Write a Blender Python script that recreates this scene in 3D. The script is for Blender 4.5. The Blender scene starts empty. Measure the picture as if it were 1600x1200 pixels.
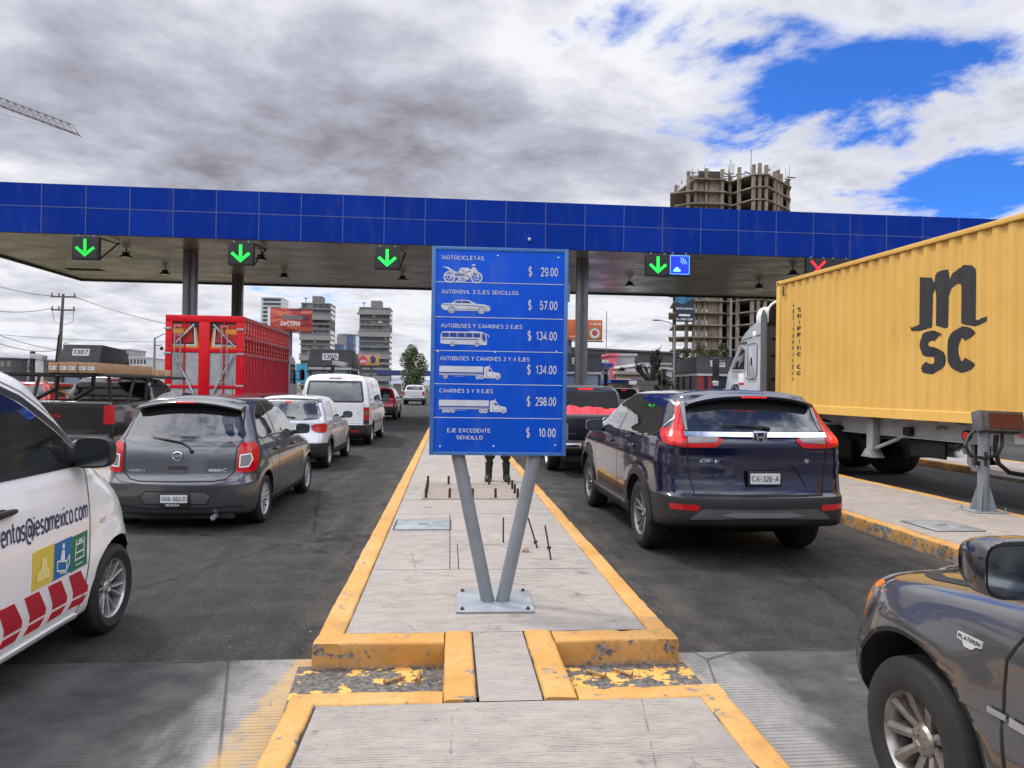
import bpy, bmesh, math, random
from mathutils import Vector, Matrix, noise
from mathutils.bvhtree import BVHTree
random.seed(11)
R = math.radians
SC = bpy.context.scene
COL = SC.collection
# ------------------------------------------------------------------ camera
CAM_H = 1.655
_yaw, _roll, _pit = R(5.0), R(0.83), R(0.41)
_f = Vector((math.sin(_yaw)*math.cos(_pit), math.cos(_yaw)*math.cos(_pit), math.sin(_pit)))
_r0 = Vector((math.cos(_yaw), -math.sin(_yaw), 0)); _u0 = _r0.cross(_f)
_r = math.cos(_roll)*_r0 + math.sin(_roll)*_u0
_u = -math.sin(_roll)*_r0 + math.cos(_roll)*_u0
cd = bpy.data.cameras.new('camera'); cam = bpy.data.objects.new('camera', cd); COL.objects.link(cam)
cam.matrix_world = Matrix(((_r.x, _u.x, -_f.x, 0), (_r.y, _u.y, -_f.y, 0), (_r.z, _u.z, -_f.z, CAM_H), (0, 0, 0, 1)))
cd.sensor_fit = 'HORIZONTAL'; cd.sensor_width = 36.0; cd.lens = 36.0*1110/1600
cd.clip_start = 0.05; cd.clip_end = 6000
SC.camera = cam
# ------------------------------------------------------------------ world: sky with broken cloud
SUN_EL, SUN_AZ = R(58), R(-58)          # azimuth from +Y towards +X
W = bpy.data.worlds.new('World'); SC.world = W; W.use_nodes = True
nt = W.node_tree; nt.nodes.clear()
def wn(t, **k):
    n = nt.nodes.new(t)
    for a, b in k.items(): setattr(n, a, b)
    return n
def wl(a, b): nt.links.new(a, b)
def wm(op, a, b=None, c=None, clamp=False):
    n = wn('ShaderNodeMath', operation=op, use_clamp=clamp)
    for i, v in enumerate((a, b, c)):
        if v is None: continue
        if isinstance(v, (int, float)): n.inputs[i].default_value = v
        else: wl(v, n.inputs[i])
    return n.outputs[0]
def wmap(v, a, b, c, d, smooth=True):
    n = wn('ShaderNodeMapRange', interpolation_type='SMOOTHSTEP' if smooth else 'LINEAR')
    wl(v, n.inputs[0])
    for i, q in enumerate((a, b, c, d)): n.inputs[i+1].default_value = q
    return n.outputs[0]
sky = wn('ShaderNodeTexSky', sky_type='NISHITA', sun_disc=False, sun_elevation=SUN_EL, sun_rotation=SUN_AZ,
         air_density=1.0, dust_density=0.3, ozone_density=2.5, altitude=1800)
tc = wn('ShaderNodeTexCoord'); sep = wn('ShaderNodeSeparateXYZ'); wl(tc.outputs['Generated'], sep.inputs[0])
dx, dy, dz = sep.outputs
zz = wm('ADD', wm('MAXIMUM', dz, 0.0), 0.16)
comb = wn('ShaderNodeCombineXYZ'); wl(wm('DIVIDE', dx, zz), comb.inputs[0]); wl(wm('DIVIDE', dy, zz), comb.inputs[1])
comb.inputs[2].default_value = 3.7
def wnoise(scale, detail, rough, dist=0.0, off=0.0):
    mp = wn('ShaderNodeMapping'); wl(comb.outputs[0], mp.inputs[0]); mp.inputs['Location'].default_value = (off, off*0.7, off*0.3)
    n = wn('ShaderNodeTexNoise'); wl(mp.outputs[0], n.inputs['Vector'])
    n.inputs['Scale'].default_value = scale; n.inputs['Detail'].default_value = detail
    n.inputs['Roughness'].default_value = rough; n.inputs['Distortion'].default_value = dist
    return n.outputs['Fac']
n_big = wnoise(0.95, 6, 0.50, 0.25, 2.2)
n_mid = wnoise(2.3, 8, 0.60, 0.25, 5.1)
n_fine = wnoise(6.5, 6, 0.60, 0.2, 9.2)
az = wm('ARCTAN2', dx, dy); el = wm('ARCSINE', dz)
def blobm(a0, e0, ra, re):           # soft bump round a direction: where the cover is thick or torn
    u = wm('MULTIPLY', wm('SUBTRACT', az, R(a0)), 1/R(ra)); v = wm('MULTIPLY', wm('SUBTRACT', el, R(e0)), 1/R(re))
    return wmap(wm('ADD', wm('MULTIPLY', u, u), wm('MULTIPLY', v, v)), 0.0, 1.0, 1.0, 0.0)
rag = wmap(n_mid, 0.62, 0.34, 0.35, 1.15)
hole = wm('ADD', wm('MULTIPLY', wmap(n_mid, 0.66, 0.32, 0.50, 1.20), wm('MAXIMUM', blobm(31, 19.5, 18, 5.6), blobm(36, 13.8, 16, 3.0))), wm('MULTIPLY', rag, wm('MAXIMUM', wm('MULTIPLY', blobm(11, 27.5, 9, 3.4), .75), wm('MULTIPLY', blobm(21, 25.5, 9, 3.4), .75))))
hole = wm('ADD', hole, wm('MULTIPLY', wmap(dy, 0.0, -0.4, 0.0, 1.0), 0.30))          # torn cover behind the viewer
hole = wm('ADD', hole, wm('MULTIPLY', wm('MULTIPLY', wmap(az, R(8), R(45), 0, 1), wmap(el, R(9), R(15), 0, 1)), .35))
cov = wm('ADD', wm('MULTIPLY', n_big, 0.50), wm('ADD', wm('MULTIPLY', n_mid, 0.33), wm('MULTIPLY', n_fine, 0.17)))
cov = wm('SUBTRACT', wm('ADD', cov, 0.06), wm('MULTIPLY', hole, 0.165))
mask = wmap(cov, 0.375, 0.492, 0.0, 1.0)
# cloud brightness: one broad grey belly on the left, bright rims and a bright low band
belly = wm('MAXIMUM', blobm(-13, 19, 27, 10), wm('MULTIPLY', blobm(8, 17.5, 15, 6), .80))
belly = wm('MULTIPLY', belly, wmap(n_big, 0.30, 0.52, 0.55, 1.0))
tex = wm('ADD', wm('MULTIPLY', n_mid, 0.7), wm('MULTIPLY', n_fine, 0.3))
tx = wmap(tex, 0.34, 0.66, -1.0, 1.0, False)
low = wmap(el, R(3), R(9), 0.16, 0.08)
dark = wm('ADD', wm('ADD', wm('MULTIPLY', belly, 0.68), low), wm('MULTIPLY', tx, 0.40), clamp=True)
ramp = wn('ShaderNodeValToRGB'); wl(dark, ramp.inputs[0])
e = ramp.color_ramp.elements
e[0].position = 0.0; e[0].color = (0.88, 0.89, 0.93, 1)
e[1].position = 1.0; e[1].color = (0.26, 0.26, 0.31, 1)
m_ = e.new(0.45); m_.color = (0.54, 0.55, 0.64, 1)
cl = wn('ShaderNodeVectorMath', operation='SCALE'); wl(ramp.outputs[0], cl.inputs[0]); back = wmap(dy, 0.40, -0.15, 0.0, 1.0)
lift = wm('ADD', wm('MULTIPLY', back, wmap(el, R(8), R(32), 0.50, 3.5)), wm('MULTIPLY', wm('SUBTRACT', 1.0, back), wmap(el, R(33), R(55), 1.0, 2.6)))   # cloud radiance raised overhead and behind the viewer to fill camera-facing sides
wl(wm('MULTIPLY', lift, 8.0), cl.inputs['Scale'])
# deep blue gaps
blue = wn('ShaderNodeVectorMath', operation='MULTIPLY'); wl(sky.outputs[0], blue.inputs[0]); blue.inputs[1].default_value = (0.33, 0.78, 1.55)
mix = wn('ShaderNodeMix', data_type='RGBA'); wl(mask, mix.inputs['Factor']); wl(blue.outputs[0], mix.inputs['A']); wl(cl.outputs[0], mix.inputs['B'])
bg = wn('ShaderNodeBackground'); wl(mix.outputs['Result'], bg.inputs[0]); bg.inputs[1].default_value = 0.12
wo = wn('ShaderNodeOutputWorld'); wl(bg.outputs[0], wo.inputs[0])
W.cycles.sampling_method = 'MANUAL'; W.cycles.sample_map_resolution = 512
# ------------------------------------------------------------------ sun (veiled by thin cloud)
sd = bpy.data.lights.new('sun', 'SUN'); sd.energy = 2.0; sd.angle = R(7); sd.color = (1.0, 0.95, 0.87)
sun = bpy.data.objects.new('sun', sd); COL.objects.link(sun)
sv = Vector((math.sin(SUN_AZ)*math.cos(SUN_EL), math.cos(SUN_AZ)*math.cos(SUN_EL), math.sin(SUN_EL)))
sun.rotation_euler = (-sv).to_track_quat('-Z', 'Y').to_euler()
sun.location = (-30, 20, 60)
SC.view_settings.view_transform = 'Standard'; SC.view_settings.look = 'None'
SC.view_settings.exposure = 0.12; SC.view_settings.gamma = 1.0; SC.view_settings.use_curve_mapping = False
SC.render.engine = 'CYCLES'
try:
    SC.cycles.max_bounces = 6; SC.cycles.caustics_reflective = False; SC.cycles.caustics_refractive = False
except Exception: pass
# ------------------------------------------------------------------ helpers: objects
def tag(o, label=None, cat=None, group=None, kind=None):
    if label: o['label'] = label
    if cat: o['category'] = cat
    if group: o['group'] = group
    if kind: o['kind'] = kind
    return o
def thing(name, loc=(0, 0, 0), rz=0.0, label=None, cat=None, group=None):
    o = bpy.data.objects.new(name, None); COL.objects.link(o)
    o.location = loc; o.rotation_euler = (0, 0, rz); o.empty_display_size = 0.2
    return tag(o, label, cat, group)
def copy_tree(o, parent=None):
    c = o.copy(); COL.objects.link(c)
    if parent: c.parent = parent
    for ch in list(o.children): copy_tree(ch, c)
    return c
class B:
    """collects geometry for ONE mesh object"""
    def __init__(s): s.bm = bmesh.new(); s.m = 0
    def v(s, p): return s.bm.verts.new(p)
    def face(s, pts, m=None):
        try: f = s.bm.faces.new([s.bm.verts.new(p) for p in pts])
        except ValueError: return None
        f.material_index = s.m if m is None else m; return f
    def box(s, x0, x1, y0, y1, z0, z1, m=None):
        p = [(x0,y0,z0),(x1,y0,z0),(x1,y1,z0),(x0,y1,z0),(x0,y0,z1),(x1,y0,z1),(x1,y1,z1),(x0,y1,z1)]
        return s.hexa(p, m)
    def hexa(s, p, m=None):
        v = [s.bm.verts.new(q) for q in p]
        for a in ((3,2,1,0),(4,5,6,7),(0,1,5,4),(1,2,6,5),(2,3,7,6),(3,0,4,7)):
            f = s.bm.faces.new([v[i] for i in a]); f.material_index = s.m if m is None else m
        return s
    def obox(s, c, d, m=None, rz=0, rx=0, ry=0):
        M = Matrix.Translation(Vector(c)) @ Matrix.Rotation(rz,4,'Z') @ Matrix.Rotation(ry,4,'Y') @ Matrix.Rotation(rx,4,'X')
        a, b, c2 = d[0]/2, d[1]/2, d[2]/2
        p = [(-a,-b,-c2),(a,-b,-c2),(a,b,-c2),(-a,b,-c2),(-a,-b,c2),(a,-b,c2),(a,b,c2),(-a,b,c2)]
        return s.hexa([M @ Vector(q) for q in p], m)
    def prism(s, pts, axis, a0, a1, m=None):
        """pts: 2-D polygon; axis X: (y,z), Y: (x,z), Z: (x,y)"""
        def P(q, a): return (a, q[0], q[1]) if axis == 'X' else (q[0], a, q[1]) if axis == 'Y' else (q[0], q[1], a)
        lo = [s.bm.verts.new(P(q, a0)) for q in pts]; hi = [s.bm.verts.new(P(q, a1)) for q in pts]
        n = len(pts); mi = s.m if m is None else m
        fs = [s.bm.faces.new(lo), s.bm.faces.new(list(reversed(hi)))]
        for i in range(n): fs.append(s.bm.faces.new((lo[i], hi[i], hi[(i+1)%n], lo[(i+1)%n])))
        for f in fs: f.material_index = mi
        return s
    def tube(s, pts, r, n=10, m=None, closed=False):
        pts = [Vector(p) for p in pts]; N = len(pts); rr = r if isinstance(r, (list, tuple)) else [r]*N
        mi = s.m if m is None else m; rings = []; up = None
        for i, p in enumerate(pts):
            a = pts[(i-1) % N] if (closed or i > 0) else p
            b = pts[(i+1) % N] if (closed or i < N-1) else p
            t = (b-a); t = t.normalized() if t.length > 1e-9 else Vector((0,0,1))
            if up is None: up = t.orthogonal().normalized()
            up = (up - t*up.dot(t)); up = up.normalized() if up.length > 1e-6 else t.orthogonal().normalized()
            w = t.cross(up)
            rings.append([s.bm.verts.new(p + (up*math.cos(2*math.pi*k/n) + w*math.sin(2*math.pi*k/n))*rr[i]) for k in range(n)])
        for i in range(N if closed else N-1):
            A, Bq = rings[i], rings[(i+1) % N]
            for k in range(n):
                f = s.bm.faces.new((A[k], A[(k+1)%n], Bq[(k+1)%n], Bq[k])); f.material_index = mi
        if not closed:
            f = s.bm.faces.new(list(reversed(rings[0]))); f.material_index = mi
            f = s.bm.faces.new(rings[-1]); f.material_index = mi
        return s
    def lathe(s, prof, n=32, axis='X', c=(0,0,0), m=None, close=False, cap=True):
        """prof: list of (radius, along-axis)"""
        mi = s.m if m is None else m; rings = []
        for (r, a) in prof:
            ring = []
            for k in range(n):
                t = 2*math.pi*k/n; q = (a, r*math.cos(t), r*math.sin(t)) if axis == 'X' else (r*math.sin(t), a, r*math.cos(t)) if axis == 'Y' else (r*math.cos(t), r*math.sin(t), a)
                ring.append(s.bm.verts.new((q[0]+c[0], q[1]+c[1], q[2]+c[2])))
            rings.append(ring)
        M = len(rings)
        for i in range(M if close else M-1):
            A, Bq = rings[i], rings[(i+1) % M]
            for k in range(n):
                f = s.bm.faces.new((A[k], A[(k+1)%n], Bq[(k+1)%n], Bq[k])); f.material_index = mi
        if not close and cap:
            for ring in (rings[0], rings[-1]):
                if (ring[0].co-ring[n//2].co).length > 1e-5:
                    f = s.bm.faces.new(ring); f.material_index = mi
        return s
    def blob(s, c, d, p=2.0, nu=20, nv=12, m=None, rz=0):
        """super-ellipsoid"""
        mi = s.m if m is None else m; g = []
        sp = lambda t: math.copysign(abs(t)**(2.0/p), t)
        Mx = Matrix.Rotation(rz, 3, 'Z')
        for j in range(nv+1):
            a = -math.pi/2 + math.pi*j/nv; row = []
            for i in range(nu):
                b = 2*math.pi*i/nu
                q = Vector((d[0]/2*sp(math.cos(a))*sp(math.cos(b)), d[1]/2*sp(math.cos(a))*sp(math.sin(b)), d[2]/2*sp(math.sin(a))))
                row.append(s.bm.verts.new(Mx @ q + Vector(c)))
            g.append(row)
        for j in range(nv):
            for i in range(nu):
                try:
                    f = s.bm.faces.new((g[j][i], g[j][(i+1)%nu], g[j+1][(i+1)%nu], g[j+1][i])); f.material_index = mi
                except ValueError: pass
        bmesh.ops.remove_doubles(s.bm, verts=[v for r_ in (g[0], g[-1]) for v in r_], dist=1e-5)
        return s
    def add_mesh(s, me, M=None, m=None):
        vs = [s.bm.verts.new((M @ v.co) if M is not None else v.co) for v in me.vertices]
        for p in me.polygons:
            try:
                f = s.bm.faces.new([vs[i] for i in p.vertices]); f.material_index = (p.material_index if m is None else m)
            except ValueError: pass
        return s
    def xf(s, M):
        bmesh.ops.transform(s.bm, matrix=M, verts=s.bm.verts); return s
def finish(bm, angle=32):
    bmesh.ops.recalc_face_normals(bm, faces=bm.faces)
    for f in bm.faces: f.smooth = True
    a = R(angle)
    for e_ in bm.edges:
        if len(e_.link_faces) == 2: e_.smooth = e_.calc_face_angle(0) < a
def obj(name, b, mats, parent=None, bevel=0.0, angle=32, smooth=True, seg=2, fixn=True, loc=None):
    bm = b.bm
    if bevel > 0:
        bmesh.ops.remove_doubles(bm, verts=bm.verts, dist=1e-5)
        bmesh.ops.recalc_face_normals(bm, faces=bm.faces)
        es = [e_ for e_ in bm.edges if len(e_.link_faces) == 2 and e_.calc_face_angle(0) > R(28)]
        bmesh.ops.bevel(bm, geom=es, offset=bevel, segments=seg, affect='EDGES', profile=0.5, clamp_overlap=True)
    if fixn: bmesh.ops.recalc_face_normals(bm, faces=bm.faces)
    if smooth:
        for f in bm.faces: f.smooth = True
        a = R(angle)
        for e_ in bm.edges:
            if len(e_.link_faces) == 2: e_.smooth = e_.calc_face_angle(0) < a
    me = bpy.data.meshes.new(name); bm.to_mesh(me); bm.free()
    for m in (mats if isinstance(mats, (list, tuple)) else [mats]): me.materials.append(m)
    o = bpy.data.objects.new(name, me); COL.objects.link(o)
    if parent: o.parent = parent
    if loc: o.location = loc
    return o
# ---- lettering: every letter is drawn as bold strokes (cap height 1)
def _arc(cx, cy, rx, ry, a0, a1, n=9): return [(cx+rx*math.cos(R(a0+(a1-a0)*i/n)), cy+ry*math.sin(R(a0+(a1-a0)*i/n))) for i in range(n+1)]
def _glyphs():
    A = _arc; w = .56
    O = A(.30,.5,.30,.5,90,450,24)
    return {
    'A':(.66,[[(0,0),(.33,1),(.66,0)],[(.13,.30),(.53,.30)]]), 'B':(.58,[[(0,.54),(0,1),(.30,1)]+A(.32,.77,.22,.23,90,-90)+[(0,.54)],[(.0,.54),(0,0),(.32,0)]+A(.33,.27,.25,.27,-90,90)+[(.02,.54)]]),
    'C':(.62,[A(.33,.5,.33,.5,42,318,18)]), 'D':(.60,[[(0,0),(0,1),(.26,1)]+A(.26,.5,.34,.5,90,-90,14)+[(0,0)]]), 'E':(.50,[[(.50,1),(0,1),(0,0),(.50,0)],[(0,.52),(.46,.52)]]),
    'F':(.48,[[(.48,1),(0,1),(0,0)],[(0,.52),(.43,.52)]]), 'G':(.64,[A(.33,.5,.33,.5,45,350,18)+[(.64,.48),(.38,.48)]]), 'H':(.56,[[(0,0),(0,1)],[(.56,0),(.56,1)],[(0,.52),(.56,.52)]]),
    'I':(.02,[[(.01,0),(.01,1)]]), 'J':(.42,[[(.42,1),(.42,.26)]+A(.21,.24,.21,.24,0,-180)]), 'K':(.58,[[(0,0),(0,1)],[(.54,1),(.02,.42)],[(.20,.60),(.58,0)]]), 'L':(.46,[[(0,1),(0,0),(.46,0)]]),
    'M':(.74,[[(0,0),(0,1),(.37,.12),(.74,1),(.74,0)]]), 'N':(.58,[[(0,0),(0,1),(.58,0),(.58,1)]]), 'O':(.66,[A(.33,.5,.33,.5,90,450,24)]), 'P':(.54,[[(0,0),(0,1),(.28,1)]+A(.28,.74,.26,.26,90,-90)+[(.0,.48)]]),
    'Q':(.66,[A(.33,.5,.33,.5,90,450,24),[(.42,.22),(.64,-.04)]]), 'R':(.58,[[(0,0),(0,1),(.30,1)]+A(.30,.75,.25,.25,90,-90)+[(0,.50)],[(.30,.50),(.58,0)]]),
    'S':(.54,[A(.28,.75,.25,.25,35,250,12)+A(.27,.25,.27,.26,70,-150,12)]), 'T':(.56,[[(0,1),(.56,1)],[(.28,1),(.28,0)]]), 'U':(.56,[[(0,1),(0,.30)]+A(.28,.29,.28,.29,180,360,12)+[(.56,1)]]),
    'V':(.62,[[(0,1),(.31,0),(.62,1)]]), 'W':(.90,[[(0,1),(.22,0),(.45,.9),(.68,0),(.90,1)]]), 'X':(.58,[[(0,1),(.58,0)],[(0,0),(.58,1)]]), 'Y':(.60,[[(0,1),(.30,.45),(.60,1)],[(.30,.45),(.30,0)]]), 'Z':(.54,[[(0,1),(.54,1),(0,0),(.54,0)]]),
    '0':(.50,[A(.25,.5,.25,.5,90,450,22)]), '1':(.30,[[(0,.74),(.22,1),(.22,0)]]), '2':(.50,[A(.25,.73,.25,.27,165,-25,12)+[(.02,0),(.50,0)]]), '3':(.50,[A(.25,.75,.23,.25,150,-75,10),A(.24,.27,.26,.27,80,-155,12)]),
    '4':(.54,[[(.40,0),(.40,1),(0,.27),(.54,.27)]]), '5':(.50,[[(.46,1),(.09,1),(.04,.50)]+A(.24,.33,.26,.33,140,-150,14)]), '6':(.50,[A(.26,.62,.26,.38,40,180,10)+A(.25,.31,.25,.31,180,520,16)]), '7':(.50,[[(0,1),(.50,1),(.16,0)]]),
    '8':(.50,[A(.25,.76,.21,.24,-90,270,16),A(.25,.26,.25,.26,90,450,16)]), '9':(.50,[A(.25,.69,.25,.31,0,360,16)+A(.24,.38,.26,.38,0,-140,8)]), '.':(.06,[[(.0,.06),(.10,.06)]]), '-':(.30,[[(0,.42),(.30,.42)]]), '*':(.14,[[(.07,.80),(.07,1)],[(0,.86),(.14,.94)]]),
    '$':(.50,[A(.25,.72,.24,.22,30,250,12)+A(.25,.28,.25,.22,70,-150,12),[(.25,-.12),(.25,1.12)]]), '/':(.35,[[(0,0),(.35,1)]]), '+':(.4,[[(.2,.2),(.2,.7)],[(0,.45),(.4,.45)]]), ' ':(.22,[]),
    'a':(.46,[A(.22,.36,.22,.36,90,450,18),[(.46,.72),(.46,0)]]), 'c':(.44,[A(.25,.36,.25,.36,48,312,14)]), 'e':(.48,[[(.02,.37),(.48,.37)],A(.24,.36,.24,.36,0,315,16)]), 'i':(.02,[[(.01,0),(.01,.72)],[(.01,.90),(.01,1.02)]]),
    'm':(.74,[[(0,0),(0,.72)],[(0,.4)]+A(.18,.50,.18,.22,160,0,8)+[(.36,0)],[(.37,.4)]+A(.55,.50,.19,.22,160,0,8)+[(.74,0)]]), 'n':(.44,[[(0,0),(0,.72)],[(0,.4)]+A(.22,.48,.22,.24,160,0,8)+[(.44,0)]]),
    'o':(.50,[A(.25,.36,.25,.36,90,450,20)]), 's':(.40,[A(.21,.53,.18,.19,35,250,10)+A(.20,.18,.20,.18,70,-150,10)]), 't':(.30,[[(.12,.98),(.12,.14),(.30,.03)],[(0,.70),(.29,.70)]]), 'v':(.46,[[(0,.72),(.23,0),(.46,.72)]]), 'x':(.44,[[(0,.72),(.44,0)],[(0,0),(.44,.72)]]), 'r':(.3,[[(0,0),(0,.72)],[(0,.45),(.12,.68),(.30,.70)]]), 'd':(.46,[A(.22,.36,.22,.36,90,450,18),[(.46,1),(.46,0)]]), 'u':(.44,[[(0,.72),(0,.22)]+A(.22,.24,.22,.24,180,360,8)+[(.44,.72)]]),
    '@':(.90,[A(.45,.33,.50,.62,-55,285,26),A(.42,.34,.20,.26,90,450,16),[(.66,.62),(.60,.14),(.74,.08),(.90,.22)]]), 'ë':(.48,[[(.02,.37),(.48,.37)],A(.24,.36,.24,.36,0,315,16),[(.06,1.0),(.42,1.0)]]), 
    }
GLY = _glyphs(); LP_ = 0
def _strip(pts, h):
    """outline pairs left/right of a polyline with mitred corners"""
    P = [Vector(p) for p in pts]; n = len(P); closed = n > 3 and (P[0]-P[-1]).length < 1e-6; out = []
    for i in range(n):
        a = P[i-1] if i > 0 else (P[-2] if closed else None); c = P[i+1] if i < n-1 else (P[1] if closed else None)
        d0 = (P[i]-a).normalized() if a is not None else None; d1 = (c-P[i]).normalized() if c is not None else None
        if d0 is None: d0 = d1
        if d1 is None: d1 = d0
        t = d0+d1; t = t.normalized() if t.length > 1e-4 else d0
        nn = Vector((-t.y, t.x)); k = max(.45, abs(nn.dot(Vector((-d0.y, d0.x)))))
        out.append((P[i]+nn*(h/k), P[i]-nn*(h/k)))
    return out
def text_polys(body, weight=.17, spacing=.22, shear=0.0):
    """list of (quad, layer) in text space"""
    x = 0.0; out = []
    for ch in body:
        wd, st = GLY.get(ch, GLY[' '])
        for li, s_ in enumerate(st):
            pr_ = _strip(s_, weight/2)
            for (a, b), (c, d) in zip(pr_[:-1], pr_[1:]):
                out.append(([(x+q.x+shear*q.y, q.y) for q in (a, b, d, c)], li))
        x += wd + spacing
    return out
FACE = Matrix(((1,0,0,0),(0,0,-1,0),(0,1,0,0),(0,0,0,1)))
def text_quads(body, x0, x1, z0, z1, weight=.17, spacing=.22, shear=0.0):
    tp = text_polys(body, weight, spacing, shear); xs = [p[0] for q, _ in tp for p in q]; a, b_ = min(xs), max(xs); h = weight/2
    f = lambda p: (x0+(p[0]-a)*(x1-x0)/(b_-a), z0+(p[1]+h)*(z1-z0)/(1+2*h))
    return [([f(p) for p in q], l) for q, l in tp]
def put_text(b, body, x0, x1, z0, z1, y, weight=.17, m=None, spacing=.22, shear=0.0):
    """letters filling x0..x1, z0..z1 on the plane y, facing -Y"""
    for q, l in text_quads(body, x0, x1, z0, z1, weight, spacing, shear):
        b.face([(p[0], y-l*.0006, p[1]) for p in q], m)
# ------------------------------------------------------------------ helpers: materials
class NT:
    def __init__(s, name):
        s.mat = bpy.data.materials.new(name); s.mat.use_nodes = True; s.t = s.mat.node_tree
        s.bs = s.t.nodes['Principled BSDF']; s.out = s.t.nodes['Material Output']; s._c = None
    def n(s, t, **k):
        q = s.t.nodes.new(t)
        for a, b in k.items(): setattr(q, a, b)
        return q
    def l(s, a, b): s.t.links.new(a, b)
    def co(s, kind='Object'):
        if s._c is None: s._c = s.n('ShaderNodeTexCoord')
        return s._c.outputs[kind]
    def noise(s, scale, detail=4, rough=0.55, stretch=(1,1,1), dist=0.0, co=None, off=(0,0,0)):
        mp = s.n('ShaderNodeMapping'); s.l(co if co is not None else s.co(), mp.inputs[0]); mp.inputs['Scale'].default_value = stretch
        mp.inputs['Location'].default_value = off
        q = s.n('ShaderNodeTexNoise'); s.l(mp.outputs[0], q.inputs['Vector'])
        q.inputs['Scale'].default_value = scale; q.inputs['Detail'].default_value = detail; q.inputs['Roughness'].default_value = rough
        q.inputs['Distortion'].default_value = dist
        return q.outputs['Fac']
    def vor(s, scale, feature='F1', stretch=(1,1,1)):
        mp = s.n('ShaderNodeMapping'); s.l(s.co(), mp.inputs[0]); mp.inputs['Scale'].default_value = stretch
        q = s.n('ShaderNodeTexVoronoi', feature=feature); s.l(mp.outputs[0], q.inputs['Vector']); q.inputs['Scale'].default_value = scale
        return q
    def ma(s, op, a, b=None, c=None, clamp=False):
        q = s.n('ShaderNodeMath', operation=op, use_clamp=clamp)
        for i, v in enumerate((a, b, c)):
            if v is None: continue
            if isinstance(v, (int, float)): q.inputs[i].default_value = v
            else: s.l(v, q.inputs[i])
        return q.outputs[0]
    def rng(s, v, a, b, c=0.0, d=1.0, smooth=True):
        q = s.n('ShaderNodeMapRange', interpolation_type='SMOOTHSTEP' if smooth else 'LINEAR'); s.l(v, q.inputs[0])
        for i, w in enumerate((a, b, c, d)): q.inputs[i+1].default_value = w
        return q.outputs[0]
    def mix(s, f, a, b):
        q = s.n('ShaderNodeMix', data_type='RGBA')
        if isinstance(f, (int, float)): q.inputs['Factor'].default_value = f
        else: s.l(f, q.inputs['Factor'])
        for nm, v in (('A', a), ('B', b)):
            if isinstance(v, tuple): q.inputs[nm].default_value = (*v[:3], 1)
            else: s.l(v, q.inputs[nm])
        return q.outputs['Result']
    def xyz(s):
        q = s.n('ShaderNodeSeparateXYZ'); s.l(s.co(), q.inputs[0]); return q.outputs
    def set(s, **k):
        for a, v in k.items():
            nm = {'color':'Base Color','rough':'Roughness','metal':'Metallic','coat':'Coat Weight','coatr':'Coat Roughness','spec':'Specular IOR Level','emc':'Emission Color','ems':'Emission Strength','alpha':'Alpha','trans':'Transmission Weight','ior':'IOR'}[a]
            i = s.bs.inputs[nm]
            if isinstance(v, tuple): i.default_value = (*v[:3], 1)
            elif isinstance(v, (int, float)): i.default_value = v
            else: s.l(v, i)
        return s
    def bump(s, h, strength=0.3, dist=0.01):
        q = s.n('ShaderNodeBump'); s.l(h, q.inputs['Height']); q.inputs['Strength'].default_value = strength; q.inputs['Distance'].default_value = dist
        s.l(q.outputs[0], s.bs.inputs['Normal']); return s
def mul(c, k): return tuple(min(1.0, x*k) for x in c)
def plain(name, color, rough=0.5, metal=0.0, var=0.10, scale=3.0, bump=0.0, bscale=40, coat=0.0, spec=0.5):
    """one-colour surface with faint unevenness and dust"""
    t = NT(name); n1 = t.noise(scale, 6, 0.6)
    col = t.mix(t.rng(n1, 0.3, 0.7), mul(color, 1-var), mul(color, 1+var))
    t.set(color=col, rough=t.rng(t.noise(scale*3, 5), 0.3, 0.7, max(0.02, rough-0.07), min(1, rough+0.09)), metal=metal, coat=coat, spec=spec)
    if bump: t.bump(t.noise(bscale, 5), bump, 0.004)
    return t.mat
def car_paint(name, color, metal=0.0, dust=0.10, rough=0.28, dustc=(0.155,0.15,0.145)):
    t = NT(name); z = t.xyz()[2]
    d = t.ma('MULTIPLY', t.rng(t.noise(2.2, 7, 0.65), 0.38, 0.72), dust)
    low = t.ma('MULTIPLY', t.rng(z, 0.65, 0.15), t.rng(t.noise(6, 5, 0.6), 0.25, 0.75, 0.2, 0.65))
    d2 = t.ma('ADD', d, t.ma('MULTIPLY', low, 0.8*min(1, dust*4)), clamp=True)
    fl = t.noise(900, 2, 0.5)
    base = t.mix(t.rng(fl, 0.35, 0.65), mul(color, 0.9), mul(color, 1.12)) if metal else color
    t.set(color=t.mix(d2, base, dustc), metal=metal, rough=t.ma('ADD', t.ma('MULTIPLY', d2, 0.4), rough), coat=1.0, coatr=t.ma('ADD', t.ma('MULTIPLY', d2, 0.35), 0.03))
    t.bump(t.noise(1.6, 3, 0.5), 0.05, 0.01)
    return t.mat
def emit(name, color, strength, rough=0.3):
    t = NT(name); n1 = t.noise(25, 3)
    t.set(color=mul(color, 0.6), rough=rough, emc=color, ems=t.rng(n1, 0.3, 0.7, strength*0.75, strength*1.1)); return t.mat
def lens(name, color, ems=0.0):
    t = NT(name); w = t.vor(60); n1 = t.rng(w.outputs['Distance'], 0.0, 0.6, 0.75, 1.15)
    t.set(color=t.mix(t.noise(8, 3), mul(color, 0.7), color), rough=0.16, coat=0.25, spec=0.35)
    if ems: t.set(emc=color, ems=t.ma('MULTIPLY', n1, ems))
    return t.mat
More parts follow.
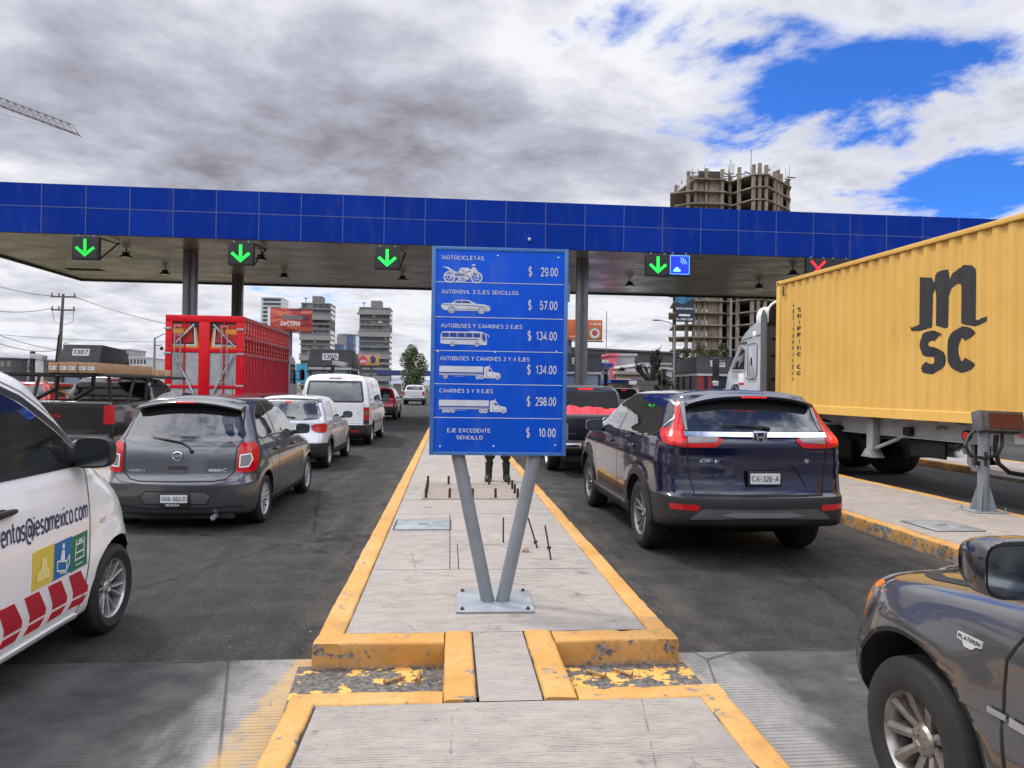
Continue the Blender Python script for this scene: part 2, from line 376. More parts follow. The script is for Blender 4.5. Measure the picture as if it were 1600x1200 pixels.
def glass_dark(name, color=(0.012,0.014,0.015), rough=0.03):
    t = NT(name); d = t.rng(t.noise(3, 6, 0.65), 0.45, 0.8)
    t.set(color=t.mix(t.ma('MULTIPLY', d, 0.07), color, (0.14,0.14,0.13)), rough=t.ma('ADD', t.ma('MULTIPLY', d, 0.05), rough), coat=1.0, coatr=0.02, spec=0.8)
    return t.mat
def glass_clear(name, tint=(0.30,0.33,0.32), refl=0.12):
    t = NT(name)
    tr = t.n('ShaderNodeBsdfTransparent'); tr.inputs[0].default_value = (*tint, 1)
    gl = t.n('ShaderNodeBsdfGlossy'); gl.inputs['Roughness'].default_value = 0.02; gl.inputs[0].default_value = (0.95,0.97,1,1)
    fr = t.n('ShaderNodeFresnel'); fr.inputs[0].default_value = 1.5
    mx = t.n('ShaderNodeMixShader'); t.l(t.ma('ADD', fr.outputs[0], refl*t_one(), clamp=True), mx.inputs[0]); t.l(tr.outputs[0], mx.inputs[1]); t.l(gl.outputs[0], mx.inputs[2])
    t.l(mx.outputs[0], t.out.inputs[0]); return t.mat
def t_one(): return 1.0
M = {}
M['black_plastic'] = plain('black_plastic', (0.012,0.012,0.013), 0.5, var=0.2)
M['grey_plastic'] = plain('grey_plastic', (0.10,0.10,0.11), 0.45, var=0.15)
M['rubber'] = plain('tyre_rubber', (0.014,0.014,0.014), 0.75, var=0.3, scale=9, bump=0.2, bscale=60)
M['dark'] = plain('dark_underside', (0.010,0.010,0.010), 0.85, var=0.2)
M['chrome'] = plain('chrome', (0.75,0.76,0.78), 0.10, 1.0, 0.05)
M['alloy'] = plain('alloy', (0.50,0.51,0.53), 0.32, 0.35, 0.12, 12)
M['alloy_dark'] = plain('alloy_dark', (0.10,0.10,0.11), 0.35, 0.7, 0.15, 12)
M['glass'] = glass_dark('window_glass')
M['glass_deep'] = plain('deep_tinted_glass', (.006,.006,.007), .12, spec=.22, var=.05)
M['white_plate'] = plain('plate_white', (0.60,0.61,0.60), 0.4, var=0.1, scale=12)
M['ink'] = plain('plate_ink', (0.03,0.03,0.035), 0.5)
M['white_letter'] = plain('white_lettering', (0.75,0.76,0.78), 0.4, var=0.05)
M['red_lit'] = lens('brake_light_lit', (0.46,0.004,0.006), 0.13)
M['red_lens'] = lens('red_lens', (0.42,0.012,0.014), 0.12)
M['led_red'] = emit('red_led', (1.0,0.02,0.02), 1.1)
M['clear_lens'] = lens('clear_lens', (0.26,0.25,0.25))
M['amber'] = lens('amber_lens', (0.95,0.25,0.02), 0.12)
M['steel'] = plain('galvanised_steel', (0.36,0.37,0.38), 0.42, 0.6, 0.15, 8)
M['grey_paint'] = plain('grey_pole_paint', (0.195,0.215,0.235), 0.42, 0.0, 0.10, 5)
M['rust'] = plain('rusty_steel', (0.050,0.034,0.026), 0.8, 0.2, 0.35, 30, 0.3)
# ------------------------------------------------------------------ setting
def at(px, py, Y):
    """point of the place seen at photo pixel px,py that stands Y metres up the road"""
    d = _f + _r*((px-800)/1110) + _u*((600-py)/1110)
    return Vector((0, 0, CAM_H)) + d*(Y/d.y)
def on(px, py, z=0.0):
    d = _f + _r*((px-800)/1110) + _u*((600-py)/1110)
    return Vector((0, 0, CAM_H)) + d*((z-CAM_H)/d.z)
def m_ground():
    t = NT('dry_ground'); n1 = t.noise(0.05, 6); n2 = t.noise(0.9, 6)
    c = t.mix(t.rng(n1, 0.4, 0.6), (0.17,0.13,0.075), (0.09,0.10,0.045))
    t.set(color=t.mix(t.rng(n2, 0.3, 0.7, 0, 0.5), c, (0.22,0.18,0.12)), rough=0.95); return t.mat
def m_asphalt():
    t = NT('asphalt'); x, y, z = t.xyz()
    ag = t.vor(95); sp = t.rng(ag.outputs['Distance'], 0.10, 0.42, 1.0, 0.0)
    br = t.n('ShaderNodeSeparateColor'); t.l(ag.outputs['Color'], br.inputs[0])
    stone = t.ma('MULTIPLY', sp, t.rng(br.outputs[0], 0.50, 0.95))
    big = t.noise(0.45, 7, 0.6, (1, 0.25, 1)); mid = t.noise(3.2, 8, 0.68); fine = t.noise(38, 4, 0.7); gr = t.noise(150, 2, 0.6)
    base = t.mix(t.rng(big, 0.35, 0.65), (0.011,0.011,0.012), (0.024,0.0235,0.0235))
    base = t.mix(t.rng(mid, 0.36, 0.66, 0.0, 0.8), base, (0.046,0.044,0.041))
    base = t.mix(t.ma('MULTIPLY', t.rng(fine, 0.40, 0.70), 0.5), base, (0.022,0.022,0.023))
    base = t.mix(t.ma('MULTIPLY', t.rng(gr, 0.56, 0.72), 0.7), base, (0.14,0.13,0.12))
    base = t.mix(t.ma('MULTIPLY', stone, t.rng(mid, 0.35, 0.65, 0.25, 0.9)), base, (0.20,0.185,0.17))
    trk = t.noise(2.6, 6, .6, (1, .05, 1), off=(9,0,0)); base = t.mix(t.ma('MULTIPLY', t.rng(trk, .50, .68), .55), base, (0.012,0.012,0.013)); wrn = t.noise(1.9, 7, .65, (1, .10, 1), off=(1,4,0)); base = t.mix(t.ma('MULTIPLY', t.rng(wrn, .54, .70), .45), base, (0.075,0.071,0.067))
    ck = t.vor(.33, 'DISTANCE_TO_EDGE', (1, .6, 1)); base = t.mix(t.ma('MULTIPLY', t.rng(t.ma('ADD', ck.outputs['Distance'], t.ma('MULTIPLY', t.noise(5, 5, .6), .05)), .026, .031, 1, 0), .7), base, (.006,.006,.006))
    # grit swept against the kerbs, polished wheel tracks in the lane
    lane = t.ma('ABSOLUTE', t.ma('SUBTRACT', t.ma('PINGPONG', t.ma('ADD', x, 2.53+58.5), 2.925), 0.0))
    grit = t.ma('MULTIPLY', t.rng(lane, 1.25, 1.85), t.rng(t.noise(4, 7, 0.7, (1, 0.3, 1)), 0.36, 0.66))
    base = t.mix(t.ma('MULTIPLY', grit, 0.6), base, (0.125,0.108,0.088))
    oil = t.ma('MULTIPLY', t.rng(lane, 0.75, 0.1), t.rng(t.noise(1.3, 6, 0.6, (1, 0.3, 1)), 0.40, 0.62))
    base = t.mix(t.ma('MULTIPLY', oil, 0.5), base, (0.026,0.026,0.028))
    t.set(color=base, rough=t.rng(fine, 0.3, 0.7, 0.7, 0.95), spec=0.22)
    t.bump(t.ma('ADD', gr, t.ma('ADD', t.ma('MULTIPLY', sp, 0.6), t.ma('MULTIPLY', fine, 1.0))), 0.55, 0.006); return t.mat
def m_apron():
    t = NT('grooved_concrete'); x, y, z = t.xyz()
    wob = t.noise(1.2, 3); gx = t.ma('ADD', y, t.ma('MULTIPLY', wob, 0.03))
    saw = t.ma('SINE', t.ma('MULTIPLY', gx, 2*math.pi/0.032)); gv = t.rng(saw, 0.1, 0.9)
    gfade = t.rng(t.noise(1.6, 5), 0.35, 0.6, 0.25, 1.0)
    g = t.ma('MULTIPLY', gv, gfade)
    pale = t.mix(t.rng(t.noise(7, 8, 0.7), 0.3, 0.7), (0.21,0.202,0.192), (0.31,0.297,0.28))
    dirty = t.mix(t.rng(t.noise(2.5, 8, 0.7), 0.3, 0.7), (0.036,0.036,0.038), (0.095,0.091,0.088))
    wear = t.noise(1.5, 7, 0.65, (1.6, 0.6, 1))
    kerbd = t.ma('MINIMUM', t.ma('ABSOLUTE', t.ma('ADD', x, 0.75)), t.ma('ABSOLUTE', t.ma('SUBTRACT', x, 1.39)))
    near = t.rng(t.ma('ADD', kerbd, t.ma('MULTIPLY', t.ma('SUBTRACT', wear, 0.5), 1.1)), 0.20, 0.62, 1.0, 0.0)
    c = t.mix(near, dirty, pale)
    patch = t.ma('MULTIPLY', t.rng(t.noise(0.9, 6, 0.6, off=(3,7,0)), 0.55, 0.62), t.rng(x, 1.4, 1.8))
    c = t.mix(t.ma('MULTIPLY', patch, 0.5), c, (0.24,0.24,0.235))
    c = t.mix(t.ma('MULTIPLY', g, 0.42), c, (0.045,0.043,0.042))
    crack = t.vor(0.55, 'DISTANCE_TO_EDGE'); ck = t.rng(crack.outputs['Distance'], 0.0, 0.006, 1.0, 0.0)
    c = t.mix(t.ma('MULTIPLY', ck, 0.7), c, (0.02,0.02,0.02))
    # yellow over-paint that spilled off the left kerb
    yl = t.ma('MULTIPLY', t.rng(t.ma('ADD', x, t.ma('ADD', t.ma('MULTIPLY', t.ma('SUBTRACT', y, 3.6), -0.10), t.ma('MULTIPLY', t.noise(5, 6, 0.6), 0.16))), -0.93, -0.87), t.rng(x, 0.3, 0.2))
    yr = t.ma('MULTIPLY', t.rng(t.ma('SUBTRACT', x, t.ma('MULTIPLY', t.noise(5, 6, 0.6, off=(5,1,0)), 0.30)), 1.34, 1.30), t.rng(x, 0.3, 0.5))
    yy = t.ma('MULTIPLY', t.ma('MAXIMUM', yl, t.ma('MULTIPLY', yr, 0.75)), t.rng(t.noise(9, 8, 0.7), 0.33, 0.50))
    yy = t.ma('MULTIPLY', yy, t.ma('SUBTRACT', 1.0, t.ma('MULTIPLY', g, 0.4)))
    c = t.mix(t.ma('MULTIPLY', yy, 0.68), c, (0.50,0.31,0.11))
    t.set(color=c, rough=0.85, spec=0.3)
    t.bump(t.ma('SUBTRACT', t.ma('MULTIPLY', t.noise(60, 4), 0.5), g), 0.5, 0.006); return t.mat
def m_concrete(name, tint=(1,1,1), dirt=1.0):
    t = NT(name)
    x, y, z = t.xyz(); wv = t.ma('ADD', y, t.ma('ADD', t.ma('MULTIPLY', t.noise(3.0, 3, .5), .05), t.ma('MULTIPLY', t.noise(14, 4, .6, (.6, 2, 1)), .022))); br = t.rng(t.ma('SINE', t.ma('MULTIPLY', wv, 2*math.pi/.019)), .25, 1.0); br = t.ma('MULTIPLY', br, t.rng(t.noise(7, 6, .7, (.7, 1.6, 1), off=(3,3,0)), .38, .62))
    st = t.noise(9, 8, 0.70, (0.42, 2.6, 1), 0.6); st2 = t.noise(24, 6, 0.72, (0.5, 3.0, 1), 0.9); sp = t.noise(5.5, 8, 0.7); big = t.noise(0.8, 5)
    a = tuple(p*q for p, q in zip((0.345,0.312,0.278), tint)); d = tuple(p*q for p, q in zip((0.19,0.175,0.165), tint))
    c = t.mix(t.ma('MULTIPLY', t.rng(st, 0.42, 0.72), 0.38*dirt), a, d)
    c = t.mix(t.ma('MULTIPLY', t.rng(st2, 0.50, 0.70), 0.26*dirt), c, (0.115,0.105,0.098))
    c = t.mix(t.ma('MULTIPLY', br, .62), c, (0.105,0.094,0.085))
    c = t.mix(t.ma('MULTIPLY', t.rng(big, 0.40, 0.65), 0.45), c, tuple(p*q for p, q in zip((0.37,0.325,0.30), tint)))
    c = t.mix(t.ma('MULTIPLY', t.rng(sp, 0.62, 0.70), 0.55), c, (0.10,0.09,0.085))
    blot = t.noise(1.7, 8, .66, off=(2,8,0)); c = t.mix(t.ma('MULTIPLY', t.rng(blot, .52, .66), .38*dirt), c, (0.20,0.185,0.175)); spot = t.vor(1.6); c = t.mix(t.ma('MULTIPLY', t.rng(t.ma('ADD', spot.outputs['Distance'], t.ma('MULTIPLY', t.noise(14, 5, .7), .25)), .16, .26, 1.0, 0.0), .55*dirt), c, (0.13,0.12,0.112))
    ck = t.vor(.9, 'DISTANCE_TO_EDGE', (1, .8, 1)); c = t.mix(t.ma('MULTIPLY', t.rng(t.ma('ADD', ck.outputs['Distance'], t.ma('MULTIPLY', t.noise(9, 4, .6), .03)), .014, .018, 1, 0), .5), c, (.07,.062,.058))
    pit = t.vor(24); c = t.mix(t.rng(pit.outputs['Distance'], 0.04, 0.12, 0.85, 0.0), c, (0.05,0.045,0.04))
    t.set(color=c, rough=0.88, spec=0.25)
    t.bump(t.ma('ADD', t.ma('SUBTRACT', t.ma('MULTIPLY', st, .8), t.ma('MULTIPLY', br, 1.2)), t.ma('ADD', st2, t.ma('MULTIPLY', t.noise(90, 4), 0.4))), 0.55, 0.008); return t.mat
def m_kerb(name, wear, side=0.0):
    t = NT(name); x, y, z = t.xyz()
    n1 = t.noise(6, 9, 0.68); n2 = t.noise(19, 8, 0.72); n3 = t.noise(2.0, 4)
    paint = t.mix(t.rng(n3, 0.3, 0.7), (0.50,0.245,0.054), (0.56,0.325,0.11))
    paint = t.mix(t.ma('MULTIPLY', t.rng(n2, 0.42, 0.70), 0.5), paint, (0.40,0.19,0.04))
    geo = t.n('ShaderNodeNewGeometry'); sn = t.n('ShaderNodeSeparateXYZ'); t.l(geo.outputs['Normal'], sn.inputs[0])
    flat = t.rng(sn.outputs[2], 0.4, 0.8)
    thr = t.ma('ADD', t.ma('MULTIPLY', t.ma('SUBTRACT', 1.0, flat), side), wear)
    under = t.mix(t.rng(t.noise(30, 5), 0.35, 0.65), (0.10,0.095,0.09), (0.31,0.29,0.27))
    chip = t.rng(t.ma('ADD', t.ma('MULTIPLY', n1, 0.65), t.ma('MULTIPLY', n2, 0.35)), 0.60, 0.63)
    chip2 = t.ma('GREATER_THAN', t.ma('ADD', t.ma('MULTIPLY', n1, 0.6), t.ma('ADD', t.ma('MULTIPLY', n2, 0.4), t.ma('MULTIPLY', thr, 0.14))), 0.63)
    foot = t.ma('MULTIPLY', t.rng(z, 0.05, 0.0), t.rng(n2, 0.3, 0.55))
    c = t.mix(t.ma('MAXIMUM', chip2, t.ma('MULTIPLY', foot, 0.75)), paint, under)
    blk = t.ma('MULTIPLY', t.rng(t.noise(3.3, 7, .7, off=(4,2,1)), .52, .70), t.ma('SUBTRACT', 1.0, t.ma('MULTIPLY', flat, .62))); c = t.mix(t.ma('MULTIPLY', blk, .75), c, (0.06,0.05,0.04)); dirt = t.rng(t.noise(13, 8, .72, off=(1,5,2)), .50, .72); c = t.mix(t.ma('MULTIPLY', dirt, .35), c, (.30,.24,.17))
    t.set(color=c, rough=0.62, spec=0.35); t.bump(t.ma('SUBTRACT', t.noise(45, 5), t.ma('MULTIPLY', chip2, 0.6)), 0.5, 0.005); return t.mat
def m_recess():
    t = NT('peeling_yellow_floor'); n1 = t.noise(7, 9, 0.7); n2 = t.noise(2.4, 6, 0.6)
    k = t.ma('GREATER_THAN', t.ma('ADD', t.ma('MULTIPLY', n1, 0.6), t.ma('MULTIPLY', n2, 0.4)), 0.475)
    dk = t.mix(t.rng(t.noise(40, 5), 0.35, 0.65), (0.055,0.052,0.05), (0.16,0.145,0.13))
    t.set(color=t.mix(k, (0.70,0.38,0.085), dk), rough=0.8); t.bump(t.ma('SUBTRACT', t.noise(70, 4), t.ma('MULTIPLY', k, 1.2)), 0.6, 0.006); return t.mat
M['asphalt'] = m_asphalt(); M['concrete'] = m_concrete('island_concrete'); M['kerb'] = m_kerb('kerb_yellow', 0.34, 0.30); M['kerb_worn'] = m_kerb('kerb_yellow_worn', 0.20, 0.62)
M['conc_dark'] = plain('joint_dark', (0.045,0.042,0.04), 0.9)
M['hatch'] = plain('steel_hatch', (0.27,0.29,0.31), 0.5, 0.3, 0.25, 6, 0.2)
def sheet(name, x0, x1, y0, y1, z, mat):
    b = B(); b.face([(x0,y0,z),(x1,y0,z),(x1,y1,z),(x0,y1,z)]); o = obj(name, b, mat, smooth=False, fixn=False); o['kind'] = 'structure'; return o
sheet('ground', -3500, 3500, -600, 5000, -0.03, m_ground())
sheet('road', -24, 34, -30, 420, 0.0, M['asphalt'])
b = B()
b.face([(-24,-12,0.004),(34,-12,0.004),(34,4.36,0.004),(-24,4.42,0.004)])
o = obj('concrete_apron', b, m_apron(), smooth=False, fixn=False); o['kind'] = 'structure'
b = B()                                                   # ragged seam between slab and asphalt
xs = [-6+0.05*i for i in range(300)]
for i in range(len(xs)-1):
    f = lambda x: 4.395 - 0.001*x + 0.035*noise.noise(Vector((x*1.7, 0, 0))) + 0.02*noise.noise(Vector((x*7, 3, 0)))
    w0, w1 = (max(0.0005, 0.026*noise.noise(Vector((x*2.3, 9, 0)))) for x in xs[i:i+2])
    b.face([(xs[i],f(xs[i])-w0,0.007),(xs[i+1],f(xs[i+1])-w1,0.007),(xs[i+1],f(xs[i+1])+w1,0.007),(xs[i],f(xs[i])+w0,0.007)])
o = obj('pavement_seam', b, M['conc_dark'], smooth=False, fixn=False); o['kind'] = 'structure'
def kerb_bar(b, axis, a0, a1, c0, c1, z0, z1, step=0.05, jit=0.004, rad=0.02):
    """rounded bar along axis ('X'/'Y') from a0 to a1, across from c0 to c1"""
    sec = [(c0, z0)]
    for (cx, s0) in ((c0+rad, 180), (c1-rad, 90)):
        for k in range(4):
            t = R(s0 - 30*k); sec.append((cx+rad*math.cos(t), z1-rad+rad*math.sin(t)))
        if cx < (c0+c1)/2:
            for k in range(1, 4): sec.append((c0+rad+(c1-c0-2*rad)*k/4, z1))
    sec.append((c1, z0)); sec.insert(1, (c0, (z0+z1)/2)); sec.insert(-1, (c1, (z0+z1)/2))
    n = max(1, int(round((a1-a0)/step))); rings = []
    for i in range(n+1):
        a = a0+(a1-a0)*i/n; ring = []
        for (c, z) in sec:
            p = Vector((c, a, z)) if axis == 'Y' else Vector((a, c, z))
            d = noise.noise_vector(p*9)*jit + noise.noise_vector(p*2.2)*jit*1.3
            ch = noise.noise(p*6+Vector((7,3,1)))
            if ch > 0.32 and z > z1-0.03: d.z -= (ch-0.32)*0.045; 
            if z <= z0+1e-4: d.z = 0
            ring.append(b.bm.verts.new(p+d))
        rings.append(ring)
    for i in range(n):
        for k in range(len(sec)-1): b.bm.faces.new((rings[i][k], rings[i][k+1], rings[i+1][k+1], rings[i+1][k]))
    b.bm.faces.new(rings[0]); b.bm.faces.new(list(reversed(rings[-1])))
# ---- the island the photo is taken from
def island(name, slabs, bars, kmat, core):
    b = B()
    for c in core: b.box(*c, 0.0, 0.138, m=1)
    for (x0, x1, y0, y1) in slabs:
        nx = max(1, int((x1-x0)/0.25)); ny = max(1, min(60, int((y1-y0)/0.25)))
        g = [[b.bm.verts.new((x0+(x1-x0)*i/nx, y0+(y1-y0)*j/ny, 0.150+0.004*noise.noise(Vector((x0+(x1-x0)*i/nx, y0+(y1-y0)*j/ny, 0))*1.5))) for i in range(nx+1)] for j in range(ny+1)]
        for j in range(ny):
            for i in range(nx): b.bm.faces.new((g[j][i], g[j][i+1], g[j+1][i+1], g[j+1][i]))
    o = obj(name, b, [M['concrete'], M['conc_dark']], fixn=False, smooth=False); o['kind'] = 'structure'
    for bars_i in bars:
        kb = B()
        for br in bars_i: kerb_bar(kb, *br)
        k = obj('kerb', kb, kmat, o, angle=50)
    return o
L0, L1, R0, R1 = -0.775, -0.615, 1.262, 1.405
isl = island('traffic_island',
    [(L1+.006, R0-.006, 4.412, 5.93), (L1+.006, 0.02, 5.94, 7.50), (0.10, R0-.006, 5.94, 6.87), (0.028, 0.092, 5.94, 6.87), (0.028, R0-.006, 6.88, 8.55), (L1+.006, 0.02, 7.51, 8.55), (L1+.006, R0-.006, 8.56, 9.62),
     (L1+.006, R0-.006, 9.632, 11.3), (L1+.006, R0-.006, 11.31, 15.0), (L1+.006, R0-.006, 15.01, 19.0), (L1+.006, R0-.006, 19.01, 23.0), (L1+.006, R0-.006, 23.01, 60.0),
     (0.165, 0.472, 3.425, 4.406), (L1+.012, R0-.012, -2.5, 3.415)],
    [[('Y', 4.22, 14.0, L0, L1, 0.0, 0.158, 0.05), ('Y', 14.0, 60.0, L0, L1, 0.0, 0.158, 0.3)],
     [('Y', 4.20, 14.0, R0, R1, 0.0, 0.158, 0.05), ('Y', 14.0, 60.0, R0, R1, 0.0, 0.158, 0.3)],
     [('X', L0+.005, -0.012, 4.225, 4.402, 0.0, 0.160, 0.04)], [('X', 0.652, R1-.005, 4.205, 4.385, 0.0, 0.160, 0.04)],
     [('Y', 3.43, 4.40, -0.008, 0.156, 0.0, 0.161, 0.04)], [('Y', 3.43, 4.40, 0.482, 0.648, 0.0, 0.161, 0.04)],
     [('X', -0.74, -0.012, 3.415, 3.555, 0.0, 0.156, 0.04), ('Y', -2.5, 3.53, -0.745, L1, 0.0, 0.154, 0.05)],
     [('X', 0.652, 1.395, 3.415, 3.565, 0.0, 0.156, 0.04), ('Y', -2.5, 3.53, 1.255, 1.40, 0.0, 0.154, 0.05)]],
    M['kerb'], [(L0+.02, R1-.02, 4.3, 60), (0.05, 0.60, 3.3, 4.35), (-0.72, 1.38, -2.5, 3.5)])
rc = m_recess()
b = B()
b.face([(-0.80,3.5,0.009),(0.0,3.5,0.009),(0.0,4.25,0.009),(-0.86,4.27,0.009)]); b.face([(0.64,3.5,0.009),(1.46,3.5,0.009),(1.44,4.23,0.009),(0.64,4.23,0.009)])
obj('recess_floor', b, rc, isl, smooth=False, fixn=False)
def far_island(x0, x1, y0, y1, worn):
    island('traffic_island', [(x0+.16, x1-.15, y0+.16, y0+5.0), (x0+.16, x1-.15, y0+5.01, y0+10), (x0+.16, x1-.15, y0+10.01, y1)],
           [[('Y', y0, min(y1, 14), x0, x0+.15, 0, .158, .05), ('Y', min(y1, 14), y1, x0, x0+.15, 0, .158, .4)], [('Y', y0, y1, x1-.15, x1, 0, .158, .15)], [('X', x0+.01, x1-.01, y0, y0+.16, 0, .16, .05)]],
           M['kerb_worn'] if worn else M['kerb'], [(x0+.03, x1-.03, y0+.03, y1)])
far_island(4.98, 7.27, 4.3, 60, True); far_island(-6.30, -4.45, 4.3, 60, False); far_island(-12.45, -10.30, 4.3, 60, False); far_island(-17.5, -15.2, 4.3, 60, False); far_island(11.0, 13.1, 4.3, 60, True)
# ---- small things standing on or let into the islands
def hatch(c4, label):
    b = B(); P = [Vector((p[0], p[1], 0)) for p in c4]; cx = sum(P, Vector())/4
    b.hexa([(*p.xy, .146) for p in P] + [(*p.xy, .1585) for p in P])
    o = obj('hatch_cover', b, M['hatch'], bevel=.003); tag(o, label, 'hatch', 'steel hatch covers let into the islands')
    f = B()
    for i in range(4):
        a, q = P[i], P[(i+1) % 4]; d = (q-a).normalized(); nrm = Vector((d.y, -d.x, 0))
        f.hexa([(*(a).xy,.147),(*(q).xy,.147),(*(q+nrm*.018).xy,.147),(*(a+nrm*.018).xy,.147),(*(a).xy,.156),(*(q).xy,.156),(*(q+nrm*.018).xy,.156),(*(a+nrm*.018).xy,.156)])
    obj('frame', f, M['conc_dark'], o, smooth=False)
    h = B(); h.tube([cx+Vector((-.06,0,.159)), cx+Vector((-.05,0,.166)), cx+Vector((.05,0,.166)), cx+Vector((.06,0,.159))], .006, 6); obj('handle', h, M['steel'], o)
hatch([(-0.56,7.58),(0.02,7.58),(0.02,8.14),(-0.56,8.14)], 'flat grey steel hatch cover let into the concrete island ahead of the price sign')
hatch([(5.38,7.42),(5.95,7.42),(5.94,8.02),(5.38,8.02)], 'flat grey steel hatch cover in the right island beside the grey display post')
def stud(x, y, h, r, lean=(0, 0), label=None, group=None, name='anchor_bolt', nut=False):
    b = B(); p0 = Vector((0,0,0)); p1 = Vector((lean[0], lean[1], h)); N = max(6, int(h/.012)); pts = []; rr = []
    for i in range(N+1):
        pts.append(p0.lerp(p1, i/N)); rr.append(r*(1.0 if i % 2 else 0.90))
    b.tube(pts, rr, 10)
    o = obj(name, b, M['rust'], loc=(x, y, .150)); tag(o, label, 'anchor bolt', group)
    if nut:
        nb = B(); q = p0.lerp(p1, nut); nb.tube([q-(p1-p0).normalized()*.012, q+(p1-p0).normalized()*.012], .019, 6); obj('nut', nb, M['rust'], o, smooth=False)
    return o
gl = 'rusty threaded anchor bolts in a rectangle on the island'
for i, x in enumerate((-0.30, 0.02, 0.335, 0.65, 0.955)):
    for (y, row) in ((9.76, 'near'), (11.12, 'far')):
        nm = ('left end of the', 'second from left in the', 'middle of the', 'fourth from left in the', 'right end of the')[i]
        stud(x-(0.015 if row == 'far' else 0), y, 0.135, 0.019, (0.004*random.uniform(-1,1), .004), 'upright rusty anchor bolt, %s %s row' % (nm, 'row nearest the sign, the near' if row == 'near' else 'row by the boots, the far'), gl)
for x, y, l in ((-.302,10.2,'left side of the bolt rectangle, near'),(-.306,10.65,'left side of the bolt rectangle, far'),(.955,10.2,'right side of the bolt rectangle, near'),(.957,10.65,'right side of the bolt rectangle, far')):
    stud(x, y, .135, .019, (0, 0), 'upright rusty anchor bolt on the %s intermediate one' % l, gl)
b = B(); b.face([(-.36,9.66,.1555),(1.02,9.66,.1555),(1.02,11.24,.1555),(-.36,11.24,.1555)]); o = obj('footing_patch', b, m_concrete('footing_concrete', (.86,.80,.77), 1.3), isl, smooth=False, fixn=False)
gs = 'thin bent threaded rods sticking out of the island'
stud(0.915, 6.235, .285, .0085, (-.045, .10), 'thin bent threaded rod with a nut, nearest of the three behind the sign legs', gs, 'threaded_rod', .35)
stud(0.850, 6.70, .275, .0085, (-.085, .06), 'thin threaded rod leaning left, beside the nearest rod on the island', gs, 'threaded_rod', .2)
stud(0.545, 6.95, .24, .0085, (0, .03), 'thin upright threaded rod partly hidden behind the right sign leg', gs, 'threaded_rod', .0)
st = B(); st.blob((0,0,.02), (.075,.055,.05), 2.4, 10, 7)
for v in st.bm.verts: v.co += noise.noise_vector(v.co*40)*.012
o = obj('stone', st, plain('stone', (.45,.36,.27), .9, var=.25, scale=30), loc=(.72,6.55,.150)); tag(o, 'small beige stone lying on the concrete near the threaded rods', 'stone')
for x, y, rz, l in ((-.28,4.02,.5,'left recess, lying at an angle'),(-.15,4.06,1.5,'left recess, pointing at the road ahead'),(.86,4.05,2.5,'right recess, left one of its pair'),(1.02,4.06,2.4,'right recess, right one of its pair')):
    b = B(); c, s = math.cos(rz), math.sin(rz); b.tube([(-.055*c,-.055*s,.014),(.055*c,.055*s,.018)], .009, 8); b.tube([(-.065*c,-.065*s,.014),(-.047*c,-.047*s,.014)], .018, 6)
    o = obj('bolt', b, plain('dirty_brass_bolt', (.36,.22,.08), .6, .3, .3, 40)); o.location = (x, y, .009); tag(o, 'loose dirty bolt in the yellow %s' % l, 'bolt', 'loose bolts in the kerb recesses')
def litter():
    b = B(); rnd = random.Random(5)
    for i in range(420):
        if rnd.random() < .6: x = rnd.choice((-0.80-abs(rnd.gauss(0,.16)), 1.43+abs(rnd.gauss(0,.16)), rnd.uniform(-.7,.0), rnd.uniform(.68,1.38))); 
        else: x = rnd.uniform(-4, 5)
        y = rnd.uniform(3.65, 4.2) if -.78 < x < 1.4 else rnd.uniform(2.2, 13)
        s = rnd.uniform(.003, .011); z = .010
        p = [Vector((rnd.uniform(-1,1), rnd.uniform(-1,1), rnd.uniform(.2,.9)))*s for _ in range(3)]
        q = [Vector((rnd.uniform(-1,1), rnd.uniform(-1,1), 0))*s*1.3 for _ in range(3)]
        for tri in ((p[0],p[1],p[2]),(q[0],q[1],p[2]),(q[1],q[2],p[0]),(q[2],q[0],p[1])): b.face([v+Vector((x,y,z)) for v in tri])
    o = obj('gravel', b, plain('grit', (.16,.145,.13), .9, var=.6, scale=20), smooth=False); o['kind'] = 'stuff'; o['label'] = 'loose grit and pebbles scattered along the kerbs'
litter()
# ------------------------------------------------------------------ toll canopy
def m_fascia(name, c):
    t = NT(name); n1 = t.noise(0.35, 5); st = t.noise(2.5, 6, 0.6, (1, 1, 0.25))
    col = t.mix(t.rng(n1, 0.3, 0.7), mul(c, .93), mul(c, 1.06)); col = t.mix(t.ma('MULTIPLY', t.rng(st, .5, .75), .10), col, (.16,.18,.24))
    t.set(color=col, rough=.55, spec=.06); return t.mat
def m_soffit():
    t = NT('soffit_panels'); x, y, z = t.xyz()
    slat = t.rng(t.ma('ABSOLUTE', t.ma('SINE', t.ma('MULTIPLY', y, math.pi/.9))), 0.0, 0.05, 1.0, 0.0)
    cross = t.rng(t.ma('ABSOLUTE', t.ma('SINE', t.ma('MULTIPLY', x, math.pi/3.2))), 0.0, 0.02, 1.0, 0.0)
    dirt = t.noise(.5, 7, .62, (1, 1.6, 1))
    c = t.mix(t.rng(dirt, .35, .68), (.33,.305,.285), (.24,.22,.20)); c = t.mix(t.ma('MULTIPLY', t.ma('MAXIMUM', slat, cross), .5), c, (.05,.045,.04))
    t.set(color=c, rough=t.rng(dirt, .3, .7, .22, .40), metal=.25); return t.mat
CX0, CX1, CY0, CY1, CZ = -21.6, 31.0, 30.1, 43.5, 7.67
can = thing('toll_canopy', (0, 36, 0), label='wide flat toll plaza canopy with blue panelled front edge on grey columns', cat='canopy')
can_o = Vector((0, 36, 0))
def loc(*p): return (p[0], p[1]-36, p[2])
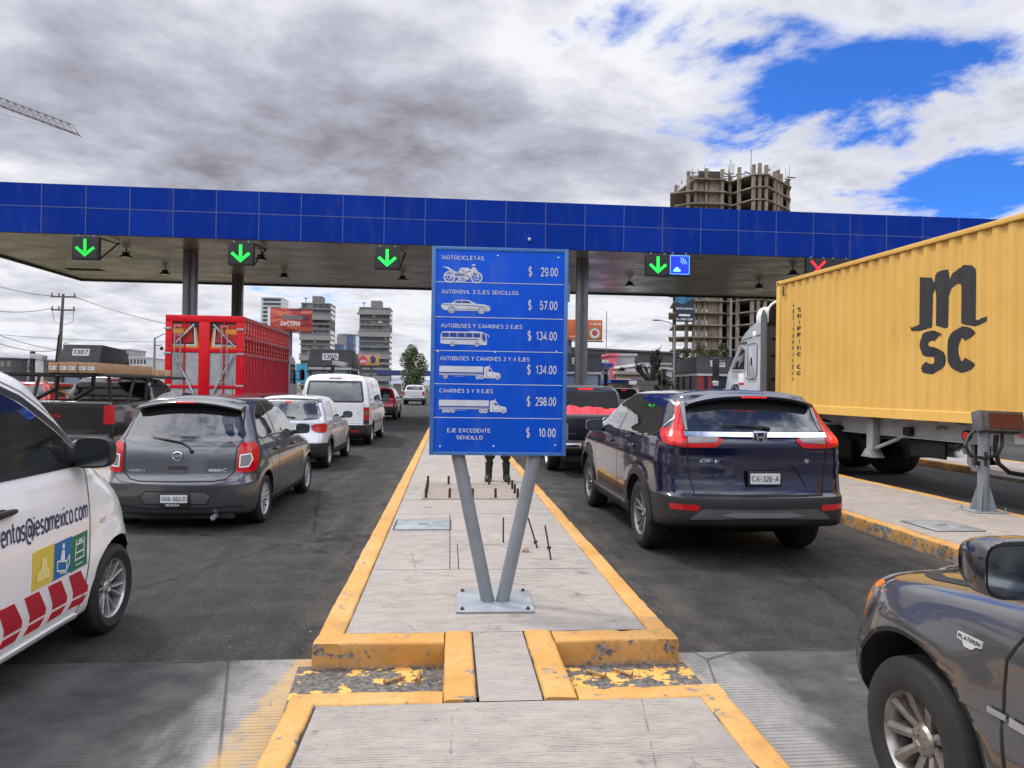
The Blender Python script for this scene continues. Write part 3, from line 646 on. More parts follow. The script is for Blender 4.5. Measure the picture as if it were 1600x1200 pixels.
fas = [m_fascia('fascia_blue', (.002,.029,.27)), m_fascia('fascia_blue_b', (.003,.033,.295)), plain('fascia_joint', (.055,.09,.27), .5)]
b = B(); pw = 1.705; x = CX0
b.box(CX0+.01, CX1, CY0+.06-36, CY0+.14-36, CZ+.02, 9.66, m=2)
i = 0
while x < CX1-.1:
    for (z0, z1) in ((CZ-.01, 8.735), (8.735, 9.68)):
        b.box(x+.014, x+pw-.014, CY0-36+random.uniform(-.002,.002), CY0+.05-36, z0+.014, z1-.014, m=(0 if (i*7+int(z0)) % 3 else 1))
    x += pw; i += 1
for k in range(i+1): b.box(CX0+k*pw-.017, CX0+k*pw+.017, CY0-.006-36, CY0+.055-36, CZ-.008, 9.675, m=2)
b.box(CX0, CX1, CY0-.008-36, CY0+.056-36, 8.735-.017, 8.735+.017, m=2)
obj('fascia', b, fas, can, bevel=0, smooth=False)
b = B(); n = int((CY1-CY0)/1.705)
b.box(CX0+.06, CX0+.10, CY0+.2-36, CY1-36, CZ+.02, 9.66, m=2)
for k in range(n):
    for (z0, z1) in ((CZ-.01, 8.735), (8.735, 9.68)): b.box(CX0, CX0+.05, CY0+.16+k*1.66-36, CY0+.16+(k+1)*1.66-.03-36, z0+.014, z1-.014, m=0)
obj('side_fascia', b, fas, can, smooth=False)
b = B(); b.box(CX0+.12, CX1-.05, CY1-.12-36, CY1-36, CZ-.01, 9.6); obj('rear_fascia', b, fas[0], can, smooth=False)
b = B(); b.box(CX0+.12, CX1-.05, CY0+.16-36, CY1-.13-36, CZ, CZ+.08); obj('ceiling', b, m_soffit(), can, smooth=False)
b = B(); b.box(CX0+.12, CX1-.05, CY0+.16-36, CY1-.13-36, 9.3, 9.4); obj('roof', b, M['grey_plastic'], can, smooth=False)
b = B()
for y0, y1 in ((CY1-.34, CY1-.14),): b.box(CX0+.13, CX1-.06, y0-36, y1-36, CZ-.10, CZ-.004)
b.box(CX0+.13, CX0+.30, CY0+.2-36, CY1-.35-36, CZ-.10, CZ-.004)
obj('edge_trim', b, M['black_plastic'], can, smooth=False)
b = B(); p = on(133, 421, CZ); b.box(p.x-.9, p.x+.9, p.y-36-.3, p.y-36+.3, CZ-.02, CZ-.005); obj('ceiling_vent', b, M['dark'], can, smooth=False)
mcol = plain('column_steel', (.15,.15,.155), .42, .2, .12, 2)
for (cx, cy) in ((-11.65, 33.0), (-11.62, 40.0), (5.98, 32.3), (6.0, 40.0), (23.6, 33.0), (23.6, 40.0)):
    b = B(); s = .235; q = loc(cx, cy, 0)
    b.box(q[0]-s, q[0]+s, q[1]-s, q[1]+s, .15, CZ-.002)
    b.box(q[0]-s-.03, q[0]-.05, q[1]-s-.025, q[1]-s-.003, .15, CZ-.002); b.box(q[0]+.05, q[0]+s+.03, q[1]-s-.025, q[1]-s-.003, .15, CZ-.002)
    b.box(q[0]-s-.2, q[0]+s+.2, q[1]-s-.2, q[1]+s+.2, .13, .19)
    c = obj('column', b, mcol, can, bevel=.012)
    d = B(); d.tube([(q[0]+.02, q[1]-s-.07, .2), (q[0]+.02, q[1]-s-.07, CZ-.01)], .045, 8); obj('downpipe', d, M['grey_plastic'], c)
ml = plain('lamp_housing', (.03,.03,.03), .5)
def lamp_fix(px, py, label):
    p = on(px, py, CZ-.30); q = thing('ceiling_light', (p.x, p.y, CZ), 0, label, 'ceiling light', 'downlights under the toll canopy')
    b = B(); b.tube([(0,0,0),(0,0,-.22)], .03, 8); b.lathe([(.05,-.16),(.24,-.30),(.26,-.34),(.24,-.36),(.02,-.36)], 16, 'Z'); b.box(-.16,.16,-.03,.03,-.2,-.12); obj('housing', b, ml, q)
    b = B(); b.lathe([(.21,-.362),(.001,-.375)], 16, 'Z'); obj('lens', b, M['clear_lens'], q)
for px, py, l in ((197,400,'just right of the dim green arrow'),(258,427,'left of the nearest grey column'),(408,404,'beside the green arrow of the red truck lane'),(444,432,'behind the red truck arrow, near the rear edge'),(629,436,'behind the middle green arrow left of the price sign'),(984,445,'just right of the price sign'),(1186,449,'above the grey truck cab near the rear edge'),(1239,428,'next to the red cross signal above the container')):
    lamp_fix(px, py, 'small black downlight under the canopy, %s' % l)
b = B(); p = at(827, 374, CY0-.12); b.blob((0,0,0), (.14,.16,.14), 2.6, 10, 8); b.box(-.03,.03,0,.11,.02,.08)
o = obj('camera_dome', b, plain('dome_white', (.5,.5,.5), .3), loc=tuple(p)); tag(o, 'tiny pale camera on the blue fascia above the price sign', 'camera')
# ---- lane signals hung below the fascia
mbox = plain('signal_box', (.017,.018,.02), .5); 
def signal(px, py, kind, ems, label, w=1.03, h=.95):
    p = at(px, py, 30.0); q = thing('lane_signal', (p.x, 30.0, p.z), 0, label, 'lane signal', 'lane signals under the canopy front')
    b = B(); b.box(-w/2, w/2, 0, .22, -h/2, h/2); obj('housing', b, mbox, q, bevel=.012)
    b = B(); b.box(-w/2+.05, w/2-.05, -.012, -.001, -h/2+.05, h/2-.05); obj('screen', b, plain('signal_screen', (.022,.023,.024), .35) if kind != 'dsrc' else emit('blue_screen', (.012,.035,.62), 1.1), q, smooth=False)
    for sx in (-.3, .3): b = B(); b.box(sx-.03, sx+.03, .06, .12, h/2, h/2+.06); obj('hanger', b, M['steel'], q)
    b = B(); b.tube([(w/2, .15, -h/2+.06), (w/2+.12, 1.5, h/2+.04)], .035, 6); obj('brace', b, M['black_plastic'], q)
    b = B(); b.tube([(w/2, .12, h/2-.05), (w/2+.14, 1.5, h/2-.02)], .03, 6); obj('brace', b, M['black_plastic'], q)
    if kind == 'arrow':
        b = B(); g = emit('green_led', (.015,.95,.085), ems)
        b.prism([(-.06,.36),(.06,.36),(.06,-.16),(-.06,-.16)], 'Y', -.028, -.014)
        b.prism([(0,-.37),(.39,-.02),(.31,.06),(0.0,-.21)], 'Y', -.031, -.0142); b.prism([(0,-.37),(-.39,-.02),(-.31,.06),(0.0,-.21)], 'Y', -.030, -.0144)
        obj('arrow', b, g, q, smooth=False)
    elif kind == 'cross':
        b = B(); g = emit('red_led_cross', (1.0,.02,.03), ems)
        for s in (1, -1): b.prism([(-.36*s,.31),(-.29*s,.38),(.36*s,-.31),(.29*s,-.38)], 'Y', -.028-.002*s, -.014)
        obj('cross', b, g, q, smooth=False)
    elif kind == 'dsrc':
        b = B(); g = emit('cyan_led', (.25,.75,1.0), 1.2)
        for s, r_ in enumerate((.12,.20,.28)):
            b.tube([(.02+r_*math.cos(R(a)), -.02, .02+r_*math.sin(R(a))) for a in range(5, 90, 12)], .012, 5)
        b.prism([(-.28,-.30),(-.28,-.20),(-.22,-.19),(-.19,-.11),(-.06,-.11),(-.03,-.19),(.03,-.20),(.03,-.30)], 'Y', -.03, -.015)
        for s in (-1, 1): b.box(s*.42-.008, s*.42+.008, -.024, -.014, -.40, .40); b.box(-.41, .41, -.024, -.0145, s*.395-.008, s*.395+.008)
        obj('symbol', b, g, q, smooth=False)
    return q
signal(133, 387, 'arrow', .55, 'square lane signal with a dim green down arrow, leftmost under the canopy')
signal(376, 396, 'arrow', 1.3, 'square lane signal with a bright green down arrow above the red stake truck')
signal(605, 403, 'arrow', 1.5, 'square lane signal with a bright green down arrow just left of the price sign')
signal(1028, 414, 'arrow', 1.4, 'square lane signal with a green down arrow beside the blue symbol panel')
signal(1062, 414, 'dsrc', 1.0, 'square blue screen showing a car with radio waves, beside a green arrow', .93)
signal(1278, 420, 'cross', 1.6, 'square lane signal with a red cross half hidden by the yellow container')
signal(1313, 421, 'off', 0, 'dark unlit lane signal box right of the red cross, above the container')
# ------------------------------------------------------------------ toll booths
mroof = plain('booth_roof', (.048,.050,.054), .55, var=.08); mglass = glass_dark('booth_glass', (.20,.26,.34), .08); mwh = plain('booth_white', (.55,.56,.57), .5); mdk = plain('booth_dark', (.03,.032,.036), .5); mnavy = plain('booth_navy', (.018,.022,.045), .4); mred = plain('booth_red', (.28,.03,.035), .45)
def booth(cx, y0, digits, label, tall=.8, style=0, w=1.75, d=2.7):
    q = thing('toll_booth', (cx, y0, .15), 0, label, 'toll booth', 'toll booths on the islands'); h = w/2
    z0, z1 = 2.40, 2.40+tall
    b = B(); b.hexa([(-h,-.15,z0),(h,-.15,z0),(h,d+.15,z0),(-h,d+.15,z0),(-h+.10,.12,z1),(h-.02,.12,z1-.0),(h-.10,d-.05,z1-.10),(-h+.10,d-.05,z1-.10)]); obj('roof', b, mroof, q, bevel=.02)
    b = B(); b.box(-h+.05, h-.05, -.10, d+.1, z0-.13, z0-.005); obj('eave', b, mwh, q, smooth=False)
    b = B(); b.box(-h+.12, h-.12, 0, d, 0, 1.0); obj('base', b, mnavy if style else mwh, q, bevel=.02)
    b = B(); b.box(-h+.14, h-.14, .03, d-.03, 1.002, z0-.135); obj('window', b, mnavy if style else mglass, q, smooth=False)
    b = B()
    for x in (-h+.13, h-.13):
        for y in (.03, d*.36, d*.7, d-.03): b.box(x-.045, x+.045, y-.045, y+.045, 1.004, z0-.133)
    b.box(-.04, .04, -.012, .06, 1.004, z0-.133); b.box(-h+.09, h-.09, -.015, d+.015, .98, 1.04)
    obj('mullion', b, mdk, q, smooth=False)
    if style:
        b = B(); b.box(-h+.08, -h+.42, -.03, -.004, .1, z0-.14); b.box(-h+.62, -h+.80, -.03, -.004, .1, z0-.14); obj('red_panel', b, mred, q, smooth=False)
    s = B(); yy = -.15 + .27*(.52*tall-.05)/tall
    def fp(x, z, o): t_ = (z-z0)/tall; return (x, -.15+.27*t_-o, z)
    zc = z0+tall*.58
    s.hexa([fp(-.36,zc-.155,.002), fp(.36,zc-.155,.002), fp(.36,zc-.155,-.01), fp(-.36,zc-.155,-.01), fp(-.36,zc+.155,.006), fp(.36,zc+.155,.006), fp(.36,zc+.155,-.01), fp(-.36,zc+.155,-.01)])
    o = obj('number_plate', s, plain('booth_plate', (.62,.63,.64), .4), q, smooth=False)
    t = B(); put_text(t, digits, -.30, .30, -.105, .105, 0, .20, None, .28)
    t.xf(Matrix.Translation(fp(0, zc, .012)) @ Matrix.Rotation(-math.atan2(.27, tall), 4, 'X')); obj('digits', t, M['ink'], o, smooth=False)
    return q
booth(-16.3, 33.0, '1307', 'dark roofed toll booth numbered 1307 at the far left, behind the black pickup', .80)
booth(-5.45, 33.0, '1305', 'dark roofed toll booth numbered 1305 behind the white van', .80, 0, 2.0)
booth(6.15, 33.5, '2303', 'dark roofed toll booth numbered 2303, half hidden by the price sign', .85, 0, 2.2)
booth(12.75, 33.0, '2305', 'navy toll booth with red panels beside the grey truck cab', .80, 1, 2.2, 3.0)
def cam_post(px, py, Y, h, label):
    p = at(px, py, Y); q = thing('camera_post', (p.x, Y, .15), 0, label, 'camera post', 'camera posts in front of the booths')
    b = B(); b.box(-.07, .07, -.07, .07, 0, p.z-.15); obj('post', b, M['black_plastic'], q, bevel=.01)
    b = B(); b.obox((.32,-.15,p.z-.38), (.62,.26,.2), rz=-.35, ry=.15); obj('camera', b, plain('camera_grey', (.42,.42,.42), .4), q, bevel=.02)
    b = B(); b.tube([(-.05+.18*math.cos(t*.4)-.12, -.1, p.z-.65+.2*math.sin(t*.4)) for t in range(15)], .015, 6); b.box(.06,.12,-.05,.02,p.z-.52,p.z-.44); obj('cable', b, M['black_plastic'], q)
cam_post(51, 549, 30.5, 2.9, 'black post with a pale camera left of booth 1307')
cam_post(520, 560, 30.8, 2.8, 'black post with a pale camera above the white van roof')
# ------------------------------------------------------------------ price sign
def m_sign():
    t = NT('sign_blue'); n1 = t.noise(2.2, 6, .6); st = t.noise(5, 7, .65, (1, 1, .3))
    c = t.mix(t.rng(n1, .3, .7), (.0015,.066,.50), (.002,.086,.60)); c = t.mix(t.ma('MULTIPLY', t.rng(st, .5, .72), .34), c, (.09,.17,.42))
    t.set(color=c, rough=t.rng(st, .3, .7, .42, .6), spec=.14); return t.mat
SY = 5.00; SG = thing('price_sign', (.34, 5.00, .15), 0, 'tall blue toll price sign on two slanted grey legs', 'sign')
PZ0, PZ1, PX0, PX1 = 1.205-.15, 2.625-.15, -.46, .462
def sp(px, py):                       # photo pixel -> sign face coordinates
    q = at(px, py, 4.93); return q.x-.34, q.z-.15
tilt = Matrix.Rotation(R(-1.4), 4, 'Z')
FY = -.075
b = B(); b.box(PX0, PX1, FY, -.02, PZ0, PZ1); pan = obj('panel', b, m_sign(), SG, bevel=.004)
b = B()
for x in (PX0, PX1): b.box(x-.014, x+.014, FY-.006, -.012, PZ0-.012, PZ1+.012)
for z in (PZ0, PZ1): b.box(PX0+.0142, PX1-.0142, FY-.005, -.012, z-.012, z+.012)
obj('frame', b, plain('sign_frame', (.045,.15,.40), .4, .1, .15, 12), SG, bevel=.002)
b = B()
for x in (-.28, .27): b.box(x-.03, x+.03, -.018, .02, PZ0+.05, PZ1-.05)
b.box(.462+.015, .462+.03, -.06, -.03, PZ1-.35, PZ1-.22); b.box(.462+.015, .462+.03, -.06, -.03, PZ0+.1, PZ0+.2)
obj('back_rail', b, M['grey_paint'], SG)
W_ = plain('sign_white', (.56,.58,.62), .4, var=.1, scale=10)
rows = [0.0, .1655, .336, .500, .662, .826, 1.0]      # fractions of height where the dividers lie
HH = PZ1-PZ0
def rz_(f): return PZ1 - HH*f
b = B()
for f in rows[1:-1]: b.box(PX0+.012, PX1-.018, FY-.0025, FY-.0005, rz_(f)-.0022, rz_(f)+.0022)
obj('divider', b, W_, SG, smooth=False)
def head(txt, x0, x1, f, h):
    b = B(); put_text(b, txt, x0, x1, rz_(f)-h/2, rz_(f)+h/2, FY-.0025, .16, None, .27); obj('heading', b, W_, SG, smooth=False)
head('*MOTOCICLETAS', -.415, -.115, .046, .029); head('AUTOMOVIL 2 EJES SENCILLOS', -.405, .128, .212, .028); head('AUTOBUSES Y CAMIONES 2 EJES', -.407, .158, .378, .028)
head('AUTOBUSES Y CAMIONES 3 Y 4 EJES', -.408, .212, .537, .029); head('CAMIONES 5 Y 9 EJES', -.410, -.040, .695, .027)
b = B(); put_text(b, 'EJE EXCEDENTE', -.352, -.055, rz_(.888)-.014, rz_(.888)+.014, FY-.0025, .16, None, .27); put_text(b, 'SENCILLO', -.288, -.106, rz_(.922)-.0135, rz_(.922)+.0135, FY-.0025, .16, None, .27); obj('heading', b, W_, SG, smooth=False)
for txt, f, x0 in (('29.00',.105,.280),('57.00',.270,.278),('134.00',.420,.256),('134.00',.586,.258),('298.00',.742,.256),('10.00',.895,.284)):
    b = B(); put_text(b, txt, x0, .402, rz_(f)-.031, rz_(f)+.031, FY-.0025, .155, None, .25); obj('price', b, W_, SG, smooth=False); b = B(); put_text(b, '$', .196, .222, rz_(f)-.036, rz_(f)+.036, FY-.0025, .13); obj('currency_sign', b, W_, SG, smooth=False)
def poly(b, pts, ox, oz, s, y=FY-.002, m=0):
    b.face([(ox+p[0]*s, y, oz+p[1]*s) for p in pts], m)
def ring2(b, cx, cz, r0, r1, y=FY-.002, n=26, m=0):
    for k in range(n):
        a, c = 2*math.pi*k/n, 2*math.pi*(k+1)/n
        b.face([(cx+r0*math.cos(a), y, cz+r0*math.sin(a)), (cx+r1*math.cos(a), y, cz+r1*math.sin(a)), (cx+r1*math.cos(c), y, cz+r1*math.sin(c)), (cx+r0*math.cos(c), y, cz+r0*math.sin(c))], m)
def disc(b, cx, cz, r, y=FY-.002, n=24, m=0): b.face([(cx+r*math.cos(2*math.pi*k/n), y, cz+r*math.sin(2*math.pi*k/n)) for k in range(n)], m)
def line(b, pts, w, y=FY-.003, m=0):
    for p, q in zip(pts[:-1], pts[1:]):
        p, q = Vector(p), Vector(q); d = (q-p).normalized(); n_ = Vector((-d.y, d.x))*w/2
        b.face([(p.x+n_.x, y, p.y+n_.y), (q.x+n_.x, y, q.y+n_.y), (q.x-n_.x, y, q.y-n_.y), (p.x-n_.x, y, p.y-n_.y)], m)
SB = plain('sign_blue_ink', (.012,.05,.26), .4); pm = [W_, SB]
def pic(): return B()
# motorcycle
b = pic(); oz = rz_(.125); 
for cx in (-.352, -.165): ring2(b, cx, oz-.022, .031, .041); ring2(b, cx, oz-.022, .012, .018); [line(b, [(cx+.016*math.cos(a), oz-.022+.016*math.sin(a)), (cx+.032*math.cos(a), oz-.022+.032*math.sin(a))], .004, FY-.002) for a in (0.4,1.45,2.5,3.5,4.6,5.6)]
poly(b, [(-.405,.052),(-.36,.045),(-.305,.012),(-.29,.018),(-.275,.042),(-.225,.045),(-.205,.03),(-.196,.046),(-.178,.05),(-.158,.022),(-.150,.005),(-.185,.004),(-.205,-.012),(-.22,-.038),(-.29,-.042),(-.30,-.02),(-.27,-.005),(-.32,.002),(-.375,.038)], 0, oz, 1)
line(b, [(-.178,oz+.035),(-.150,oz-.01),(-.165,oz-.022)], .010, FY-.0022); line(b, [(-.352,oz-.022),(-.30,oz-.018),(-.26,oz-.03)], .011, FY-.0022); line(b, [(-.385,oz-.01),(-.33,oz-.006)], .012, FY-.0022)
poly(b, [(-.205,.062),(-.19,.070),(-.172,.066),(-.178,.058)], 0, oz, 1); poly(b, [(-.31,-.046),(-.23,-.046),(-.235,-.052),(-.31,-.055)], 0, oz, 1)
line(b, [(-.272,oz+.032),(-.245,oz+.012),(-.205,oz+.02)], .004, FY-.004, 1); line(b, [(-.29,oz-.010),(-.25,oz-.002),(-.215,oz-.020)], .004, FY-.004, 1); disc(b, -.262, oz-.022, .013, FY-.004, m=1); disc(b, -.262, oz-.022, .009, FY-.0045); line(b, [(-.30,oz+.008),(-.24,oz-.004)], .003, FY-.004, 1)
obj('pictogram', b, pm, SG, smooth=False, fixn=False)
# car
b = pic(); oz = rz_(.283)
poly(b, [(-.408,.004),(-.395,.018),(-.335,.022),(-.305,.042),(-.27,.046),(-.215,.044),(-.165,.020),(-.10,.014),(-.070,.004),(-.066,-.020),(-.074,-.030),(-.36,-.030),(-.392,-.024),(-.402,-.012)], 0, oz, 1)
poly(b, [(-.318,.024),(-.300,.038),(-.268,.040),(-.266,.024)], 0, oz, 1, FY-.003, 1); poly(b, [(-.262,.024),(-.262,.040),(-.22,.038),(-.195,.022)], 0, oz, 1, FY-.003, 1)
line(b, [(-.395,oz+.010),(-.20,oz+.006),(-.072,oz-.002)], .003, FY-.003, 1); line(b, [(-.36,oz-.020),(-.08,oz-.020)], .003, FY-.003, 1)
for cx in (-.335, -.128): disc(b, cx, oz-.026, .027, FY-.0032, m=1); ring2(b, cx, oz-.026, .019, .024, FY-.004); disc(b, cx, oz-.026, .010, FY-.004); ring2(b, cx, oz-.026, .013, .016, FY-.004)
obj('pictogram', b, pm, SG, smooth=False, fixn=False)
# coach
b = pic(); oz = rz_(.438)
poly(b, [(-.408,-.030),(-.405,.030),(-.395,.045),(-.21,.045),(-.195,.050),(-.125,.046),(-.095,.034),(-.086,-.010),(-.088,-.045),(-.38,-.042),(-.408,-.038)], 0, oz, 1)
for k in range(5): x = -.398+.054*k; poly(b, [(x,.006),(x,.036),(x+.049,.036),(x+.049,.006)], 0, oz, 1, FY-.003, 1)
poly(b, [(-.122,.004),(-.118,.036),(-.102,.032),(-.094,-.006),(-.100,-.022),(-.112,-.018)], 0, oz, 1, FY-.003, 1); line(b, [(-.40,oz-.008),(-.145,oz-.008)], .006, FY-.003, 1); line(b, [(-.095,oz+.030),(-.078,oz+.026),(-.074,oz+.010)], .005)
for cx in (-.325, -.155): disc(b, cx, oz-.040, .019, FY-.0032, m=1); ring2(b, cx, oz-.040, .010, .017, FY-.004); disc(b, cx, oz-.04, .005, FY-.004)
obj('pictogram', b, pm, SG, smooth=False, fixn=False)
# two articulated lorries
for f, tl, wh in ((.603, .300, (-.370,-.146,-.120)), (.768, .345, (-.375,-.345,-.315,-.118,-.090))):
    b = pic(); oz = rz_(f); x0 = -.412; xe = x0+tl
    poly(b, [(0,-.022),(0,.040),(tl,.040),(tl,-.022)], x0, oz, 1); line(b, [(x0, oz-.006), (xe, oz-.006)], .009, FY-.003, 1); line(b, [(x0,oz-.016),(xe,oz-.016)], .002, FY-.003, 1)
    poly(b, [(.008,-.035),(.008,.036),(.035,.042),(.055,.030),(.070,.004),(.115,-.004),(.122,-.016),(.124,-.040),(.008,-.040)], xe, oz, 1)
    poly(b, [(.040,.006),(.040,.026),(.054,.022),(.064,.006)], xe, oz, 1, FY-.003, 1); line(b, [(xe+.028,oz+.03),(xe+.028,oz-.03),(xe+.06,oz-.03)], .0025, FY-.003, 1); line(b, [(xe+.07,oz+.0),(xe+.075,oz-.03)], .002, FY-.003, 1)
    line(b, [(xe+.045,oz+.036),(xe+.045,oz+.052)], .004)
    for cx in list(wh)+[xe+.102]: disc(b, cx, oz-.034, .0165, FY-.0032, m=1); ring2(b, cx, oz-.034, .009, .0150, FY-.004); disc(b, cx, oz-.034, .005, FY-.004)
    line(b, [(x0+.10, oz-.030), (x0+tl*.55, oz-.030)], .002)
    obj('pictogram', b, pm, SG, smooth=False, fixn=False)
for (x, f) in ((-.02,.03),(.405,.032),(-.425,.506),(-.03,.503),(.40,.496),(-.40,.967),(-.03,.963),(.40,.955)):
    b = B(); b.lathe([(.001,FY-.006),(.005,FY-.005),(.006,FY-.0005)], 10, 'Y', (x,0,rz_(f))); obj('rivet', b, M['white_letter'], SG)
for s, xb, xt in ((-1, -.052, -.285), (1, .052, .275)):
    b = B(); b.tube([(xb, 0, .014), (xt, 0, PZ0+.03), (xt+(xt-xb)*.3, 0, PZ0+.36)], .047, 20); obj('leg', b, M['grey_paint'], SG)
b = B(); b.box(-.272, .258, -.245, .275, .002, .016); bp = obj('base_plate', b, plain('plate_paint', (.27,.29,.315), .45, .1, .15, 6), SG, bevel=.003)
for x in (-.23, .215):
    for y in (-.20, .235):
        b = B(); b.lathe([(.017,.016),(.017,.019),(.009,.020),(.009,.032),(.001,.033)], 8, 'Z', (x,y,0)); obj('bolt', b, M['rust'], bp)
SG.rotation_euler = (0, 0, R(-1.2))
# ------------------------------------------------------------------ display post on the right island
DP = thing('display_post', (6.95, 8.70, .15), R(-4), 'grey post with a tilted dark red display and looped black cable on the right island', 'display post')
b = B(); b.tube([(0,0,.01),(0,0,1.08)], .068, 24); pst = obj('post', b, M['grey_paint'], DP)
b = B()
for k in range(4):
    a = math.pi/4+math.pi/2*k; c, s = math.cos(a), math.sin(a); b.prism([(.06,.012),(.155,.012),(.075,.32),(.06,.32)], 'Y', -.006, .006)
    for v in b.bm.verts[-8:] if False else []: pass
g = B()
for k in range(4):
    a = math.pi/4+math.pi/2*k; t = B(); t.prism([(.06,.012),(.155,.012),(.075,.32),(.06,.32)], 'Y', -.006, .006); t.xf(Matrix.Rotation(a, 4, 'Z'))
    me = bpy.data.meshes.new('tmp'); t.bm.to_mesh(me); t.bm.free(); g.add_mesh(me); bpy.data.meshes.remove(me)
b.bm.free(); obj('gusset', g, M['grey_paint'], DP, smooth=False)
b = B(); b.box(-.22,.22,-.20,.20,.0,.013); bp = obj('base_plate', b, M['hatch'], DP, bevel=.003)
for x in (-.18,.18):
    for y in (-.16,.16):
        b = B(); b.lathe([(.016,.013),(.016,.03),(.008,.031),(.008,.07),(.001,.071)], 8, 'Z', (x,y,0)); obj('bolt', b, M['steel'], bp)
hd = B(); hd.box(-.11,.47,-.10,.10,-.145,.145); mh = Matrix.Scale(.92,4) @ Matrix.Translation((.0,-.06,1.27)) @ Matrix.Rotation(R(2),4,'Y') @ Matrix.Rotation(R(-14),4,'X'); hd.xf(mh)
hdo = obj('display_housing', hd, plain('display_case', (.07,.065,.06), .5, .1, .3, 12), DP, bevel=.012)
b = B(); b.box(-.035,.43,-.108,-.102,-.105,.105); b.xf(mh); obj('screen', b, plain('display_red', (.085,.016,.018), .3), hdo, smooth=False)
b = B(); b.box(-.155,-.112,-.09,.09,-.14,.15); b.xf(mh); obj('bracket', b, M['grey_plastic'], DP, bevel=.006)
b = B(); b.tube([(-.10,-.02,1.08),(-.24,-.06,.99),(-.30,-.08,.86),(-.24,-.10,.73),(-.06,-.10,.70),(.12,-.08,.74),(.22,-.03,.86),(.24,0,1.04)], .022, 8); b.tube([(-.02,-.07,.78),(-.02,-.075,.60)], .018, 6); obj('cable', b, M['black_plastic'], DP)
b = B(); b.tube([(.20,.05,1.0),(.19,.06,.80),(.24,.06,.62),(.40,.08,.50),(.8,.1,.44),(1.4,.12,.47)], .03, 8); obj('hose', b, M['black_plastic'], DP)
b = B(); b.box(-.12,-.07,-.03,.03,.60,.66); obj('clamp', b, M['black_plastic'], DP)
# ------------------------------------------------------------------ vehicles: body builder
def pchip(K, sub):
    n = len(K); m = len(K[0]); out = []
    def tan(i, c):
        if i == 0 or i == n-1: return 0.0 if n < 3 else (K[1][c]-K[0][c] if i == 0 else K[-1][c]-K[-2][c])
        a, b = K[i][c]-K[i-1][c], K[i+1][c]-K[i][c]
        return 0.0 if a*b <= 0 else 2*a*b/(a+b)
    T = [[tan(i, c) for c in range(m)] for i in range(n)]
    for i in range(n-1):
        for k in range(sub):
            t = k/sub; h00 = 2*t**3-3*t*t+1; h10 = t**3-2*t*t+t; h01 = -2*t**3+3*t*t; h11 = t**3-t*t
            out.append([h00*K[i][c]+h10*T[i][c]+h01*K[i+1][c]+h11*T[i+1][c] for c in range(m)])
    out.append(list(K[-1])); return out
def half_section(q, ns=(9, 9, 26, 9, 9), bow=0.012):
    """horizontal slice of a body: x>=0 half from rear centre to front centre"""
    z, yr, yf, w, rrx, rry, rfx, rfy, br, bf = q
    pts = []; a = max(.01, w-rrx); c = max(.01, w-rfx)
    for i in range(ns[0]): x = a*i/ns[0]; pts.append((x, yr+br*(x/a)**2))
    for i in range(ns[1]):
        t = math.pi/2*i/ns[1]; s, k = math.sin(t)**.85, math.cos(t)**.85; pts.append((a+rrx*s, yr+br+rry*(1-k)))
    y0, y1 = yr+br+rry, yf-bf-rfy
    if y1 < y0+.05: mid = (y0+y1)/2; y0, y1 = mid-.025, mid+.025
    for i in range(ns[2]+1): t = i/ns[2]; pts.append((w+bow*math.sin(math.pi*t), y0+(y1-y0)*t))
    for i in range(1, ns[3]+1):
        t = math.pi/2*i/ns[3]; s, k = math.sin(t)**.85, math.cos(t)**.85; pts.append((c+rfx*k, y1+rfy*s))
    for i in range(1, ns[4]+1): x = c*(1-i/ns[4]); pts.append((x, yf-bf*(x/c)**2))
    return pts
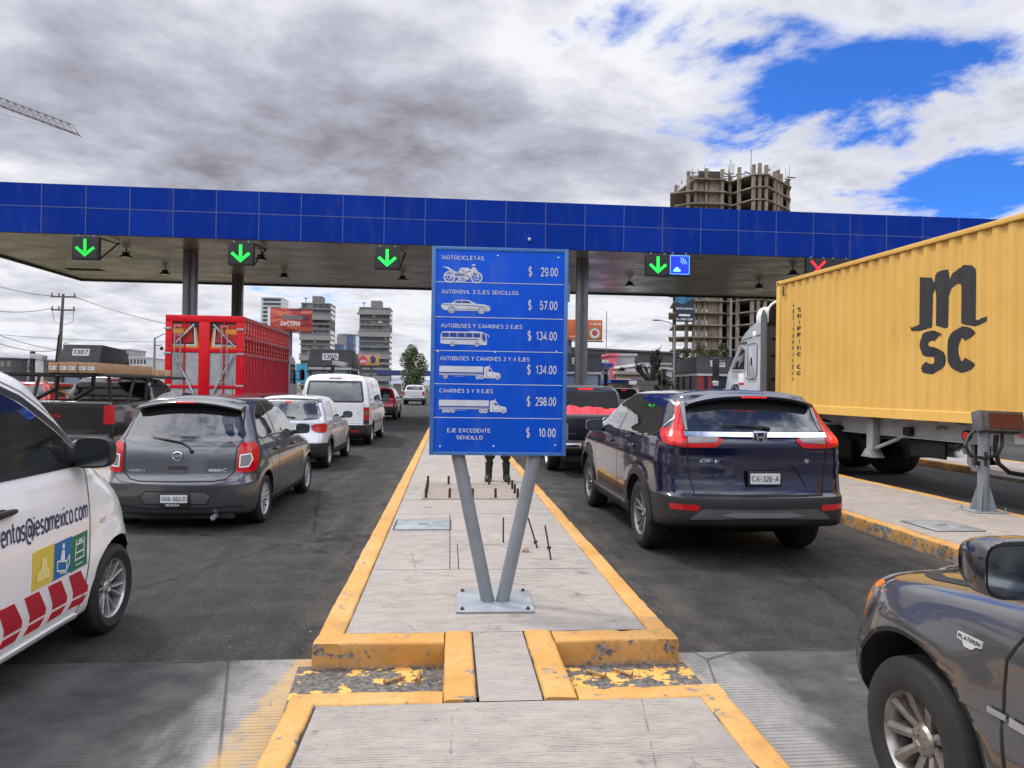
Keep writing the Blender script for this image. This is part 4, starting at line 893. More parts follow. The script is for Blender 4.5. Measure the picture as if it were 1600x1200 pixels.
class Body:
    """closed body lofted from horizontal slices; keeps a ray-cast tree so lamps, glass and trim can be laid on it"""
    def __init__(s, keys, sub=4, crown=.07, bow=.012, arches=(), flare=0.0, warp=None, shrink=.25):
        s.bow = bow; s.rows = pchip(keys, sub); s.bm = bmesh.new(); rings = []
        def put(half, z, zf=None):
            ring = []
            full = half + [(-x, y) for (x, y) in reversed(half[1:-1])]
            for (x, y) in full:
                p = Vector((x, y, z))
                for (ay, az, ar) in arches:
                    d = math.hypot(y-ay, z-az)
                    if flare and abs(x) > .3 and z > az-.15:
                        k = max(0.0, 1-abs(d-ar)/.13); k = k*k*(3-2*k); p.x += math.copysign(flare*k, x)
                if warp: p = warp(p)
                ring.append(s.bm.verts.new(p))
            return ring
        halves = [half_section(q, bow=bow) for q in s.rows]
        for q, h in zip(s.rows, halves): rings.append(put(h, q[0]))
        top = halves[-1]; zt = s.rows[-1][0]; yc = sum(p[1] for p in top)/len(top)
        N = 10
        for k in range(1, N+1):
            a = math.pi/2*k/N; c = math.cos(a); zz = zt+crown*math.sin(a)
            rings.append(put([(x*c, yc+(y-yc)*(1-shrink*(1-c))) for (x, y) in top], zz))
        n = len(rings[0])
        for A, C in zip(rings[:-1], rings[1:]):
            for i in range(n): s.bm.faces.new((A[i], A[(i+1) % n], C[(i+1) % n], C[i]))
        s.bm.faces.new(list(reversed(rings[0])))
        bmesh.ops.remove_doubles(s.bm, verts=rings[-1], dist=2e-3)
        bmesh.ops.dissolve_degenerate(s.bm, edges=s.bm.edges, dist=1e-5)
        bmesh.ops.recalc_face_normals(s.bm, faces=s.bm.faces)
        s.bvh = BVHTree.FromBMesh(s.bm)
    def hit(s, o, d):
        return s.bvh.ray_cast(Vector(o), Vector(d))
    def proj(s, u, v, way):
        """way: 'rear' (x,z), 'front' (x,z), 'left'/'right' (y,z), 'top' (x,y)"""
        if way == 'wrap':
            rw = s.rows; i = 0
            while i < len(rw)-2 and rw[i+1][0] < v: i += 1
            a, c = rw[i], rw[i+1]; t = max(0, min(1, (v-a[0])/max(1e-6, c[0]-a[0])))
            P = half_section([p+(q-p)*t for p, q in zip(a, c)], bow=s.bow); L = abs(u); q = P[-1]
            for p0, p1 in zip(P[:-1], P[1:]):
                l = math.hypot(p1[0]-p0[0], p1[1]-p0[1])
                if L <= l: q = (p0[0]+(p1[0]-p0[0])*L/max(l, 1e-9), p0[1]+(p1[1]-p0[1])*L/max(l, 1e-9)); break
                L -= l
            p = Vector((math.copysign(q[0], u), q[1], v)); loc_, nor, _, _ = s.bvh.find_nearest(p)
            return loc_, nor
        if way == 'rear': o, d = (u, -6, v), (0, 1, 0)
        elif way == 'front': o, d = (u, 12, v), (0, -1, 0)
        elif way == 'right': o, d = (6, u, v), (-1, 0, 0)
        elif way == 'left': o, d = (-6, u, v), (1, 0, 0)
        else: o, d = (u, v, 6), (0, 0, -1)
        loc_, nor, _, _ = s.hit(o, d)
        if loc_ is None:
            loc_, nor, _, _ = s.bvh.find_nearest(Vector(o)*1 + Vector(d)*6)
        return loc_, nor
    def mesh(s, name, mats, parent, cuts=(), angle=35, paint=None):
        if paint:
            for f in s.bm.faces: f.material_index = paint(f.calc_center_median())
        for f in s.bm.faces: f.smooth = True
        me = bpy.data.meshes.new(name); s.bm.to_mesh(me)
        for m in mats: me.materials.append(m)
        o = bpy.data.objects.new(name, me); COL.objects.link(o)
        for (axis, c, r, a0, a1) in cuts:
            cb = B()
            if axis == 'BOX': cb.box(*c)
            else: cb.lathe([(r, a0), (r, a1)], 40, axis, c)
            cme = bpy.data.meshes.new('cut'); bmesh.ops.recalc_face_normals(cb.bm, faces=cb.bm.faces)
            for f in cb.bm.faces: f.material_index = 1
            cb.bm.to_mesh(cme); cb.bm.free()
            for m in mats: cme.materials.append(m)
            co = bpy.data.objects.new('cut', cme); COL.objects.link(co)
            md = o.modifiers.new('cut', 'BOOLEAN'); md.operation = 'DIFFERENCE'; md.solver = 'EXACT'; md.object = co
            dg = bpy.context.evaluated_depsgraph_get(); nm = bpy.data.meshes.new_from_object(o.evaluated_get(dg))
            o.modifiers.clear(); old = o.data; o.data = nm; bpy.data.meshes.remove(old)
            bpy.data.objects.remove(co)
        bm = bmesh.new(); bm.from_mesh(o.data)
        for f in bm.faces: f.smooth = True
        for e_ in bm.edges:
            if len(e_.link_faces) == 2: e_.smooth = e_.calc_face_angle(0) < R(angle)
        bm.to_mesh(o.data); bm.free(); o.data.name = name
        if parent: o.parent = parent
        return o
    def lay(s, name, pts, way, mat, parent, off=.004, th=.012, cell=.05, pz=None, angle=40):
        """a panel cut to the outline pts, bent over the body, `off` proud of it"""
        bm = bmesh.new(); vs = [bm.verts.new((p[0], p[1], 0)) for p in pts]
        from mathutils.geometry import tessellate_polygon
        for tri in tessellate_polygon([[Vector((p[0], p[1], 0)) for p in pts]]):
            try: bm.faces.new([vs[i] for i in tri])
            except ValueError: pass
        us = [p[0] for p in pts]; ws = [p[1] for p in pts]
        for ax, lo, hi in ((0, min(us), max(us)), (1, min(ws), max(ws))):
            n = int((hi-lo)/cell)
            for k in range(1, n+1):
                c = lo+(hi-lo)*k/(n+1); co = Vector((c, 0, 0)) if ax == 0 else Vector((0, c, 0)); no = Vector((1, 0, 0)) if ax == 0 else Vector((0, 1, 0))
                bmesh.ops.bisect_plane(bm, geom=bm.verts[:]+bm.edges[:]+bm.faces[:], plane_co=co, plane_no=no, dist=1e-6)
        bmesh.ops.remove_doubles(bm, verts=bm.verts, dist=1e-5)
        bound = [e_ for e_ in bm.edges if len(e_.link_faces) == 1]
        low = {}
        for v in bm.verts:
            p, nrm = s.proj(v.co.x, v.co.y, way); low[v] = (p, nrm)
        lo_v = {}
        for e_ in bound:
            for v in e_.verts:
                if v not in lo_v: lo_v[v] = low[v]
        for v, (p, nrm) in low.items(): v.co = p+nrm*off
        nv = {v: bm.verts.new(p-nrm*th) for v, (p, nrm) in lo_v.items()}
        for e_ in bound:
            a, c = e_.verts
            try: bm.faces.new((a, c, nv[c], nv[a]))
            except ValueError: pass
        b = B(); b.bm.free(); b.bm = bm
        return obj(name, b, mat, parent, angle=angle)
    def strip(s, name, path, width, way, mat, parent, off=.003, step=.04, close=False):
        """thin line (door gap, trim) along a 2-D path on the body"""
        P = [Vector(p) for p in path]; 
        if close: P.append(P[0])
        dense = []
        for a, c in zip(P[:-1], P[1:]):
            n = max(1, int((c-a).length/step))
            for k in range(n): dense.append(a.lerp(c, k/n))
        dense.append(P[-1]); b = B(); prev = None
        for i, p in enumerate(dense):
            d = (dense[min(i+1, len(dense)-1)]-dense[max(i-1, 0)]); d = d.normalized() if d.length else Vector((1, 0)); n_ = Vector((-d.y, d.x))*width/2
            l0, k0 = s.proj(p.x+n_.x, p.y+n_.y, way); l1, k1 = s.proj(p.x-n_.x, p.y-n_.y, way)
            cur = (l0+k0*off, l1+k1*off)
            if prev: b.face([prev[0], cur[0], cur[1], prev[1]])
            prev = cur
        bmesh.ops.remove_doubles(b.bm, verts=b.bm.verts, dist=1e-5)
        return obj(name, b, mat, parent, fixn=False)
    def text(s, name, body, u0, u1, v0, v1, way, mat, parent, off=.005, weight=.17, shear=0.0, spacing=.22, flip=False, extra=None):
        b = B()
        for q, l in text_quads(body, u0, u1, v0, v1, weight, spacing, shear):
            ps = []
            for (u, v) in q:
                if extra: u, v = extra(u, v)
                if flip: u = u0+u1-u
                p, n_ = s.proj(u, v, way); ps.append(p+n_*(off+l*.0006))
            b.face(ps)
        return obj(name, b, mat, parent, smooth=False, fixn=False)
def rpoly(pts, r, n=4):
    """polygon with rounded corners"""
    out = []; N = len(pts)
    for i in range(N):
        p, a, c = Vector(pts[i]), Vector(pts[i-1]), Vector(pts[(i+1) % N]); rr = r[i] if isinstance(r, (list, tuple)) else r
        da, dc = (a-p), (c-p); k = min(rr, da.length*.48, dc.length*.48)
        if k < 1e-4: out.append((p.x, p.y)); continue
        A, C = p+da.normalized()*k, p+dc.normalized()*k
        for j in range(n+1): t = j/n; q = A*(1-t)**2+p*2*t*(1-t)+C*t*t; out.append((q.x, q.y))
    return out
def ring_arc(cy, cz, r0, r1, a0, a1, n=28):
    o = [(cy+r1*math.cos(R(a0+(a1-a0)*i/n)), cz+r1*math.sin(R(a0+(a1-a0)*i/n))) for i in range(n+1)]
    return o+[(cy+r0*math.cos(R(a1+(a0-a1)*i/n)), cz+r0*math.sin(R(a1+(a0-a1)*i/n))) for i in range(n+1)]
# ---- wheels: tyre > rim (> hub)
_wh = {}
def wheel_meshes(r, w, rim_r, spokes, style, key, mat):
    k = (r, w, rim_r, spokes, style, key)
    if k in _wh: return _wh[k]
    t = B(); h = w/2; sw = .012
    t.lathe([(rim_r*.96, -h*.75), (rim_r*1.01, -h*.96), (rim_r*1.12, -h-sw*.3), ((rim_r+r)/2, -h-sw), (r*.955, -h*.93), (r*.988, -h*.80), (r, -h*.55), (r*1.001, -h*.30), (r*.984, -h*.28), (r*.984, -h*.22), (r*1.002, -h*.20),
             (r*1.002, h*.20), (r*.984, h*.22), (r*.984, h*.28), (r*1.001, h*.30), (r, h*.55), (r*.988, h*.80), (r*.955, h*.93), ((rim_r+r)/2, h+sw), (rim_r*1.12, h+sw*.3), (rim_r*1.01, h*.96), (rim_r*.96, h*.75)], 48, 'X', cap=False)
    for ring in (-h*.75, h*.75): pass
    g = B(); R0 = rim_r
    # outer face is +X
    g.lathe([(R0*.965, -h*.7), (R0*.93, -h*.2), (R0*.90, h*.35), (R0*.94, h*.80), (R0*1.0, h*.93), (R0*1.015, h*.90), (R0*.985, h*.74)], 48, 'X', m=0, cap=False)
    g.lathe([(R0*.96, -h*.30), (R0*.05, -h*.30)], 32, 'X', m=1)
    g.lathe([(R0*.56, -h*.05), (R0*.58, -h*.0), (R0*.15, h*.02)], 32, 'X', m=2)     # brake disc
    hub = .26 if style != 'fat' else .34
    g.lathe([(R0*hub, h*.05), (R0*hub, h*.50), (R0*(hub-.05), h*.60), (R0*.12, h*.66), (R0*.105, h*.60), (R0*.02, h*.62)], 28, 'X', m=0)
    for i in range(spokes):
        a = 2*math.pi*i/spokes
        def arm(off, wi, wo, x_in, x_out, dep, lean=0.0):
            P = []
            for (rr, ww, xx) in ((R0*hub*.9, wi, x_in), (R0*.55, (wi+wo)*.46, (x_in*.55+x_out*.45)), (R0*.955, wo, x_out)):
                b2 = a+off+lean*(rr/R0)
                cy, cz = rr*math.cos(b2), rr*math.sin(b2); ty, tz = -math.sin(b2), math.cos(b2)
                P.append([(xx-dep, cy-ty*ww/2, cz-tz*ww/2), (xx-dep, cy+ty*ww/2, cz+tz*ww/2), (xx, cy+ty*ww*.36, cz+tz*ww*.36), (xx+dep*.16, cy, cz), (xx, cy-ty*ww*.36, cz-tz*ww*.36)])
            V = [[g.bm.verts.new(q) for q in s_] for s_ in P]
            for A, C in zip(V[:-1], V[1:]):
                for j in range(5): f = g.bm.faces.new((A[j], A[(j+1) % 5], C[(j+1) % 5], C[j])); f.material_index = 0
        if style == 'V':
            arm(-.10, R0*.12, R0*.15, h*.48, h*.78, h*.35, -.14); arm(.10, R0*.12, R0*.15, h*.48, h*.78, h*.35, .14)
        elif style == 'fat': arm(0, R0*.26, R0*.34, h*.42, h*.80, h*.40)
        elif style == 'multi': arm(0, R0*.10, R0*.13, h*.45, h*.76, h*.35)
        elif style == 'steel': arm(0, R0*.30, R0*.44, h*.1, h*.3, h*.2)
        else: arm(0, R0*.20, R0*.24, h*.48, h*.78, h*.35)
    for i in range(5):
        a = 2*math.pi*(i+.5)/5; g.tube([(h*.52, R0*.18*math.cos(a), R0*.18*math.sin(a)), (h*.64, R0*.18*math.cos(a), R0*.18*math.sin(a))], R0*.028, 6, m=1)
    to = obj('tyre', t, M['rubber']); go = obj('rim', g, [mat, M['dark'], M['steel']], angle=30)
    _wh[k] = (to.data, go.data); bpy.data.objects.remove(to); bpy.data.objects.remove(go)
    return _wh[k]
def wheel(parent, x, y, r, w=.19, rim=.62, spokes=5, style='plain', mat=None, key=''):
    mat = mat or M['alloy']; tm, rm = wheel_meshes(r, w, r*rim, spokes, style, key or mat.name, mat)
    t = bpy.data.objects.new('wheel', tm); COL.objects.link(t); t.parent = parent; t.location = (x, y, r-.004)
    t.rotation_euler = (0.3*y+x, 0, math.pi if x < 0 else 0)
    if x < 0: t.rotation_euler = (0.3*y, 0, math.pi)
    g = bpy.data.objects.new('rim', rm); COL.objects.link(g); g.parent = t
    return t
def plate(parent, c, w, h, text_, frame=None, foot=None, rx=0.0):
    """number plate facing -Y at c"""
    T_ = Matrix.Translation(c) @ Matrix.Rotation(rx, 4, 'X')
    b = B(); fw = .022 if frame else .004; b.box(-w/2-fw, w/2+fw, .0, .012, -h/2-fw-(.022 if foot else 0), h/2+fw); b.xf(T_); fr = obj('plate_frame', b, M['black_plastic'], parent, bevel=.004)
    b = B(); b.box(-w/2, w/2, -.005, -.001, -h/2, h/2); b.xf(T_); p = obj('number_plate', b, M['white_plate'], fr, smooth=False)
    b = B(); put_text(b, text_, -w*.45, w*.45, -h*.27, h*.27, -.008, .15, None, .26); b.xf(T_); obj('lettering', b, M['ink'], fr, smooth=False)
    if foot: b = B(); put_text(b, foot, -w*.32, w*.22, -h/2-.037, -h/2-.012, -.004, .15); b.xf(T_); obj('frame_lettering', b, M['white_letter'], fr, smooth=False)
    return fr
def mirror_part(parent, x, y, z, d, mat, glass_face=True, arm=True, name='mirror'):
    """wing mirror: rounded shell with a flat glass facing back (-Y)"""
    s = math.copysign(1, x); b = B(); b.blob((0,0,0), (d[0], d[1]*1.7, d[2]), 3.6, 28, 16); yb = -d[1]*.42
    for v in b.bm.verts:
        if v.co.y > 0: k = v.co.y/(d[1]*.85); v.co.z *= 1-.30*k; v.co.x *= 1-.22*k; v.co.x -= s*.10*d[0]*k
        v.co.y = max(v.co.y, yb)
        v.co.z *= 1-.10*(s*v.co.x/d[0]+.5)+.06
    b.xf(Matrix.Translation((x, y, z)))
    o = obj(name, b, mat, parent, angle=40)
    if arm: a = B(); a.obox((x-s*d[0]*.55, y+.03, z-d[2]*.36), (d[0]*.45, .07, .05)); obj('stalk', a, M['black_plastic'], o, bevel=.012)
    if glass_face:
        g = B(); pts = rpoly([(-d[0]*.44,-d[2]*.41),(d[0]*.44,-d[2]*.41),(d[0]*.44,d[2]*.41),(-d[0]*.44,d[2]*.41)], d[2]*.24, 6)
        g.face([(x+p[0], y+yb-.004, z+p[1]*(1-.10*(s*p[0]/d[0]+.5)+.06)) for p in pts]); obj('mirror_glass', g, M['mirror'], o, smooth=False)
    return o
def handle_part(body, parent, y, z, side, mat, L=.17):
    p, n_ = body.proj(y, z, side); b = B(); b.blob((p.x+n_.x*.022, y, z), (.032, L, .034), 3, 14, 8); o = obj('handle', b, mat, parent, angle=60)
    r_ = B(); r_.blob((p.x+n_.x*.001, y, z-.004), (.012, L*.62, .055), 2.6, 14, 8); obj('recess', r_, M['black_plastic'], o, angle=60); return o
def emblem_ring(parent, c, r, mat, bar=True):
    """plain bright ring with a bar across it"""
    b = B(); N = 28
    b.tube([(c[0]+r*math.cos(2*math.pi*k/N), c[1]-.008, c[2]+r*.92*math.sin(2*math.pi*k/N)) for k in range(N)], r*.17, 8, closed=True)
    if bar: b.box(c[0]-r*1.22, c[0]+r*1.22, c[1]-.022, c[1]-.002, c[2]-r*.24, c[2]+r*.24)
    return obj('emblem', b, mat, parent)
M['mirror'] = plain('mirror_glass', (.16,.175,.18), .06, 1.0, .03)
M['window_trim'] = plain('window_trim', (.012,.012,.013), .35)
def both(fn):
    for s in (-1, 1): fn(s)
SIDE = {-1: 'left', 1: 'right'}
def arch_cuts(axles, hw, r, z):
    c = []
    for y in axles:
        for s in (-1, 1): c.append(('X', (0, y, z), r, (hw+.2)*s if s > 0 else -(hw+.2), (hw-.27) if s > 0 else -(hw-.27)))
    return c
def wiper(body, parent, pts, mat=None):
    b = B(); P = []
    for (x, z) in pts: p, n_ = body.proj(x, z, 'rear'); P.append(p+n_*.022)
    b.tube(P, [.006]+[.011]*(len(P)-2)+[.016], 6); p, n_ = body.proj(*pts[-1], 'rear'); b.blob(p+n_*.012, (.045,.04,.045), 2.2, 10, 8)
    return obj('wiper', b, mat or M['black_plastic'], parent)
# ================================================================== grey hatchback ahead on the left
def grey_hatch():
    T = thing('hatchback', (-3.04, 8.22, 0), R(-0.6), 'dark grey hatchback with lit brake lights and plate GNX-583-D, left of the island', 'car')
    pm = car_paint('paint_dark_grey', (.075,.078,.088), .5, .07, .22)
    # z, yr, yf, w, rrx, rry, rfx, rfy, br, bf
    K = [(.165,.16,3.60,.70,.20,.14,.30,.40,.05,.06),(.20,.06,3.70,.775,.22,.18,.34,.45,.06,.10),(.30,.015,3.76,.805,.23,.24,.36,.5,.07,.12),(.42,.0,3.78,.820,.24,.27,.36,.5,.075,.13),(.53,.0,3.78,.828,.24,.28,.36,.5,.08,.13),
         (.575,.030,3.77,.8305,.23,.28,.36,.5,.08,.13),(.64,.055,3.75,.8325,.22,.29,.38,.55,.085,.13),(.74,.070,3.70,.832,.20,.30,.40,.6,.09,.14),(.84,.085,3.55,.822,.19,.30,.42,.6,.09,.15),(.92,.105,3.25,.808,.185,.29,.42,.55,.09,.16),
         (.99,.145,2.98,.785,.18,.27,.40,.45,.085,.16),(1.06,.205,2.80,.757,.175,.25,.36,.36,.08,.14),(1.18,.285,2.58,.710,.17,.24,.32,.30,.075,.12),(1.30,.355,2.36,.660,.165,.23,.30,.26,.07,.10),(1.385,.41,2.16,.615,.165,.22,.28,.24,.065,.08),(1.435,.455,2.00,.570,.16,.20,.26,.22,.06,.07)]
    ar = ((.66,.30,.345),(3.10,.30,.345))
    bd = Body(K, 4, .095, .012, ar, .012)
    bo = bd.mesh('body', [pm, M['dark']], T, arch_cuts((.66,3.10), .8325, .335, .30))
    # hatch outline, glass, lamps
    bd.strip('hatch_gap', [(-.60,1.36),(-.655,1.02),(-.615,.93),(-.60,.66),(-.52,.585),(-.40,.565),(.40,.565),(.52,.585),(.60,.66),(.615,.93),(.655,1.02),(.60,1.36)], .011, 'rear', M['dark'], bo)
    bd.lay('rear_window', rpoly([(-.545,1.395),(-.685,1.07),(-.655,1.015),(-.35,.955),(0,.94),(.35,.955),(.655,1.015),(.685,1.07),(.545,1.395)], .05), 'rear', M['glass'], T, .003)
    for s in (-1, 1):
        P = [(s*.650,.985),(s*.80,.995),(s*.895,.955),(s*.925,.86),(s*.905,.75),(s*.845,.665),(s*.640,.650),(s*.632,.78)]
        t = bd.lay('tail_lamp', rpoly(P, .03), 'wrap', M['red_lit'], T, .014, .02, .03)
        bd.lay('reverse_lamp', rpoly([(s*.670,.85),(s*.775,.865),(s*.797,.80),(s*.755,.725),(s*.670,.715)], .02), 'wrap', M['clear_lens'], t, .019, .003, .03)
        bd.strip('lamp_trim', [(s*.670,.85),(s*.775,.865),(s*.797,.80),(s*.755,.725),(s*.670,.715)], .014, 'wrap', M['white_letter'], t, .0225, .02, True)
    sp_ = B()
    secs = []
    for i in range(15):
        x = -.60+1.2*i/14; k = (x/.60)**2
        y0 = .285+.085*k; z0 = 1.455-.085*k
        secs.append([(x, y0, z0-.002), (x, y0+.01, z0-.022), (x, y0+.17, z0-.035), (x, y0+.34, z0-.01), (x, y0+.34, z0+.050-.012*k), (x, y0+.12, z0+.038-.006*k)])
    V = [[sp_.bm.verts.new(q) for q in s_] for s_ in secs]
    for A, C in zip(V[:-1], V[1:]):
        for j in range(6): sp_.bm.faces.new((A[j], A[(j+1)%6], C[(j+1)%6], C[j]))
    sp_.bm.faces.new(V[0]); sp_.bm.faces.new(list(reversed(V[-1])))
    so = obj('roof_spoiler', sp_, pm, T, bevel=.006, angle=50)
    b = B()
    for i in range(6): b.box(-.105+.037*i, -.083+.037*i, .279, .292, 1.440, 1.453)
    obj('brake_light', b, M['led_red'], so, smooth=False)
    wiper(bd, T, [(-.335,1.045),(-.15,1.015),(.03,.985),(.115,.935),(.145,.895)])
    p, _ = bd.proj(0, .845, 'rear'); emblem_ring(T, p, .050, M['chrome'])
    bd.lay('hatch_handle', rpoly([(-.10,.735),(.10,.735),(.105,.690),(-.105,.690)], .012), 'rear', M['black_plastic'], T, .004, .01); bd.lay('handle_lip', rpoly([(-.105,.693),(.105,.693),(.098,.655),(-.098,.655)], .015), 'rear', pm, T, .016, .02, .03)
    bd.text('lettering', 'MARCH', -.545, -.350, .665, .697, 'rear', M['chrome'], T, .006, .2, .12); bd.text('dealer_lettering', 'VEGUSA', .335, .475, .672, .702, 'rear', M['white_letter'], T, .005, .18, .1)
    b = B(); p, _ = bd.proj(.505, .687, 'rear'); b.tube([(p.x+.02*math.cos(t*.5), p.y-.004, p.z+.018*math.sin(t*.5)) for t in range(13)], .0022, 5); obj('dealer_mark', b, M['white_letter'], T)
    bd.lay('plate_recess', rpoly([(-.385,.400),(-.315,.455),(.315,.455),(.385,.400),(.33,.315),(-.33,.315)], .03), 'rear', car_paint('paint_recess', (.095,.097,.108), .4, .2, .4), T, .003, .004)
    bd.strip('recess_edge', [(-.385,.400),(-.315,.455),(.315,.455),(.385,.400),(.33,.315),(-.33,.315)], .012, 'rear', M['dark'], T, .0045, .04, True)
    plate(T, (.0,-.012,.378), .29, .088, 'GNX-583-D', True, 'VEGUSA')
    bd.strip('bumper_line', [(-.74,.275),(-.55,.285),(-.42,.262),(.42,.262),(.55,.285),(.74,.275)], .016, 'rear', M['dark'], T, .003)
    bd.strip('bumper_gap', [(.40,.535),(.62,.555),(.74,.62)], .006, 'rear', M['dark'], T, .002); bd.strip('bumper_gap', [(-.40,.535),(-.62,.555),(-.74,.62)], .006, 'rear', M['dark'], T, .002)
    b = B(); b.tube([(.42,-.0,.165),(.42,.3,.175)], .028, 12); obj('exhaust', b, M['steel'], T)
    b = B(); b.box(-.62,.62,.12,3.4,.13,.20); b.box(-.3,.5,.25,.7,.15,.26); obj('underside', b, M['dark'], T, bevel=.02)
    for s in (-1, 1):
        sd = SIDE[s]
        bd.lay('side_window', rpoly([(.52,1.075),(.60,1.20),(.76,1.34),(.93,1.405),(1.16,1.425),(1.215,1.065),(.62,1.025)], [.04,.1,.1,.1,.02,.02,.05]), sd, M['glass'], T, .003, cell=.06)
        bd.lay('side_window', rpoly([(1.275,1.065),(1.22,1.428),(1.50,1.425),(1.75,1.37),(2.05,1.235),(2.36,1.045),(2.36,1.015)], [.02,.02,.1,.1,.1,.02,.02]), sd, M['glass'], T, .003, cell=.06)
        bd.strip('door_gap', [(1.245,1.42),(1.245,1.0),(1.25,.36),(1.02,.30)], .008, sd, M['dark'], bo); bd.strip('door_gap', [(2.42,1.02),(2.56,.85),(2.54,.34)], .008, sd, M['dark'], bo)
        bd.strip('door_gap', [(.57,1.08),(.66,.93),(.96,.62),(1.04,.40),(1.02,.30)], .008, sd, M['dark'], bo)
        bd.strip('window_trim', [(.45,1.06),(.60,1.015),(1.2,1.035),(2.42,1.01)], .016, sd, M['window_trim'], T, .004)
        bd.strip('roof_gutter', [(.50,1.43),(.75,1.437),(1.5,1.445),(1.95,1.40)], .010, sd, M['dark'], bo, .002)
        handle_part(bd, T, 1.10, .865, sd, pm); handle_part(bd, T, 2.02, .86, sd, pm)
        mirror_part(T, s*.915, 2.28, 1.045, (.19,.12,.14), M['black_plastic'])
        for y in (.66, 3.10): wheel(T, s*.735, y, .292, .175, .66, 7, 'V')
        bd.lay('sill', [(1.02,.20),(2.72,.20),(2.74,.27),(1.0,.27)], sd, M['black_plastic'], T, .006, .01, .08)
    b = B(); b.lathe([(.004,0),(.003,.22)], 6, 'Z', (.0,2.0,1.53)); obj('aerial', b, M['black_plastic'], T)
    return T
grey_hatch()
def blue_suv():
    T = thing('suv', (2.95, 6.43, 0), R(0.4), 'dark navy blue SUV with tall red tail lights and black bumper', 'suv')
    pm = car_paint('paint_navy', (.003,.0045,.028), .2, .05, .16); blk = M['black_plastic']
    K = [(.225,.62,4.30,.74,.18,.18,.35,.45,.05,.06),(.28,.56,4.42,.86,.20,.24,.36,.5,.06,.10),(.335,.34,4.50,.893,.22,.28,.36,.5,.07,.12),(.375,.07,4.53,.898,.22,.28,.36,.5,.075,.12),(.42,.012,4.55,.908,.23,.29,.36,.5,.08,.13),(.48,.0,4.57,.912,.23,.30,.36,.5,.08,.13),(.58,.0,4.59,.922,.24,.32,.36,.5,.085,.13),(.665,.012,4.59,.927,.24,.32,.36,.5,.085,.13),
         (.685,.045,4.59,.9275,.24,.31,.36,.5,.085,.13),(.78,.070,4.57,.929,.23,.31,.38,.55,.085,.13),(.84,.082,4.55,.930,.23,.31,.38,.55,.085,.13),(.95,.088,4.48,.930,.22,.31,.40,.6,.085,.14),(1.05,.092,4.30,.922,.21,.31,.42,.6,.085,.15),(1.13,.085,4.0,.912,.20,.30,.42,.6,.085,.16),(1.20,.098,3.62,.895,.19,.29,.42,.5,.085,.16),
         (1.255,.145,3.36,.868,.19,.28,.40,.42,.08,.16),(1.34,.215,3.12,.832,.18,.27,.36,.36,.075,.14),(1.45,.29,2.86,.785,.175,.26,.32,.30,.07,.12),(1.545,.35,2.60,.735,.17,.25,.30,.26,.065,.10),(1.60,.40,2.40,.685,.17,.22,.28,.24,.06,.08)]
    ar = ((1.0,.365,.42),(3.66,.365,.42)); hw = .9275
    bd = Body(K, 4, .082, .012, ar, .022)
    bo = bd.mesh('body', [pm, M['dark'], blk], T, arch_cuts((1.0,3.66), hw, .415, .368), paint=lambda c: 2 if (c.z < .665 and c.y < .75) or c.z < .40 or (c.z < .55 and c.y > 4.05) else 0)
    gw = glass_dark('rear_glass', (.022,.024,.025))
    bd.lay('rear_window', rpoly([(-.575,1.595),(-.69,1.275),(.69,1.275),(.575,1.595)], .05), 'rear', gw, T, .003)
    sp_ = B(); secs = []
    for i in range(17):
        x = -.64+1.28*i/16; k = (x/.64)**2; k2 = k*k
        y0 = .235+.075*k; z0 = 1.622-.050*k-.035*k2
        secs.append([(x, y0, z0), (x, y0+.012, z0-.026), (x, y0+.16, z0-.036), (x, y0+.36, z0-.03), (x, y0+.40, z0+.045-.02*k), (x, y0+.15, z0+.030-.010*k)])
    V = [[sp_.bm.verts.new(q) for q in s_] for s_ in secs]
    for A, C in zip(V[:-1], V[1:]):
        for j in range(6): sp_.bm.faces.new((A[j], A[(j+1)%6], C[(j+1)%6], C[j]))
    sp_.bm.faces.new(V[0]); sp_.bm.faces.new(list(reversed(V[-1])))
    so = obj('roof_spoiler', sp_, pm, T, bevel=.006, angle=50)
    b = B()
    for i in range(8): b.box(-.128+.032*i, -.108+.032*i, .226, .242, 1.602, 1.615)
    obj('brake_light', b, M['led_red'], so, smooth=False)
    b = B(); b.prism([(.62,1.675),(.80,1.675),(.74,1.725),(.66,1.745)], 'X', -.022, .022); obj('roof_fin', b, pm, T, bevel=.008)
    bd.strip('chrome_bar', [(-.71,1.243),(.71,1.243)], .044, 'rear', M['chrome'], T, .016, .05)
    for s in (-1, 1):
        t = bd.lay('tail_lamp', rpoly([(s*.690,1.555),(s*.735,1.55),(s*.775,1.36),(s*.835,1.30),(s*1.00,1.285),(s*1.005,1.245),(s*.935,1.155),(s*.70,1.125),(s*.70,1.30)], [.01,.02,.04,.03,.02,.02,.03,.01,.02]), 'wrap', M['red_lit'], T, .012, .02, .03)
        bd.lay('pillar_trim', [(s*.640,1.555),(s*.682,1.555),(s*.694,1.28),(s*.668,1.28)], 'wrap', M['clear_lens'], t, .010, .012, .03)
        bd.lay('lamp_core', rpoly([(s*.735,1.27),(s*.90,1.265),(s*.875,1.185),(s*.735,1.165)], .03), 'wrap', lens('lamp_core_red', (.9,.02,.015), .9), t, .014, .003, .03)
        u = bd.lay('hatch_lamp', rpoly([(s*.692,1.225),(s*.635,1.222),(s*.40,1.222),(s*.355,1.195),(s*.43,1.130),(s*.692,1.125)], [.004,.004,.01,.02,.02,.004]), 'wrap', M['red_lit'], T, .012, .018, .03)
        bd.lay('reverse_lamp', rpoly([(s*.685,1.224),(s*.395,1.224),(s*.425,1.178),(s*.685,1.165)], .008), 'wrap', M['clear_lens'], u, .015, .003, .03)
